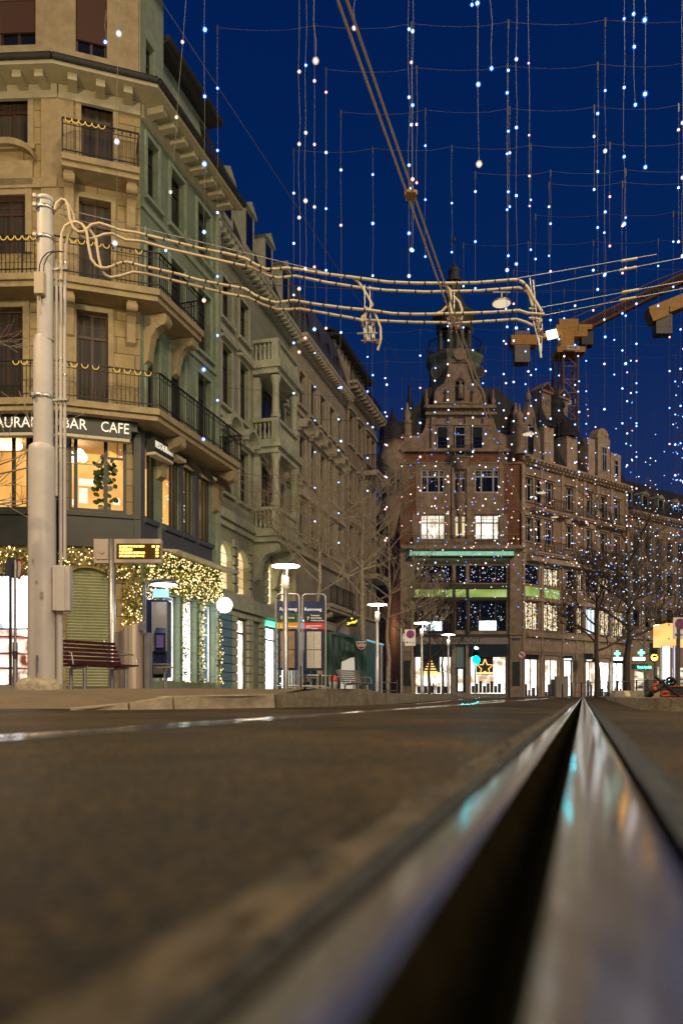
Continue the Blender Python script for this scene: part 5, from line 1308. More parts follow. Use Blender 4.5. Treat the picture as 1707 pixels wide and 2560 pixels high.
R2 = Fr(27.4, 76.5, 46, 89.8)
mR2 = ashlar('ochre render', (.52, .41, .28), R2.ang, 2.4, 1.0, .006, .8, .05); mR2t = pmat('ochre trim', (.50, .40, .27), .85, 0, .2, 2, .3, 10)
BR2 = row_building('apartment_house', 'lower plain ochre house at the right edge behind the trees', R2, 17.9, [1.4 + 1.9 * i for i in range(11)], [(13.6, 15.6, 'flat', 1.0), (10.2, 12.3, 'flat', 1.0), (6.8, 8.8, 'flat', 1.0)], mR2, mR2t,
                   [(1.2 + 3.2 * i, 3.6 + 3.2 * i, .1, 3.0) for i in range(6)], corn=(.7, .5, .45))
mb = MB()
for i in range(6): R2.quad(mb, 1.2 + 3.2 * i, 3.6 + 3.2 * i, .1, 3.0, -.3)
mb.build('lit_display', emat_var('shuttered lit shop', (.1, .09, .07), (1, .85, .6), .3, 1.3, (.5, .5, 3), False, 2), BR2)
mb = MB(); band(mb, R2, 0, R2.L, 16.4, .2, .1); band(mb, R2, 0, R2.L, 5.6, .4, .25)
for i in range(11): R2.box(mb, .35 + 1.9 * i, .62 + 1.9 * i, 5.9, 16.3, .003, .1)
mb.build('string_course', mR2t, BR2)
mansard(R2, 17.9, BR2, .3, 4.6, 4.2)
for i in range(8): dormer(R2, 1.6 + 2.7 * i, 18.9, BR2, 1.1, 1.3, -.9)

# ------------------------------------------------------------------ tower crane behind the roofs
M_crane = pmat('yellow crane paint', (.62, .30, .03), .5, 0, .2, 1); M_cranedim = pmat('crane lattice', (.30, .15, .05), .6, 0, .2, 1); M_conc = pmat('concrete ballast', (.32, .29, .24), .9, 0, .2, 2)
CY = 150.0
CR = thing('tower_crane', 'yellow tower crane rising behind the roofs with its jib pointing right', 'crane', (36, CY, 0))
def lattice(mb, a, b, w, h, n, r=.06):
    a, b = Vector(a), Vector(b); d = (b - a).normalized(); s = d.cross(UP); s = Vector((1, 0, 0)) if s.length < .1 else s.normalized(); t_ = s.cross(d)
    cs = [(-w, -h), (w, -h), (w, h), (-w, h)] if h else [(-w, 0), (w, 0), (0, w * 1.7)]
    P_ = [[a + (b - a) * (k / n) + s * x + t_ * y for x, y in cs] for k in range(n + 1)]; m = len(cs)
    for j in range(m): mb.tube([P_[0][j], P_[-1][j]], r * 1.5, 4, 0, False, False)
    for k in range(n):
        for j in range(m):
            q = (j + 1) % m
            mb.tube([P_[k][j], P_[k][q]], r * .7, 3, 0, False, False); mb.tube([P_[k][j], P_[k + 1][q]] if k % 2 else [P_[k][q], P_[k + 1][j]], r * .7, 3, 0, False, False)
mb = MB(); c = P(1419, 1740, CY); ztop = P(0, 890, CY).z
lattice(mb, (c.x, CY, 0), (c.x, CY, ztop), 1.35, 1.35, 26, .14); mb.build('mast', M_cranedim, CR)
mb = MB(); h = P(1419, 885, CY); mb.box(h, (5.2, 4.2, 1.0)); mb.box(P(1413, 862, CY), (2.4, 2.6, 3.0)); mb.box(P(1425, 832, CY), (5.8, 2, 2.2)); mb.box(P(1418, 815, CY), (3.6, 1.6, 2.0)); mb.box(P(1460, 822, CY), (2.4, 1.8, .9))
mb.obox(P(1350, 845, CY), (10.0, 1.7, .8), Matrix.Rotation(-.23, 3, 'Y')); mb.build('slewing_unit', M_crane, CR)
mb = MB(); mb.box(P(1302, 872, CY), (2.8, 2.2, 5.8)); mb.build('ballast', M_conc, CR)
mb = MB(); mb.box(P(1306, 856, CY), (4.8, 2.4, 1.8)); mb.build('ballast_frame', M_crane, CR)
mb = MB(); mb.box(P(1464, 850, CY), (2.2, 1.8, 2.4)); mb.build('cab', M_black, CR)
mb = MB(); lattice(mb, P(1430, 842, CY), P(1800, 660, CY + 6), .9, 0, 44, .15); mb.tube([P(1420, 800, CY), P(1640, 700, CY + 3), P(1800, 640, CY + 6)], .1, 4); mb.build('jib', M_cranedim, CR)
E_sg = emat('lit crane sign', (.82, .93, 1), 2.4, False)
sg_ = thing('crane_sign', 'bright white lit name panel hung on the crane left of its mast', 'sign', tuple(P(1379, 836, CY - 1.2)))
mb = MB(); a = -.22; mb.obox(P(1379, 836, CY - 1.6), (2.0, .1, 1.7), Matrix.Rotation(-.25, 3, 'Y')); mb.build('lit_board', E_sg, sg_)
text(P(1380, 836, CY - 1.75), (1, 0, .25), (0, 0, 1), 'speiss', .62, M_black, sg_)
bn = thing('crane_banner', 'white banner with dark capitals under the crane cab', 'banner', tuple(P(1432, 869, CY - 3)))
mb = MB(); mb.obox(P(1432, 869, CY - 3), (2.25, .06, .75), Matrix.Rotation(.06, 3, 'Y')); mb.build('cloth', M_white, bn); text(P(1432, 869, CY - 3.06), (1, 0, -.06), UP, 'SPLEISS', .48, M_black, bn)
bn = thing('crane_banner', 'white banner with dark capitals low on the crane mast', 'banner', tuple(P(1417, 1006, CY - 2)))
mb = MB(); mb.box(P(1417, 1006, CY - 2), (1.5, .06, .8)); mb.box(P(1434, 1007, CY - 1), (.1, 1.6, .8)); mb.build('cloth', M_white, bn); text(P(1417, 1006, CY - 2.06), (1, 0, 0), UP, 'SPLEISS', .40, M_black, bn, sx=.85)
CR2 = thing('tower_crane', 'counter jib and grey ballast of a second yellow crane at the right edge', 'crane', tuple(P(1660, 800, 120)))
mb = MB(); R3 = Matrix.Rotation(-.38, 3, 'Y'); mb.obox(P(1675, 768, 120), (7.2, 2, 1.9), R3); mb.obox(P(1640, 790, 120), (2.6, 2.1, 1.7), R3); mb.build('counter_jib', M_crane, CR2)
mb = MB(); mb.box(P(1654, 815, 120), (2.4, 1.6, 2.9)); mb.build('ballast', M_conc, CR2)
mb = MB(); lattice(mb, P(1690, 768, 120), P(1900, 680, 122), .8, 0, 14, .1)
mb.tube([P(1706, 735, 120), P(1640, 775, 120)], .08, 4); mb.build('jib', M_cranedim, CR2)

# ------------------------------------------------------------------ the big mast and its cables
YM = 12.2
zb = zs(-4.6, YM)
MX = P(106, 0, YM).x
mast = thing('tram_mast', 'thick pale grey catenary mast on a round concrete foot, left foreground', 'mast', (MX, YM, zb))
pz = lambda v: P(0, v, YM).z
mb = MB(); mb.lathe((MX - .0, YM, 0), [(.208, pz(1700)), (.202, pz(1132)), (.192, pz(1118)), (.15, pz(1112))], 28)
mb.lathe((MX + .022, YM, 0), [(.150, pz(1119)), (.147, pz(862)), (.122, pz(842))], 28); mb.lathe((MX + .050, YM, 0), [(.122, pz(852)), (.121, pz(505)), (.121, pz(498)), (.115, pz(495)), (0, pz(494))], 28)
mb.build('mast_tube', M_pole, mast)
mb = MB(); mb.lathe((MX - .03, YM, zb - .08), [(.41, 0), (.40, .10), (.34, .20), (.26, .26), (.20, .28), (0, .28)], 32)
mb.build('foundation', pmat('weathered concrete foot', (.36, .31, .22), .9, 0, .45, 8, .6, 22), mast)
for v in (502, 524, 598, 995):
    r = .126 if v < 900 else .155; xo = .050 if v < 900 else .022; mb = MB(); mb.lathe((MX + xo, YM, 0), [(r, pz(v + 5)), (r + .008, pz(v + 4)), (r + .008, pz(v - 4)), (r, pz(v - 5))], 28)
    mb.box((MX - .02 - r * .35, YM - r, pz(v)), (.05, .05, .05)); mb.box((MX + r * .75, YM - r * .6, pz(v)), (.09, .05, .04)); mb.build('clamp_band', M_metal if v != 502 else M_pole, mast)
mb = MB(); c = P(101, 710, YM - .17); mb.box(c, (.15, .09, .33)); mb.box(c + Vector((0, -.05, 0)), (.14, .012, .32)); mb.tube([c + Vector((0, 0, -.16)), c + Vector((.01, .0, -.45))], .012, 5)
mb.build('junction_box', pmat('beige junction box', (.50, .42, .31), .5), mast)
for (u0, v0, bend) in ((99, 680, 14), (110, 680, 18)):
    mb = MB(); y = YM - .17
    mb.tube([P(u0, v0, y), P(u0 + 1, v0 - 18, y), P(u0 + 8, v0 - 36, y), P(u0 + 20, v0 - 48, y), P(u0 + 34, v0 - 52, y), P(u0 + 50, v0 - 50, y)], .009, 6); mb.build('black_cable', M_black, mast)
mb = MB(); mb.box((MX + .01, YM - .215, pz(1660)), (.03, .02, .25)); mb.tube([(MX + .0, YM - .21, pz(1700)), (MX + .0, YM - .215, pz(1650))], .012, 6); mb.build('earthing_lug', M_metal, mast)
mb = MB()
for u, v, w_, h in ((105, 1488, .05, .10), (92, 1455, .03, .04), (82, 1400, .03, .05)): mb.box(P(u, v, YM - .206), (w_, .006, h))
mb.build('sticker', pmat('faded sticker', (.36, .31, .27), .6), mast)
# feeder pipes beside the mast with the switch box
fp = thing('feeder_pipes', 'pair of slim grey pipes with a switch box climbing beside the big mast', 'pipe', (P(154, 0, YM).x, YM, zb))
for u, v0, v1, r in ((142, 600, 1240, .022), (153, 545, 1700, .024), (163, 560, 1400, .024)):
    mb = MB(); mb.tube([P(u, v1, YM), P(u, v0 + 50, YM)], r, 10); mb.build('pipe', M_pole, fp)
mb = MB()
for u, v in ((153, 660), (163, 660), (153, 900), (163, 940), (153, 1120), (163, 1120)): mb.tube([P(u, v, YM), P(u, v - 5, YM)], .030, 10)
for v in (673, 1000): mb.box(P(148, v, YM - .03), (.28, .02, .03)); mb.box(P(158, v, YM - .03), (.16, .06, .025))
mb.build('pipe_clamp', M_metal, fp)
mb = MB(); mb.box(P(158, 1472, YM), (.25, .26, .68), .15); mb.box(P(152, 1472, YM - .14), (.12, .02, .66), .15); mb.tube([P(150, 1530, YM), P(150, 1710, YM)], .05, 12)
mb.build('switch_box', M_pole, fp)
M_tube = pmat('cream cable sleeve', (.62, .51, .34), .5, 0, .1, 6); M_tie = M_black
LA = [(154, 700), (154, 640), (155, 585), (163, 566), (178, 557), (192, 555), (205, 560), (216, 574), (220, 595), (222, 615), (229, 647), (240, 663), (253, 670), (268, 670), (282, 666), (300, 658), (318, 655), (351, 664), (388, 672), (449, 686), (500, 701), (531, 707), (590, 718), (613, 722), (637, 738), (659, 748), (690, 757), (712, 754), (733, 751), (791, 761), (861, 770), (928, 776), (980, 784), (1040, 786), (1133, 784), (1226, 781), (1297, 776), (1318, 783), (1358, 786)]
LB = [(164, 700), (165, 620), (170, 590), (182, 572), (205, 566), (225, 575), (241, 598), (247, 643), (255, 676), (265, 688), (278, 694), (302, 690), (335, 680), (367, 684), (408, 694), (490, 715), (571, 735), (622, 744), (659, 762), (696, 774), (722, 774), (751, 772), (806, 782), (867, 793), (904, 800), (947, 802), (1040, 806), (1161, 807), (1222, 803), (1290, 798), (1315, 806), (1333, 815)]
LC = [(138, 525), (143, 508), (155, 498), (165, 501), (172, 518), (175, 545), (184, 570), (196, 580), (207, 580), (216, 576), (229, 562), (249, 558), (269, 564), (302, 576), (343, 582), (392, 594), (469, 613), (500, 621), (571, 635), (616, 647), (640, 662), (665, 673), (690, 673), (714, 670), (745, 673), (806, 684), (880, 693), (968, 705), (1040, 708), (1126, 708), (1186, 707), (1286, 699), (1304, 704), (1318, 718), (1336, 751), (1354, 779)]
LD = [(135, 530), (160, 502), (172, 512), (183, 535), (188, 570), (204, 590), (220, 598), (241, 594), (261, 586), (282, 584), (314, 600), (359, 604), (416, 621), (500, 640), (571, 656), (632, 669), (671, 689), (696, 695), (720, 692), (739, 690), (821, 707), (898, 719), (968, 726), (1061, 730), (1197, 727), (1297, 719), (1318, 729), (1329, 747), (1335, 772)]
for k, (pl, lab) in enumerate(((LC, 'topmost cream sleeved feeder cable spanning from the mast over the street'), (LD, 'second cream sleeved feeder cable from the top, spanning over the street'), (LA, 'third cream sleeved feeder cable from the top, spanning over the street'), (LB, 'lowest cream sleeved feeder cable spanning over the street'))):
    y = YM - .05 + .05 * (k % 2); pts = [P(u, v, y) for u, v in pl]
    fc = thing('feeder_cable', lab, 'cable', tuple(pts[12]), 'feeder cables across the street')
    mb = MB(); mb.tube(pts, .0225, 8); mb.build('sleeve', M_tube, fc)
    mb = MB(); rnd = random.Random(k)
    for i in range(14, len(pts) - 3):
        a, b = pts[i], pts[i + 1]; L = (b - a).length; n = max(1, round(L / .23))
        for j in range(n):
            c = a.lerp(b, (j + .5) / n); d = (b - a).normalized() * .011; mb.tube([c - d, c + d], .0255, 8)
    mb.build('cable_ties', M_tie, fc)
sw_ = thing('span_wire', 'thin steel span wires stretched over the street with long turnbuckles, in front of the crane', 'wire', tuple(P(1340, 715, YM)))
for (a, b, ym) in (((1280, 698), (1640, 636), 0), ((1320, 719), (1740, 638), 0), ((1345, 770), (1740, 697), 0), ((1350, 790), (1740, 715), 0), ((150, 520), (860, 692), .05), ((150, 535), (300, 582), .05), ((300, 582), (700, 690), .05)):
    mb = MB(); mb.tube([P(*a, YM + ym), P(*b, YM + ym)], .007, 5); mb.build('wire', M_metal, sw_)
for (a, b) in (((1552, 653), (1592, 646)), ((1548, 676), (1590, 668)), ((1554, 731), (1596, 724)), ((1548, 751), (1588, 744))):
    mb = MB(); mb.tube([P(*a, YM), P(*b, YM)], .020, 6); mb.build('turnbuckle', M_tube, sw_)
# contact wires along the track
cwz = CH + (HY - 820) / F * 12.2
def wire_x(y): return 1.74 + .308 * (y - 12.2)
for k, lab in ((0, 'left one of the two tram contact wires running overhead along the street'), (1, 'right one of the two tram contact wires running overhead along the street')):
    mb = MB(); pts = [Vector((wire_x(y) + k * .075 + .04 * 0, y, cwz + .0)) for y in (-2, 2, 4, 6, 9, 12.2, 16, 22, 30, 45, 62)]
    mb.tube(pts, .0115 if True else .01, 6, 0, True, False); o = mb.build('contact_wire', M_tube); tag(o, lab, 'wire', 'tram contact wires')
mb = MB(); c = Vector((wire_x(8.95) + .04, 8.95, cwz)); mb.box(c + Vector((0, 0, .01)), (.14, .05, .05)); mb.box(c + Vector((0, .0, -.01)), (.10, .16, .03)); tag(mb.build('wire_spacer', pmat('brass fitting', (.5, .33, .12), .4, .6)), 'small brass clamp joining the two contact wires', 'clamp')
M_insul = pmat('brown insulator', (.10, .045, .025), .35)
def insulator(label, curves, fit, bars, dx):
    t = thing('catenary_fitting', label, 'fitting', tuple(P(*curves[0][0], YM)), 'catenary hangers under the feeder cables')
    for c in curves: mb = MB(); mb.tube([P(u, v, YM - .02) for u, v in c], .019, 7); mb.build('bent_tube', M_tube, t)
    mb = MB()
    for (a, b, r) in bars: mb.tube([P(*a, YM - .03), P(*b, YM - .03)], r, 6)
    mb.build('bracket', M_metal, t)
    mb = MB()
    for (u, v) in fit:
        c = P(u, v, YM - .03); mb.lathe(c - UP * .05, [(.01, 0), (.03, .015), (.015, .03), (.03, .045), (.015, .06), (.03, .075), (.012, .1)], 8)
    mb.build('insulator', M_insul, t)
insulator('left catenary hanger of bent tubes and insulators under the feeder cables', [[(883, 695), (897, 706), (911, 726), (922, 745), (931, 762), (920, 775), (908, 790), (904, 803)], [(935, 779), (944, 800), (951, 819), (952, 847), (944, 876)], [(905, 790), (908, 815), (915, 835), (920, 850)], [(916, 768), (912, 800), (925, 818), (934, 845)]],
          [(907, 812), (922, 806), (934, 812), (912, 852), (932, 852), (943, 855)], [((892, 834), (944, 833), .014), ((903, 852), (950, 852), .012), ((911, 712), (912, 770), .008), ((924, 715), (926, 800), .008), ((917, 722), (930, 722), .012), ((908, 802), (940, 802), .016)] + [((908 + 7 * i, 805), (912 + 6 * i, 850), .008) for i in range(5)], 0)
insulator('middle catenary hanger where the two contact wires meet the feeder cables', [[(1104, 711), (1118, 717), (1126, 726), (1127, 745), (1125, 765), (1133, 794)], [(1136, 743), (1148, 755), (1154, 772), (1155, 790), (1150, 808), (1146, 822)], [(1085, 787), (1105, 778), (1118, 764)]],
          [(1122, 797), (1128, 806), (1136, 800), (1146, 795), (1150, 806), (1128, 818), (1140, 820), (1150, 818)], [((1135, 732), (1135, 785), .009), ((1118, 795), (1130, 828), .012), ((1150, 795), (1140, 830), .012), ((1120, 810), (1152, 806), .014)], 0)
insulator('right catenary hanger ending the feeder cables in front of the crane', [[(1345, 785), (1352, 800), (1350, 815), (1356, 840)], [(1320, 725), (1330, 765)], [(1353, 780), (1360, 786), (1350, 790), (1346, 810), (1350, 830)], [(1340, 800), (1346, 840), (1352, 868)]],
          [(1331, 773), (1335, 797), (1340, 812), (1350, 812), (1344, 830), (1354, 832), (1350, 850)], [((1324, 695), (1332, 770), .010), ((1332, 700), (1345, 840), .012), ((1322, 772), (1340, 772), .016), ((1322, 795), (1346, 798), .020), ((1354, 810), (1352, 880), .014), ((1345, 845), (1352, 895), .02), ((1330, 790), (1345, 855), .012)], 0)

# ------------------------------------------------------------------ street lamps
def lamp(x, y, label, h=None, dr=.37, z=None):
    h = h or 3.48 + CH - zs(x, y)
    z0 = zs(x, y) if z is None else z
    t = thing('street_lamp', label, 'street lamp', (x, y, z0), 'disc street lamps')
    mb = MB(); mb.lathe((x, y, z0), [(.075, 0), (.075, 1.6), (.065, 1.62), (.062, h - .62)], 14); mb.build('pole', M_metal, t)
    mb = MB(); mb.lathe((x, y, z0), [(.075, h - .62), (.085, h - .60), (.085, h - .30), (.05, h - .27)], 14); mb.tube([(x + .03, y, z0 + h - .3), (x + .04, y, z0 + h - .02)], .02, 6); mb.build('lamp_head', M_white, t)
    mb = MB(); mb.lathe((x, y, z0 + h), [(0, .035), (dr * .4, .03), (dr, .0), (dr, -.012), (dr * .5, -.03), (0, -.035)], 32); mb.build('lamp_disc', E_lamp, t)
    return t
for (u, Y, lab) in ((714, 21.3, 'nearest tall disc street lamp on a grey pole, beside the stop panels'), (943, 30.3, 'disc street lamp on a grey pole right of the green tarpaulin'), (1054, 38.0, 'disc street lamp between the bare trees left of the boot shop'), (1120, 45.2, 'farthest small disc street lamp in front of the boot shop entrance')):
    lamp(P(u, 0, Y).x, Y, lab)
lamp(-4.66, 10.25, 'disc street lamp cut off by the left edge, in front of the restaurant sign', 3.43, .16)
lamp(P(1650, 0, 47).x, 47, 'disc street lamp beside the yellow lit stop roof on the right', 4.25, z=.0)
# pendant lamps on cross wires
def added_light(t, c, watt, col=(1, .74, .42), r=.28):  # light source of the added lamps out of view
    l = bpy.data.lights.new('added_light', 'POINT'); l.energy = watt; l.color = col; l.shadow_soft_size = r
    o = bpy.data.objects.new('added_light', l); COL.objects.link(o); o.parent = t; o.location = c - WL[t.name]
def pendant(u, v, w_, label, c=None, watt=None):
    Y = .62 * F / w_; c = c or P(u, v, Y); t = thing('pendant_lamp', label, 'street lamp', tuple(c), 'pendant lamps over the street')
    r = .31; mb = MB(); mb.lathe(c, [(0, .13), (.08, .12), (r * .8, .07), (r, .03), (r, -.02), (r * .95, -.03)], 18); mb.tube([c + UP * .12, c + UP * .32], .035, 6); mb.tube([c + Vector((-.28, 0, .34)), c + Vector((.28, 0, .34))], .03, 5); mb.build('lamp_shade', M_metal, t)
    mb = MB(); mb.disc(c + UP * -.025, r * .93, (0, 0, -1), 16, 0, .01); mb.build('lamp_glass', emat('milky lamp glass', (1, .80, .52), .75, False, (.5, .45, .35)), t)
    if watt: added_light(t, c - UP * .30, watt, (1, .74, .40) if watt > 2000 else (.95, .90, .60))
    mb = MB(); mb.tube([c + Vector((-14, 0, .9)), c + Vector((-5, 0, .45)), c + Vector((0, 0, .35)), c + Vector((7, 0, .5)), c + Vector((16, 0, 1.0))], .010, 4); mb.build('cross_wire', M_dark, t)
pendant(0, 0, 50, 'pendant street lamp above and left of the view, before the corner building', Vector((-9.5, 8.5, 13.3)), 4200)  # added key lamp, out of view
pendant(0, 0, 50, 'pendant street lamp high behind the camera on the left', Vector((-5.5, -6, 12.3)), 3600)  # added lamp behind the camera, warms the fronts
pendant(0, 0, 50, 'pendant street lamp high above the tracks, over the camera', Vector((3.4, 7.5, 12.3)), 1500)  # added lamp above the frame, for cables and road
pendant(0, 0, 50, 'pendant street lamp over the right side of the street, above the view', Vector((7.5, 12.0, 12.6)), 1100)  # added lamp above the frame, lifts the side walls
pendant(1253, 757, 48, 'nearest pendant street lamp, just right of the church-like tower top')
pendant(1320, 1084, 31, 'pendant street lamp in front of the carved gable of the right row')
pendant(1353, 1231, 24, 'small pendant street lamp over the right row balconies')
pendant(1386, 1292, 19, 'smallest pendant street lamp in front of the right row')
pendant(1230, 1243, 17, 'tiny dark pendant lamp in front of the brick gable house')

# ------------------------------------------------------------------ stop furniture
def bench(x, y, rz, label, sc=1.0, col=None, L=.95):
    z0 = zs(x, y); t = thing('bench', label, 'bench', (x, y, z0), 'slatted benches'); m = Matrix.Rotation(rz, 3, 'Z')
    wood = col or pmat('dark red bench slat', (.085, .022, .022), .22, .1, .3, 8)
    T = lambda a, b, c: Vector((x, y, z0)) + m @ (Vector((a, b, c)) * sc)
    def bar(mb, a, b, w_, h):
        A, B = T(*a), T(*b); d = B - A; mb.obox((A + B) / 2, (d.length, w_ * sc, h * sc), m)
    s = MB()
    for i in range(6): bar(s, (-L, -.02 - .085 * i, .445 + .004 * i), (L, -.02 - .085 * i, .445 + .004 * i), .07, .03)
    s.build('seat', wood, t)
    s = MB()
    for i in range(6): bar(s, (-L, .06 + .035 * i, .52 + .075 * i), (L, .06 + .035 * i, .52 + .075 * i), .03, .055)
    s.build('backrest', wood, t)
    for q in (-L * .66, L * .66):
        s = MB(); s.tube([T(q, .28, .95), T(q, .10, .52), T(q, .03, .40), T(q, -.48, .42)], .022 * sc, 6); s.build('frame', M_metal, t)
        for b_ in (.02, -.40): s = MB(); s.tube([T(q, b_, .40), T(q, b_, 0)], .035 * sc, 8); s.disc(T(q, b_, .0), .07 * sc, (0, 0, 1), 10, 0, .012); s.build('leg', M_metal, t)
    for q in (-L - .02, L + .02):
        s = MB(); s.tube([T(q, .18, .68), T(q, -.28, .68), T(q, -.38, .64), T(q, -.42, .45)], .014 * sc, 6); s.build('armrest', M_metal, t)
bench(P(232, 0, 14.6).x, 14.6, R(52), 'dark red slatted bench beside the big mast, in front of the roller shutter', L=.66)
bench(P(880, 0, 28).x, 28.0, R(48), 'grey slatted bench beside the white litter bin, before the green tarpaulin', 1.0, L=.55, col= pmat('grey bench slat', (.28, .26, .23), .4, .2))

# departure display
Y = 16.6; x = P(281, 0, Y).x; z0 = zs(x, Y)
dd = thing('departure_display', 'stop departure board with amber lines on a round steel post', 'display board', (x, Y, z0))
mb = MB(); mb.lathe((x, Y, z0), [(.075, 0), (.075, P(0, 1349, Y).z - z0), (0, P(0, 1348, Y).z - z0)], 16); mb.lathe((x, Y, z0), [(.17, 0), (.17, .02), (.08, .03)], 16); mb.build('post', M_metal, dd)
mb = MB(); a, b = P(289, 1349, Y - .02), P(405, 1408, Y - .02); mb.box((a + b) / 2, (b.x - a.x, .16, a.z - b.z)); mb.build('board_housing', pmat('pinkish grey housing', (.50, .42, .36), .4, .2), dd)
mb = MB(); a, b = P(238, 1349, Y - .02), P(274, 1409, Y - .02); mb.box((a + b) / 2, (b.x - a.x, .16, a.z - b.z)); a, b = P(241, 1359, Y - .11), P(270, 1398, Y - .11); mb.box((a + b) / 2, (b.x - a.x, .02, a.z - b.z)); mb.disc(P(255, 1378, Y - .13), .05, (0, -1, 0), 12, 0, .01); mb.build('speaker_box', pmat('pinkish grey housing', (.5, .42, .36)), dd)
mb = MB(); a, b = P(292, 1359, Y - .105), P(402, 1397, Y - .105); mb.box((a + b) / 2, (b.x - a.x, .01, a.z - b.z)); mb.build('screen', emat('brown amber screen', (.42, .17, .0), .16, False), dd)
E_amber = emat('amber display text', (1, .58, .10), 5, True)
rnd = random.Random(4); mb = MB()
for k, (v, w_, n1, n2) in enumerate(((1366, 62, 1, 2), (1374, 31, 0, 1), (1382, 62, 0, 1), (1390, 62, 0, 1))):
    u = 299
    while u < 299 + w_:
        q = rnd.uniform(1.6, 3.0); h = 5.2; a, b = P(u, v - h / 2, Y - .115), P(u + q, v + h / 2 - rnd.choice((0, .8)), Y - .115); mb.box((a + b) / 2, (b.x - a.x, .006, a.z - b.z)); u += q + .45 + (1.6 if rnd.random() < .12 else 0)
    for uu in ((382, 386, 393, 397) if k == 0 else (391, 395)):
        c = P(uu, v, Y - .115); mb.box(c, (.026, .006, .04))
mb.build('amber_text', E_amber, dd)
# stainless curved counter and cash panels
Y = 17.0; c = Vector((P(327, 0, Y).x, Y + .1, zs(-4.4, Y)))
lb = thing('steel_enclosure', 'tall curved stainless steel enclosure with slanted top, right of the display post', 'enclosure', tuple(c))
mb = MB(); N = 20; r = .31; vs = []; fs = []
for k in range(N + 1):
    t = R(180 + 180 * k / N) ; x_, y_ = r * math.cos(t), r * math.sin(t); hz = 1.20 + (x_ + r) / (2 * r) * .30
    vs += [c + Vector((x_, y_, 0)), c + Vector((x_, y_, hz))]
mb.add(vs, [(2 * k, 2 * k + 2, 2 * k + 3, 2 * k + 1) for k in range(N)], 0, True); mb.add([vs[1 + 2 * k] for k in range(N + 1)], [tuple(range(N + 1))])
mb.add([vs[0], vs[1], vs[-1], vs[-2]], [(0, 1, 2, 3)])
mb.build('shell', pmat('brushed stainless', (.62, .52, .40), .38, .6, .45, 3, stretch=(14, 14, .15)), lb)
mb = MB(); mb.box(c + Vector((.37, -.05, .62)), (.10, .3, 1.24)); mb.box(c + Vector((.30, -.26, 1.35)), (.14, .04, .14)); mb.build('side_panel', M_metal, lb)
def ticket_machine(x, y, label, sc=1.0):
    z0 = zs(x, y); t = thing('ticket_machine', label, 'ticket machine', (x, y, z0), 'blue ticket machines')
    T = lambda a, b, c_: Vector((x + a * sc, y + b * sc, z0 + c_ * sc))
    mb = MB(); mb.box(T(0, .15, 1.18), (.50 * sc, .5 * sc, 1.75 * sc)); mb.box(T(-.18, -.12, 1.18), (.14 * sc, .06 * sc, 1.75 * sc)); mb.build('cabinet', M_blue, t)
    mb = MB(); mb.box(T(.09, -.12, 1.45), (.34 * sc, .05 * sc, 1.1 * sc)); mb.build('front_panel', pmat('grey machine front', (.38, .36, .33), .35, .2), t)
    mb = MB(); mb.prism([T(.02, -.15, 1.42), T(.02, -.24, 1.30), T(.02, -.20, .88), T(.02, -.15, .84)], Vector((.22 * sc, 0, 0))); mb.build('screen_hood', M_blue, t)
    mb = MB(); mb.obox(T(.13, -.243, 1.12), (.16 * sc, .01, .3 * sc), Matrix.Rotation(-.10, 3, 'X')); mb.build('screen', emat('dim violet screen', (.35, .22, .5), .25, False), t)
    mb = MB(); mb.box(T(.12, -.2, .60), (.40 * sc, .22 * sc, .03)); mb.box(T(.12, -.16, .48), (.30 * sc, .04, .2 * sc)); mb.build('tray', M_metal, t)
    mb = MB(); mb.box(T(.12, -.1, 2.2), (.34 * sc, .1, .17 * sc)); mb.build('lit_header', emat('blue lit header', (.35, .65, 1), 1.5, False), t)
    for q in (-.15, .2): mb = MB(); mb.tube([T(q, .1, 0), T(q, .1, .35)], .03 * sc, 8); mb.build('leg', M_metal, t)
    for (x0, x1, y_) in ((-.32, .35, .1), (-.16, .55, -.4)):
        mb = MB(); mb.tube([T(x0, y_, 0), T(x0, y_, 2.33), T(x0 + .03, y_, 2.41), T(x0 + .12, y_, 2.45), T(x1 - .1, y_ - .1, 2.45), T(x1, y_ - .25, 2.40)], .028 * sc, 10); mb.build('hoop', M_metal, t)
    mb = MB(); mb.lathe(T(.28, -.5, 2.34), [(0, .09), (.25 * sc, .07), (.34 * sc, .02), (.33 * sc, 0), (0, 0)], 20); mb.build('lamp_shade', M_metal, t)
    mb = MB(); mb.disc(T(.28, -.5, 2.335), .29 * sc, (0, 0, -1), 20, 0, .01); mb.build('lamp_glass', emat('cool lamp glass', (.85, .93, 1), 6, True), t)
    mb = MB(); mb.box(T(.28, -.5, .52), (.34 * sc, .26 * sc, .03)); mb.tube([T(.28, -.45, 0), T(.28, -.45, .5)], .03 * sc, 8); mb.build('ledge', M_metal, t)
ticket_machine(P(392, 0, 18).x, 18.0, 'blue ticket machine with a round lamp hood, in front of the bright shop windows')
ticket_machine(P(757, 0, 24.5).x, 24.5, 'second blue ticket machine, half hidden by the stop panels', .95)
M_panel = pmat('dark blue stop panel', (.012, .022, .065), .35)
M_paper = pmat('timetable paper', (.52, .50, .44), .6, 0, .18, 3, stretch=(6, 1, 6))
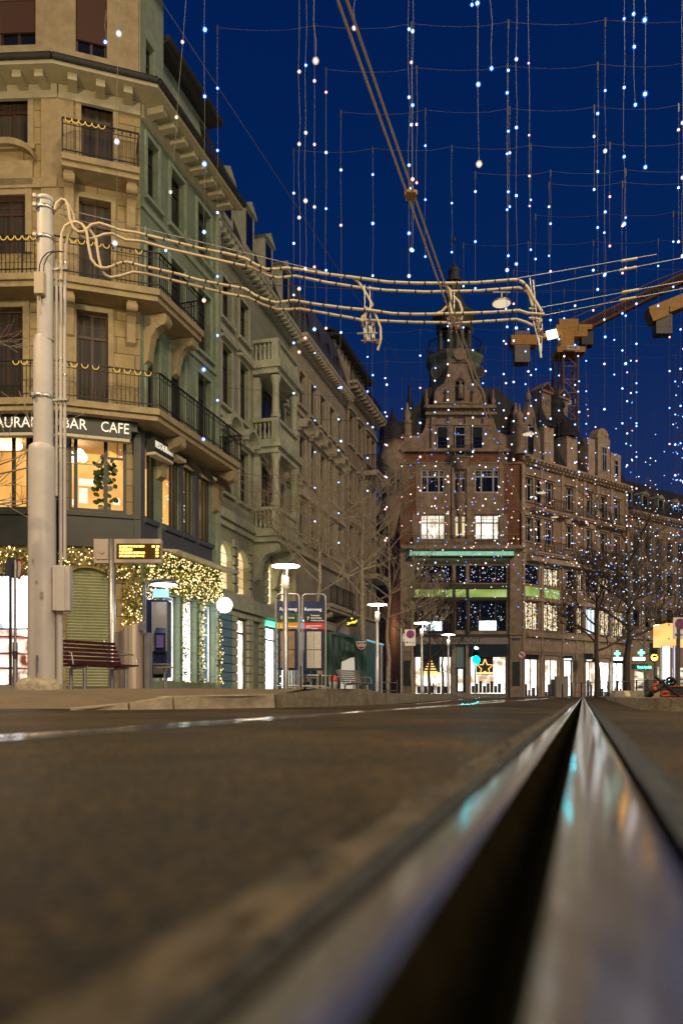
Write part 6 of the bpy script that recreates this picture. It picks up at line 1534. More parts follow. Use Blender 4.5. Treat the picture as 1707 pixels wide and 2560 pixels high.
def stop_panel(x, y, label, w_, bands, poster, text_rows):
    z0 = zs(x, y); t = thing('tram_stop_sign', label, 'sign', (x, y, z0), 'tram stop panels'); h = 2.78; T = lambda a, c_, b=0: Vector((x + a, y + b, z0 + c_))
    mb = MB(); hw = w_ / 2; r = .1
    pts = [T(-hw, 0), T(-hw, h - r)] + [T(-hw + r - r * math.cos(q), h - r + r * math.sin(q)) for q in (R(30), R(60), R(90))] + [T(hw - r + r * math.sin(q), h - r + r * math.cos(q)) for q in (R(0), R(30), R(60))] + [T(hw, h - r), T(hw, 0)]
    mb.tube(pts, .026, 8); mb.tube([T(-hw, .2), T(hw, .2)], .026, 6); mb.build('hoop_frame', M_metal, t)
    z = h - .20
    for k, (hh, mat) in enumerate(bands):
        mb = MB(); mb.box(T(0, z - hh / 2), (w_ - .08, .05, hh - .006)); o = mb.build('sign_panel', mat, t)
        for (rk, dx, dz, body, size, al) in text_rows:
            if rk == k: text(T(dx, z - hh / 2 + dz, -.032), (1, 0, 0), UP, body, size, M_wlet2, o, align=al)
        z -= hh
    mb = MB(); mb.box(T(0, 1.22), (w_ - .10, .06, 1.36 - .2)); mb.build('poster_case', M_panel, t)
    mb = MB()
    for q in (-1, 1):
        for p_ in (-1, 1): mb.box(T(q * (w_ - .24) / 4, 1.22 + p_ * .26, -.034), ((w_ - .24) / 2 - .01, .006, .50))
    mb.build('poster', poster, t)
    return t
M_wlet2 = pmat('white print with added glow', (.8, .8, .78), .5); M_wlet2.node_tree.nodes['Principled BSDF'].inputs['Emission Color'].default_value = (1, 1, 1, 1); M_wlet2.node_tree.nodes['Principled BSDF'].inputs['Emission Strength'].default_value = .35  # print gets a faint glow of its own to look brighter
lb_ = pmat('stop band blue', (.015, .025, .09), .35)
hdr = [(.34, lb_), (.26, pmat('stop band green', (.02, .07, .04), .4)), (.24, pmat('stop band yellow', (.62, .30, .01), .4))]
hdr2 = [(.34, lb_), (.26, pmat('stop band black', (.02, .018, .02), .4)), (.24, pmat('stop band red', (.55, .05, .04), .4))]
Y = 22.3
stop_panel(P(719, 0, Y).x, Y, 'tram stop panel with green and yellow bands and lines 11 and 13, the left one', .65, hdr, pmat('brown poster', (.30, .19, .12), .6, 0, .3, 6), [(0, -.22, -.06, 'Rennweg', .13, 'LEFT'), (1, -.2, 0, '11', .13, 'LEFT'), (2, -.22, 0, '13', .13, 'LEFT'), (1, .02, 0, 'Auzelg', .06, 'LEFT'), (2, .02, 0, 'Frankental', .06, 'LEFT')])
stop_panel(P(785, 0, Y).x, Y, 'tram stop panel with black and red bands and lines 7 and 10, the right one', .65, hdr2, M_paper, [(0, -.27, -.06, 'Rennweg', .13, 'LEFT'), (1, -.20, -.02, '7', .13, 'LEFT'), (2, -.24, 0, '10', .13, 'LEFT'), (1, -.09, .07, 'Paradeplatz', .055, 'LEFT'), (1, -.09, 0, 'Bahnhof Enge', .055, 'LEFT'), (1, -.09, -.07, 'Wollishoferplatz', .055, 'LEFT'), (2, -.09, .03, 'Bahnhofplatz', .055, 'LEFT'), (2, -.09, -.04, 'Flughafen', .055, 'LEFT')])
# litter bin
Y = 29; x = P(833, 0, Y).x; z0 = zs(x, Y)
t = thing('litter_bin', 'pale litter bin with an orange red cap beside the grey bench', 'bin', (x, Y, z0))
mb = MB(); mb.lathe((x, Y, z0), [(0, 0), (.09, 0), (.12, .3), (.155, .50), (.15, .52)], 16); mb.build('bin_body', M_white, t)
mb = MB(); mb.lathe((x, Y, z0), [(.158, .52), (.158, .66), (.12, .73), (.04, .76), (0, .76)], 16); mb.build('bin_cap', pmat('orange red cap', (.70, .09, .03), .4), t)
# tarpaulin booth with its shield
Y = 32.5; x0, x1 = P(775, 0, Y).x, P(917, 0, Y).x; zt0, zt1 = P(0, 1576, Y).z, P(0, 1603, Y).z; zg = zs(x0, Y)
tp = thing('tarpaulin_booth', 'long dark green tarpaulin booth with a watch maker shield and a cut-away corner', 'booth', ((x0 + x1) / 2, Y, zg))
mb = MB(); N = 36; M_ = 10; vs = []; rnd = random.Random(2)
for i in range(N + 1):
    for j in range(M_ + 1):
        t_ = i / N; xx = x0 + (x1 - x0) * t_; zt = zt0 + (zt1 - zt0) * min(1, max(0, (t_ - .15) / .85)); lo = zg + .02
        if .52 < t_ < .80: lo = zg + .02 + (1.3 - (t_ - .52) * 0) * min(1, (t_ - .52) / .03) * min(1, (.80 - t_) / .02) + (t_ - .52) * 1.1
        zz = lo + (zt - lo) * j / M_
        vs.append((xx, Y + .05 * math.sin(t_ * 31) + .06 * math.sin(t_ * 11 + j * .9) , zz))
mb.add(vs, [(i * (M_ + 1) + j, (i + 1) * (M_ + 1) + j, (i + 1) * (M_ + 1) + j + 1, i * (M_ + 1) + j + 1) for i in range(N) for j in range(M_)], 0, True)
mb.add([(x0, Y, zg), (x0, Y, zt0), (x0 - .3, Y + 3, zt0), (x0 - .3, Y + 3, zg)], [(0, 1, 2, 3)]); mb.add([(x0, Y, zt0), (x1, Y, zt1), (x1 + .7, Y + 3, zt1), (x0 + .6, Y + 3, zt0)], [(0, 1, 2, 3)]); mb.add([(x1, Y, zg), (x1, Y, zt1), (x1 + .7, Y + 3, zt1), (x1 + .7, Y + 3, zg)], [(0, 1, 2, 3)])
tq = mb.build('tarpaulin', M_cloth, tp)
mb = MB(); mb.box((x0 + (x1 - x0) * .68, Y + .35, zg + .8), (.66, .05, 1.5)); mb.build('lit_gap', emat('pale lit panel behind tarpaulin', (1, .86, .66), .55, False), tp)
c = Vector((x0 + (x1 - x0) * .90, Y - .14, P(0, 1612, Y).z)); mb = MB()
sh_ = [c + Vector(q) for q in ((-.19, 0, .12), (.19, 0, .12), (.19, 0, -.02), (.12, 0, -.14), (0, 0, -.20), (-.12, 0, -.14), (-.19, 0, -.02))]
mb.prism(sh_, Vector((0, .02, 0))); sh2 = mb.build('shield', M_cloth, tp)
mb = MB(); mb.tube(sh_ + [sh_[0]], .010, 5); mb.tube([c + Vector((-.19, -.005, -.0)), c + Vector((.19, -.005, 0))], .008, 4); mb.build('shield_rim', M_white, sh2)
text(c + Vector((0, -.015, .06)), (1, 0, 0), UP, 'TAG', .125, M_white, sh2); mb = MB(); mb.box(c + Vector((0, -.006, -.055)), (.32, .008, .09)); mb.build('shield_field', M_red, sh2); text(c + Vector((0, -.015, -.055)), (1, 0, 0), UP, 'HEUER', .095, M_white, sh2)
text(Vector((x0 + (x1 - x0) * .50 - .35, Y - .16, zg + .28)), (1, 0, 0), UP, 'TAG HEUER', .11, M_white, tq)
# grey hoarding
Y = 36.4; x0, x1 = P(917, 0, Y).x, P(957, 0, Y).x; zg = zs(x0, Y); t = thing('hoarding', 'pale grey blue hoarding right of the green tarpaulin', 'hoarding', (x0, Y, zg))
mb = MB(); zA, zB = P(0, 1601, Y).z, P(0, 1613, Y).z; mb.prism([(x0, Y + .3, zg), (x1, Y + .3, zg), (x1, Y + .3, zB), (x0, Y + .3, zA)], Vector((0, .1, 0))); mb.build('board', pmat('grey blue board', (.34, .37, .40), .6, 0, .15, 1.2), t)
mb = MB(); mb.prism([(x0, Y + .2, zA + .01), (x1 + .05, Y + .2, zB + .01), (x1 + .05, Y + .2, zB + .07), (x0, Y + .2, zA + .07)], Vector((0, .2, 0))); mb.build('lit_edge', emat('blue lit edge', (.25, .6, .8), .8, False), t)
# script sign
Y = 44; c = P(879, 1554, Y); t = thing('hanging_sign', 'square black hanging sign with yellow script lettering', 'sign', tuple(c))
mb = MB(); mb.box(c, (.58, .12, .56)); mb.tube([c + UP * .28, c + Vector((.1, 0, .75))], .03, 5); mb.build('sign_board', M_black, t)
text(c + Vector((0, -.075, -.05)), (1, 0, .28), (0, 0, 1), 'Sprüngli', .175, emat('yellow neon', (1, .62, .05), 3.2, False), t, shear=.35, bold=.004)
mb = MB(); mb.lathe(c + Vector((0, -.08, .12)), [(.0, 0), (.05, .03), (.05, .08)], 8); mb.build('emblem', emat('yellow neon', (1, .62, .05), 3), t)

# ------------------------------------------------------------------ road signs and signals
def no_stop(t, c, sc, y):
    W_, H_ = .60 * sc, .92 * sc
    mb = MB(); mb.box(c, (W_, .03, H_)); mb.build('sign_plate', M_white, t)
    k = c + Vector((0, -.02, .19 * sc)); r = .235 * sc
    mb = MB(); mb.disc(k, r, (0, -1, 0), 24, 0, .006); mb.build('red_disc', M_red, t)
    mb = MB(); mb.disc(k + Vector((0, -.007, 0)), r * .76, (0, -1, 0), 24, 0, .006); mb.build('blue_disc', M_signblue, t)
    mb = MB()
    for a in (R(45), R(-45)): mb.obox(k + Vector((0, -.016, 0)), (r * 1.6, .006, r * .17), Matrix.Rotation(a, 3, 'Y'))
    mb.build('red_cross', M_red, t)
    mb = MB(); mb.disc(c + Vector((-.19 * sc, -.02, -.27 * sc)), .05 * sc, (0, -1, 0), 12, 0, .006); mb.build('blue_dot', M_signblue, t)
    text(c + Vector((.07 * sc, -.022, -.27 * sc)), (1, 0, 0), UP, '00:00 - 24:00', .062 * sc, M_black, t)
Y = 31.5; c = P(1025, 1594, Y); x = P(1003, 0, Y).x
t = thing('no_stopping_sign', 'white plate with a round red and blue no stopping sign on a slim pole, centre', 'sign', (x, Y, zs(x, Y)), 'no stopping signs')
mb = MB(); mb.tube([(x, Y, zs(x, Y)), (x, Y, P(0, 1570, Y).z)], .03, 10); mb.build('pole', M_metal, t); no_stop(t, c, .70, Y)
mb = MB(); mb.box(P(1009, 1594, Y), (.09, .03, .30)); mb.build('arrow_plate', M_white, t)
mb = MB(); k = P(1009, 1594, Y) + Vector((0, -.02, 0)); mb.box(k, (.012, .006, .16)); 
for s_ in (-1, 1): mb.add([k + Vector((-.03, -.004, s_ * .08)), k + Vector((.03, -.004, s_ * .08)), k + Vector((0, -.004, s_ * .13))], [(0, 1, 2)])
mb.build('arrow', M_black, t)
Y = 19; c = P(1699, 1571, Y); x = P(1694, 0, Y).x
t = thing('no_stopping_sign', 'white no stopping plate cut by the right edge, beside the yellow lit roof', 'sign', (x, Y, .064), 'no stopping signs')
mb = MB(); mb.tube([(x, Y, .06), (x, Y, P(0, 1548, Y).z)], .045, 10); mb.build('pole', pmat('dark spotted pole', (.09, .08, .08), .5, .3, .6, 12), t); no_stop(t, c, .56, Y)
# no entry discs at the left
Y = 16.5; c = P(46, 1420, Y); x = P(39, 0, Y).x; z0 = zs(x, Y)
t = thing('prohibition_sign', 'round prohibition sign with its twin turned away, left of the big mast', 'sign', (x, Y, z0))
mb = MB(); mb.tube([(x, Y, z0), (x, Y, P(0, 1400, Y).z)], .028, 10); mb.build('pole', M_metal, t)
mb = MB()
for v0, v1, mi in ((1718, 1648, 0), (1648, 1628, 1), (1628, 1606, 0)): mb.tube([(x, Y - .001, P(0, v0, Y).z), (x, Y - .001, P(0, v1, Y).z)], .052, 12, mi)
mb.build('post_sleeve', [M_metal, M_dark], t)
nr = Vector((-.75, -.66, 0)); 
for cc, nn, nm in ((P(50, 1423, Y), Vector((-.80, -.6, 0)), 1), (P(35, 1420, Y + .1), Vector((.85, -.5, 0)), 0)):
    mb = MB(); mb.disc(cc, .215, nn, 24, 0, .012); mb.build('sign_disc', M_red if nm else pmat('dark sign back', (.05, .06, .08), .5), t)
    if nm: mb = MB(); mb.disc(cc + nn * .014, .165, nn, 24, 0, .006); mb.build('white_field', M_white, t)
# traffic lights
def signal(x, y, zc, label, lens, mat, other, dr=.12, hh=.95, lit=2):
    t = thing('traffic_light', label, 'traffic light', (x, y, 0), 'traffic lights')
    mb = MB(); mb.tube([(x, y + .1, 0), (x, y + .1, zc + .5)], .05, 8); mb.build('pole', M_metal, t)
    mb = MB(); mb.box((x, y, zc), (.34, .26, hh)); 
    for k in (-1, 0, 1): mb.lathe((x, y - .13, zc + k * .3 + .0), [(.13, -.02), (.14, .1)], 10, 0, True, math.pi, 2 * math.pi)
    mb.build('housing', M_black, t)
    for k, z in enumerate((zc + .3, zc, zc - .3)):
        mb = MB(); mb.disc((x, y - .132, z), dr, (0, -1, 0), 18, 0, .02); mb.build('lens', mat if k == lit else M_dark, t)
E_teal = emat('teal green signal', (.0, .72, .85), 160, True); E_amb = emat('amber signal', (1, .42, .02), 26, True)
Y = 58; signal(P(1188, 0, Y).x, Y, P(0, 1650, Y).z + .3, 'traffic light showing bright teal green before the boot shop', 2, E_teal, None, .28)
x = P(1188, 0, 58).x
t = thing('tram_signal', 'small bluish white tram signal on the pole top above the teal green light', 'signal', (x, 58, P(0, 1622, 58).z))
mb = MB(); mb.disc((x, 57.84, P(0, 1620, 58).z), .10, (0, -1, 0), 12, 0, .02); mb.disc((x + .12, 57.84, P(0, 1621, 58).z), .06, (0, -1, 0), 10, 0, .02); mb.build('lens', emat('bluish signal', (.45, .85, 1), 12, False), t)
mb = MB(); mb.box((x + .03, 58.0, P(0, 1622, 58).z), (.45, .25, .45)); mb.build('housing', M_black, t)
Y = 42; signal(P(1632, 0, Y).x, Y, P(0, 1637, Y).z + .15, 'traffic light showing amber, right of the green pharmacy sign', 2, E_amb, None, .165)
# no left turn sign
Y = 60; c = P(1303, 1637, Y); t = thing('no_turn_sign', 'round no left turn sign before the pillar between the lit shops', 'sign', (c.x, Y, 0))
mb = MB(); mb.tube([(c.x, Y, 0), (c.x, Y, c.z)], .04, 8); mb.build('pole', M_metal, t)
mb = MB(); mb.disc(c + Vector((0, -.06, 0)), .33, (0, -1, 0), 24, 0, .01); mb.build('red_disc', M_red, t); mb = MB(); mb.disc(c + Vector((0, -.07, 0)), .25, (0, -1, 0), 24, 0, .01); mb.build('white_field', M_white, t)
mb = MB(); mb.tube([c + Vector((.08, -.09, -.14)), c + Vector((.08, -.09, .0)), c + Vector((.03, -.09, .06)), c + Vector((-.1, -.09, .07))], .028, 5); mb.add([c + Vector((-.08, -.1, .0)), c + Vector((-.08, -.1, .15)), c + Vector((-.18, -.1, .07))], [(0, 1, 2)]); mb.obox(c + Vector((0, -.1, 0)), (.5, .01, .04), Matrix.Rotation(R(45), 3, 'Y')); mb.build('arrow', M_black, t)
# control cabinet
Y = 58; a, b = P(1387, 1692, Y), P(1417, 1738, Y); t = thing('control_cabinet', 'grey street control cabinet left of the railings', 'cabinet', ((a.x + b.x) / 2, Y, 0))
mb = MB(); mb.box(((a.x + b.x) / 2, Y, (a.z - .02) / 2), (b.x - a.x, .5, a.z)); mb.box(((a.x + b.x) / 2, Y, a.z + .02), (b.x - a.x + .06, .56, .05)); mb.build('housing', pmat('grey cabinet', (.34, .30, .25), .6, 0, .15, 3), t)
mb = MB(); mb.box(((a.x + b.x) / 2 + .1, Y - .26, a.z * .55), (.52, .02, a.z * .75)); mb.build('door', pmat('grey cabinet door', (.37, .33, .28), .6), t)
# railings
def tube_rail(pts, label, grp='street railings', h=1.0, z=0.0):
    t = thing('street_railing', label, 'railing', (*pts[0], z), grp)
    mb = MB(); mb.tube([Vector((*p, z + h)) for p in pts], .025, 6); mb.tube([Vector((*p, z + h * .35)) for p in pts], .02, 6); mb.build('rail', M_metal, t)
    for p in pts: mb = MB(); mb.tube([Vector((*p, z)), Vector((*p, z + h + .03))], .04, 6); mb.build('post', M_dark, t)
tube_rail([xy(P(u, 0, y)) for u, y in ((1428, 53), (1452, 52), (1475, 51), (1518, 49), (1542, 47))], 'low tubular railing in front of the bright shops behind the rails', h=.95)
tube_rail([xy(P(u, 0, y)) for u, y in ((1542, 47), (1565, 44), (1590, 42), (1618, 40))], 'tubular railing farther right behind the concrete kerb', h=.9)
tube_rail([xy(P(u, 0, y)) for u, y in ((764, 24.0), (800, 24.0), (830, 24.2))], 'low rail between the stop panels and the litter bin', h=.55, z=zs(0, 24))
tube_rail([xy(P(u, 0, y)) for u, y in ((949, 38), (975, 39), (992, 40))], 'low white rail between the hoarding and the sign pole', h=.62, z=.12)
tube_rail([xy(P(u, 0, y)) for u, y in ((1030, 46), (1060, 47), (1088, 48))], 'low rail among the bare trees before the boot shop', h=.6, z=.08)
# bollards
for k, (u, Y) in enumerate(((1405, 50), (1370, 52), (992, 40), (1083, 50))):
    x = P(u, 0, Y).x; z0 = zs(x, Y); mb = MB(); mb.lathe((x, Y, z0), [(.05, 0), (.05, .8), (.03, .84), (0, .84)], 10); o = mb.build('bollard', M_dark)
    tag(o, ['slim dark bollard in front of the control cabinet', 'slim dark bollard before the bright shop left of the cabinet', 'slim bollard behind the centre sign pole', 'slim bollard between the bare trees before the boot shop'][k], 'bollard', 'slim bollards')
# low concrete wall on the island with a pale plate
t = thing('concrete_barrier', 'low wedge shaped concrete barrier with a pale plate on the right island', 'barrier', (3.6, 10, .064))
mb = MB(); q = [(P(1524, 0, 10.6).x, 10.6), (P(1535, 0, 9.9).x, 9.9), (P(1707, 0, 9.3).x, 9.3), (P(1760, 0, 9.9).x, 10.1)]
A = [Vector((*p, .062)) for p in q]; B = [Vector((p[0] + .03 * (i < 2), p[1] + .03, .148)) for i, p in enumerate(q)]; mb.hexa(A + B); mb.build('concrete_body', pmat('rough barrier concrete', (.27, .25, .20), .9, 0, .3, 9, .5, 30), t)
mb = MB(); a, b = P(1558, 1727, 9.78), P(1572, 1741, 9.7); mb.prism([P(1557, 1727, 9.80), P(1570, 1727, 9.78), P(1576, 1741, 9.70), P(1563, 1741, 9.72)], Vector((0, -.012, 0))); mb.build('plate', M_kerbpale, t)
t = thing('red_edged_trough', 'long dark trough with red edges at the right, behind the tipped scooter', 'trough', (P(1700, 0, 8.6).x, 8.6, .064))
mb = MB(); a, b = P(1676, 1714, 8.6), P(1790, 1741, 8.6); mb.box(((a.x + b.x) / 2, 8.75, (.064 + a.z) / 2), (b.x - a.x, .3, a.z - .064)); mb.build('body', M_black, t)
mb = MB()
for v in (1716, 1740): mb.tube([P(1674, v, 8.58), P(1790, v, 8.58)], .006, 6)
mb.build('red_edge', pmat('red edging', (.45, .04, .02), .4), t)
# tipped rental scooter with orange parts
YS = 7.4; sc_ = thing('electric_scooter', 'tipped over black and orange electric scooter lying on the right island', 'scooter', tuple(P(1655, 1740, YS)))
M_or = pmat('orange scooter paint', (.80, .10, .02), .35); q = lambda u, v, y=YS: P(u, v, y)
mb = MB(); mb.tube([q(1612, 1742), q(1622, 1728), q(1642, 1722), q(1655, 1712)], [.020, .035, .030, .026], 8); mb.build('deck', M_black, sc_)
mb = MB(); mb.tube([q(1637, 1692), q(1654, 1706), q(1664, 1716), q(1680, 1728), q(1697, 1741)], .0135, 8); mb.build('steering_column', M_black, sc_)
for c_, r_ in (((1621, 1733), .034), ((1676, 1703), .038)):
    mb = MB(); cc = q(*c_); ax = Vector((.55, .5, .45)).normalized(); s1 = ax.cross(UP).normalized(); s2 = ax.cross(s1)
    mb.tube([cc + (s1 * math.cos(2 * math.pi * k / 14) + s2 * math.sin(2 * math.pi * k / 14)) * r_ for k in range(15)], .013, 6, 0, False); mb.disc(cc, r_ * .5, ax, 10, 0, .01); mb.build('wheel', M_black, sc_)
mb = MB(); mb.ball(q(1636, 1722, YS - .02), .020, 8, 6, sq=(1.1, 1, 1)); mb.tube([q(1652, 1732), q(1660, 1728), q(1668, 1730), q(1672, 1738), q(1655, 1740), q(1650, 1734)], .010, 6); mb.tube([q(1633, 1713), q(1645, 1708)], .011, 6); mb.build('orange_mudguard', M_or, sc_)
mb = MB(); mb.tube([q(1645, 1703), q(1660, 1700), q(1671, 1705), q(1681, 1699)], .011, 6); mb.tube([q(1660, 1712), q(1657, 1698)], .009, 6); mb.build('handlebar', M_black, sc_)
mb = MB(); mb.tube([q(1648, 1738), q(1660, 1742), q(1667, 1746)], .004, 5); mb.tube([q(1676, 1732), q(1683, 1740), q(1683, 1745)], .004, 5); mb.tube([q(1640, 1716), q(1650, 1705), q(1664, 1702)], .004, 5); mb.build('brake_cable', M_black, sc_)
mb = MB(); mb.ball(q(1664, 1703, YS - .03), .008, 6, 4); mb.ball(q(1671, 1709, YS - .03), .004, 6, 4, 1); mb.build('small_light', [M_metal, emat('tiny green diode', (.1, 1, .5), 4, False)], sc_)
# slatted seat behind
t = thing('slatted_seat', 'dark slatted seat behind the tipped scooter', 'bench', tuple(P(1640, 1712, 20)))
mb = MB()
for k in range(4): mb.box(P(1640, 1702 + 4.5 * k, 20), (.62, .03, .028))
mb.build('slats', M_dark, t); mb = MB()
for u in (1613, 1667): mb.tube([P(u, 1700, 20), P(u, 1735, 20)], .025, 6)
mb.build('leg', M_dark, t)
# lit stop roof and glass pillars at the right edge
Y = 24; t = thing('stop_shelter', 'glowing yellow stop roof on bright glass pillars at the right edge', 'shelter', (P(1700, 0, Y).x, Y, .06))
mb = MB(); a, b = P(1664, 1558, Y), P(1760, 1614, Y); mb.box(((a.x + b.x) / 2, Y + .5, (a.z + b.z) / 2), (b.x - a.x, 1.0, a.z - b.z)); mb.build('lit_roof', emat_var('glowing yellow fascia', (1, .40, .06), (1, .58, .18), .95, 1.35, (.6, .6, 1.5), True, 2), t)
mb = MB()
for v in (1562, 1597): mb.ball(P(1671, v, Y - .02), .025, 6, 4)
mb.build('bolt', M_black, t)
mb = MB(); a, b = P(1656, 1616, Y), P(1671, 1708, Y); mb.box(((a.x + b.x) / 2, Y, (a.z + b.z) / 2), (b.x - a.x, .12, a.z - b.z)); mb.build('lit_pillar', emat('cool lit glass', (.72, .85, 1), 3, True), t)
mb = MB()
for u in (1654, 1673, 1682, 1687): a, b = P(u, 1614, Y), P(u, 1735, Y); mb.tube([a, b], .022, 8)
mb.build('post', M_metal, t)
mb = MB(); a, b = P(1684, 1616, Y), P(1688, 1700, Y); mb.box(((a.x + b.x) / 2, Y + .05, (a.z + b.z) / 2), (.05, .05, a.z - b.z)); mb.build('lit_edge', emat('violet lit edge', (.6, .55, 1), 2.2, False), t)

# ------------------------------------------------------------------ bare trees
M_bark = pmat('pale plane bark', (.34, .28, .20), .8, 0, .45, 7); M_twig = pmat('bare twigs', (.30, .25, .18), .8); M_barkd = pmat('dark bark', (.085, .064, .044), .85, 0, .4, 7); M_twigd = pmat('dark twigs', (.085, .064, .045), .85)
def bare_tree(x, y, h, label, seed, fork=.35, spread=1.0, r=.13, dark=False, lean=0, lv=4, z0=None, grp='bare street trees', den=1.0):
    z0 = zs(x, y) if z0 is None else z0
    rnd = random.Random(seed); t = thing('bare_tree', label, 'tree', (x, y, z0), grp); tk, br = MB(), MB(); n_main = int(9 * den)
    top = Vector((x + lean, y, z0 + h)); base = Vector((x, y, z0)); pts = []; K_ = 9
    for i in range(K_ + 1):
        q = i / K_; pts.append(base.lerp(top, q) + Vector((rnd.uniform(-1, 1), rnd.uniform(-1, 1), 0)) * .05 * (q > 0) * h / 6)
    tk.tube(pts, [r * (1 - .88 * (i / K_) ** .8) for i in range(K_ + 1)], 8)
    def branch(p, d, L, r_, lev):
        n = 4; q = [p]; dd = d.copy(); rs = [r_]
        for i in range(n):
            dd = (dd + Vector((rnd.uniform(-.22, .22), rnd.uniform(-.22, .22), rnd.uniform(-.08, .16)))).normalized(); q.append(q[-1] + dd * L / n); rs.append(max(.006, r_ * (1 - .75 * (i + 1) / n)))
        br.tube(q, rs, 4 if lev > 1 else 5, 0, False, lev < 2)
        if lev < lv:
            for k in range(rnd.choice((3, 4, 4, 5)) if lev > 1 else 6):
                f = rnd.uniform(.25, 1); i = min(n - 1, int(f * n)); o = q[i].lerp(q[i + 1], f * n - i)
                s = Vector((rnd.uniform(-1, 1), rnd.uniform(-1, 1), rnd.uniform(-.3, .7))).normalized()
                branch(o, (dd * .9 + s * .75).normalized(), L * rnd.uniform(.42, .62), max(.008, r_ * .5), lev + 1)
    for k in range(n_main):
        f = fork + (1 - fork) * .9 * k / n_main; i = min(K_ - 1, int(f * K_)); o = pts[i].lerp(pts[i + 1], f * K_ - i); a = rnd.uniform(0, 6.28) if k > 1 else (k * math.pi + rnd.uniform(-.5, .5))
        el = rnd.uniform(.35, .8); d = Vector((math.cos(a) * math.cos(el), math.sin(a) * math.cos(el), math.sin(el)))
        branch(o, d, h * .36 * spread * (1 - .45 * (f - fork)), r * .42 * (1 - .5 * f), 1)
    tk.build('trunk', M_barkd if dark else M_bark, t); o = br.build('crown', M_twigd if dark else M_twig, t)
    return t
def T_(u, Y, h, label, seed, **k): return bare_tree(P(u, 0, Y).x, Y, h, label, seed, **k)
T_(797, 31, 8.0, 'bare pale barked street tree behind the right stop panel', 1, fork=.5, r=.13)
T_(905, 35, 9.2, 'bare tree with a dark knobbly trunk at the end of the green tarpaulin', 2, fork=.42, r=.16)
T_(971, 41, 9.0, 'bare tree with a pale slim trunk left of the sign pole', 3, fork=.45, r=.14)
T_(1073, 49, 6.6, 'slim dark tree before the left half of the boot shop', 4, fork=.35, r=.11, dark=True, spread=.95)
T_(1106, 52, 6.2, 'slim dark tree just right of its twin before the boot shop', 5, fork=.45, r=.10, dark=True, spread=.9)
T_(1030, 46, 6.4, 'thin dark tree trunk at the left corner of the boot shop', 6, fork=.5, r=.12, spread=.9)
T_(1492, 47, 7.6, 'dark bare tree with forked branches before the bright right shops', 7, fork=.36, r=.22, dark=True, spread=1.1, z0=0)
T_(1568, 49, 11.0, 'tallest dark bare tree left of the pharmacy sign', 8, fork=.33, r=.26, dark=True, spread=.9, z0=0)
T_(1640, 62, 11.5, 'bare tree with a wide twiggy crown behind the amber traffic light', 9, fork=.3, r=.2, spread=1.1, z0=0, den=1.3)
T_(1690, 56, 12.0, 'bare twiggy tree at the right edge above the yellow lit roof', 10, fork=.3, r=.2, spread=1.1, z0=0, den=1.3)
T_(1610, 74, 13, 'farther bare twiggy tree in front of the ochre house', 11, fork=.3, r=.2, z0=0, den=1.3)
T_(-420, 17, 11, 'bare tree at the left edge, only its twigs reach into view', 12, fork=.3, r=.16, spread=.95, z0=.2)

# ------------------------------------------------------------------ strings of lights over the street
COLS = {'b': (.06, .27, 1), 'c': (.42, .70, 1), 'w': (.95, .95, 1), 'y': (1, .86, .62), 'r': (1, .42, .30), 'p': (1, .55, .50), 'm': (.85, .25, .85)}
EB = {k: emat('bulb ' + n, COLS[k], s, False) for k, n, s in (('b', 'deep blue', 2.6), ('c', 'ice blue', 2.4), ('w', 'white', 3), ('y', 'warm white', 3), ('r', 'coral', 2.2), ('p', 'rose', 2.0), ('m', 'violet', 1.6))}
BME = {}
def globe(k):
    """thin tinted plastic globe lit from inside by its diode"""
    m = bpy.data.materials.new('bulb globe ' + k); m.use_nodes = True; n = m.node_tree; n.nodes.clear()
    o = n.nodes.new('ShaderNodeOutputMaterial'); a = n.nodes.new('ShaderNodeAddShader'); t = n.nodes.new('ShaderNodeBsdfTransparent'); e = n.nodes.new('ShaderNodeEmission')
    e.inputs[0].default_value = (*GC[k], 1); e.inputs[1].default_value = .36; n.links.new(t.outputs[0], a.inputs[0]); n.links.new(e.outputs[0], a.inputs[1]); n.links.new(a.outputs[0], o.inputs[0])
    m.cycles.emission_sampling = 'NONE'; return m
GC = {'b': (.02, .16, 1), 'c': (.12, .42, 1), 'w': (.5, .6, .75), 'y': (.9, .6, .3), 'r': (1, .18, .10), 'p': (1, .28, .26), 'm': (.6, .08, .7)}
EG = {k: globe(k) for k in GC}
EC = {k: emat('diode ' + k, c, 4.5, False) for k, c in (('b', (.45, .75, 1)), ('c', (.8, .95, 1)), ('w', (1, 1, 1)), ('y', (1, .92, .8)), ('r', (1, .75, .68)), ('p', (1, .85, .85)), ('m', (.95, .55, 1)))}
def bulb_mesh(k, r):
    key = (k, round(r, 3))
    if key not in BME:
        b = MB(); b.ball((0, 0, 0), r * .78, 6, 5); b.ball((0, 0, 0), r * 1.5, 8, 6, 1); me = bpy.data.meshes.new('bulb'); me.from_pydata(b.v, [], b.f); me.materials.append(EC[k]); me.materials.append(EG[k]); me.polygons.foreach_set('material_index', b.m); me.polygons.foreach_set('use_smooth', b.sm); me.update(); BME[key] = me  # outer ball is the bulb's painted halo
    return BME[key]
M_wire = pmat('pale lamp cord', (.13, .12, .11), .6); M_wired = pmat('thin dusk cord', (.09, .09, .10), .6)
rs = random.Random(77)
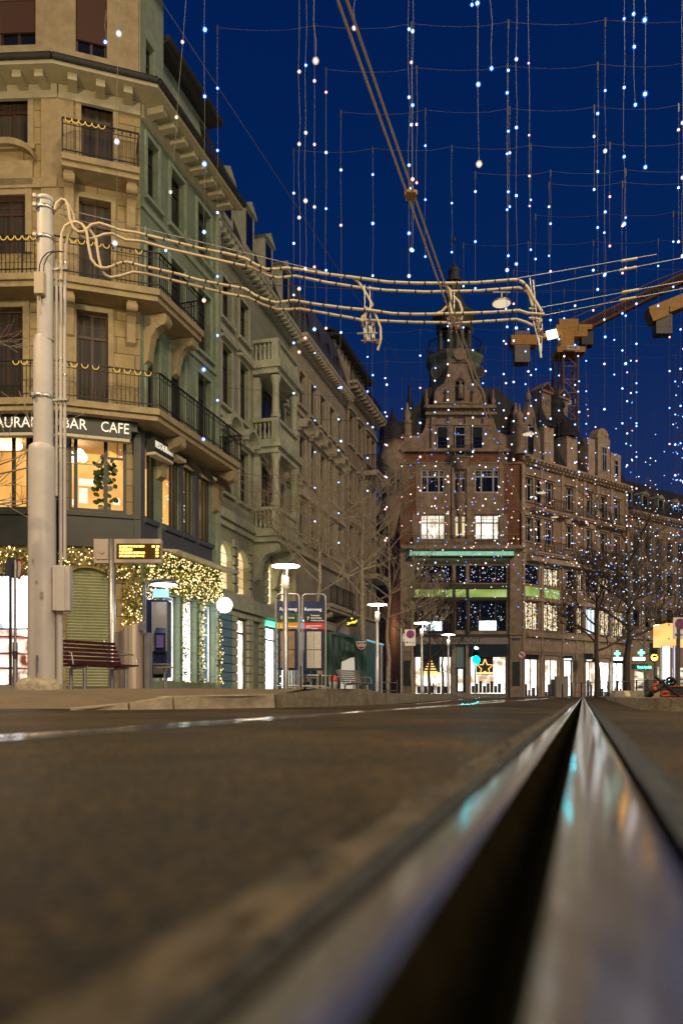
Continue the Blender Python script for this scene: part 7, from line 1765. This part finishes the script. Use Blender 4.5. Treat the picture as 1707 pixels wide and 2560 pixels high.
def colour(x, y, z):
    f = math.sin(x * .9 + y * .35) + .8 * math.sin(z * .6 - y * .21 + 1.3) + rs.uniform(-.9, .9)
    right = min(1, max(0, (x - K * y) / 6)); low = z < 6
    if y < 18: f = f * .7 + .55
    if y > 30 and right > .1: w_ = 'cbccbwcbccbcp' if low or f > -.3 else 'wcypcwprwcb'
    elif f > .9: w_ = 'bbbcbb'
    elif f > 0: w_ = 'cbbwcbc'
    elif f > -.8: w_ = 'wprpyw'
    else: w_ = 'prypmpc'
    return rs.choice(w_)
count = [0]
def string(x, y, ztop, zs_, cols, label, parts=True, wob=.012, rr=None, top_dx=0.0, rw=None):
    """one hanging cord: root mesh is the cord, its bulbs are children"""
    n = len(zs_); mb = MB(); zl = zs_[-1]; m = max(4, int((ztop - zl) / .6)); pts = []
    for i in range(m + 1):
        q = i / m; pts.append(Vector((x + top_dx * (1 - q) + rs.uniform(-wob, wob) * (0 < i < m), y, ztop + (zl - ztop) * q)))
    rw = rw or (.0028 if y < 13.5 else .0026 + .00006 * y)
    r = (rr or .0165 + .0004 * y) * (.88 if parts else .80)
    if parts:
        t = thing('string_of_lights', label, 'light string', (x, y, ztop), 'strings of lights hanging over the street')
        mb.tube(pts, rw, 3, 0, False, False); mb.build('cord', M_wire if y < 17 else M_wired, t)
        for z, c in zip(zs_, cols):
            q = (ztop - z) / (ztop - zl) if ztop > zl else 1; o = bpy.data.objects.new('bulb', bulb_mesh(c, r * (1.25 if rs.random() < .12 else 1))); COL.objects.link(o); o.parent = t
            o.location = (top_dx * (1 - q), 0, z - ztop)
    else:
        mb.tube(pts, rw, 3, 0, False, False); ks = sorted(set(cols)); sz = r * (1.3 if rs.random() < .08 else 1)
        for z, c in zip(zs_, cols): mb.ball((x, y, z), sz * rs.uniform(.75, 1.1), 6, 4, 1 + ks.index(c))
        o = mb.build('string_of_lights', [M_wired] + [EB[k] for k in ks], None, (x, y, ztop)); tag(o, label, 'light string', 'strings of lights hanging over the street')
    count[0] += 1
def near(u, Y, vs, cols, vt, label, ut=None, r=None):
    c = P(u, 0, Y); string(c.x, Y, P(0, vt, Y).z, [P(0, v, Y).z for v in vs], cols, label, True, .015, r, ((ut - u) / F * Y) if ut is not None else 0, .0033)
near(288, 7.6, [84, 354, 608], 'www', -60, 'nearest light string, three big white bulbs before the sandstone corner', 300, .022)
near(415, 10.2, [105, 293, 480, 626], 'yyyc', -40, 'slanting pale cord with dim white bulbs before the corner building side', 468, .018)
near(264, 9.5, [105], 'b', 27, 'single blue bulb before the attic window at the top left', 266, .022)
near(509, 11.8, [74, 241, 410, 580, 751, 924, 1098], 'bbccybb', -40, 'long blue light string before the side of the corner building', 513, .026)
near(748, 11.6, [179, 360, 544, 722, 880], 'yyyyp', -40, 'cord with faint warm bulbs left of the tallest coral string')
near(763, 11.9, [163, 332, 502, 672, 845], 'byyyr', -40, 'cord with one blue bulb over warm white ones, in the middle of the sky', 765)
near(789, 8.6, [152], 'y', -30, 'short cord ending in one big warm white bulb, upper middle', 785, .028)
near(885, 9.2, [70], 'y', -30, 'short cord ending in one warm bulb beside the contact wires', 888, .022)
near(1022, 11.7, [73, 243, 413, 583, 690], 'cccbw', -40, 'cord of ice blue bulbs crossing the contact wires, upper middle')
near(1031, 10.9, [78, 263, 448, 626], 'wcyc', -40, 'wavy pale cord of dim bulbs beside the wire clamp')
near(1197, 10.0, [8, 211, 410], 'ccy', -60, 'wavy cord ending in a big starry white bulb, upper right of the middle', 1192, .025)
near(1179, 9.9, [12], 'b', -60, 'cord ending in a blue bulb at the top edge')
near(1228, 9.7, [171], 'b', -60, 'cord ending in a blue bulb under the top edge', 1226, .024)
near(1290, 11.7, [148, 319, 489, 660, 820], 'wcbcc', -60, 'pale cord of ice blue bulbs right of the middle')
near(1323, 11.0, [158, 338, 440, 515], 'mmym', -60, 'pale wavy cord with tiny violet bulbs', 1319, .014)
near(1587, 10.6, [35, 117, 262], 'bbb', -60, 'wavy cord with three blue bulbs near the upper right corner', 1581, .024)
near(1612, 10.9, [50, 235, 418], 'bbb', -60, 'cord with one glaring blue bulb near the upper right corner', 1610, .026)
near(1559, 11.8, [47, 219, 392, 560], 'bccc', -60, 'cord with ice blue bulbs right of the row clamps, upper right')
near(1705, 11.4, [307, 444, 640], 'www', -60, 'light string cut by the right edge of the picture')
ROWS = [(12.8, -1.99), (13.7, -.265), (14.7, -.01), (15.7, -.94), (16.5, 2.77), (16.9, 4.4), (18.0, 4.38), (19.1, 2.92)]
y = 20.2
while y < 76: ROWS.append((y, K * y - (7.2 if 23 < y < 50 else 3.0) + rs.uniform(-.8, 1.6))); y += 1.12 if y < 34 else (1.6 if y < 46 else 2.5)
M_clip = pmat('black clip', (.01, .01, .012), .6)
ORD = 'first second third fourth fifth sixth seventh eighth ninth tenth eleventh twelfth thirteenth fourteenth fifteenth sixteenth seventeenth eighteenth nineteenth twentieth twenty-first twenty-second twenty-third twenty-fourth'.split()
CN = {'b': 'deep blue', 'c': 'ice blue', 'w': 'white', 'y': 'warm white', 'r': 'coral', 'p': 'rose', 'm': 'violet'}
lab_near = 'thin cord of small glowing bulbs hanging from a cross wire over the tracks'
lab_far = 'far small string of lights in the glittering mass before the right row'
EXC = 0
for ri, (y, x0) in enumerate(ROWS):
    zt = 10.9 + (rs.uniform(-.15, .15) if ri > 7 else 0); xr = (1760 - CX) / F * y; sp_ = 1.556; xmax = min(xr, K * y + 11.5 + .04 * y)
    w = thing('cross_wire', '%s sagging cross wire from the top, carrying light strings across the sky' % ORD[ri], 'wire', (x0, y, zt), 'cross wires carrying the light strings') if ri < 22 else None
    pts = []; x = x0 - (.1 if w else 0); mbw = MB(); mbc = MB()
    k = 0
    while x0 + k * sp_ < xmax + sp_:
        xa = x0 + k * sp_
        for q in range(4): pts.append(Vector((xa + sp_ * q / 4, y, zt + .05 - .05 * math.sin(math.pi * q / 4) + (.02 * (xa - 4)))))
        if xa < xmax and (y < 34 or rs.random() < .82):
            top = zt + .02 * (xa - 4)
            nb = rs.choice((5, 6, 6, 5, 4)) if xa > K * y + 2.5 or xa < K * y - 3.6 else rs.choice((2, 3, 4, 5))
            if y > 24: nb = rs.choice((5, 6, 6, 7))
            step = 1.0; z1_ = top - rs.uniform(.35, 1.1); zz = []
            for i in range(nb):
                zq = z1_ - step * i + rs.uniform(-.04, .04)
                if zq > 4.0: zz.append(zq)
            cs = [colour(xa, y, q) for q in zz]
            uu = CX + F * xa / y
            in_sky = 'over the tracks'
            if y > 24 or uu < 1760:
                big_ = max(sorted(set(cs)), key=cs.count) if cs else 'w'
                string(xa, y, top, zz, cs, '%s bulbs, cord %s from left, %s cross wire from top' % (CN[big_], ORD[min(k, 23)], ORD[ri]) if y < 26 else lab_far, y < 26)
            mbc.box((xa, y, top + .0), (.022, .022, .16))
        k += 1
    if w:
        mbw.tube(pts, .0026 + .00006 * y, 3, 0, False, False); mbw.build('wire', M_wire if y < 17 else M_wired, w); mbc.build('clip', M_clip, w)
print('strings', count[0], 'objects', len(bpy.data.objects))
# long thin diagonal stay wires
for (a, b, lab) in (((395, -10, 14), (1130, 1095, 40), 'long thin stay wire slanting down across the sky from the upper left'), ((560, 968, 30), (1010, 1000, 60), 'thin dark wire from the left row towards the brick house'), ((585, 1180, 29), (1010, 1235, 60), 'thin pale wire from the restaurant balcony to the brick house')):
    mb = MB(); A, B = P(*a), P(*b); mb.tube([A, A.lerp(B, .5) - UP * .1, B], .008, 4, 0, True, False); tag(mb.build('stay_wire', M_wired), lab, 'wire', 'stay wires')
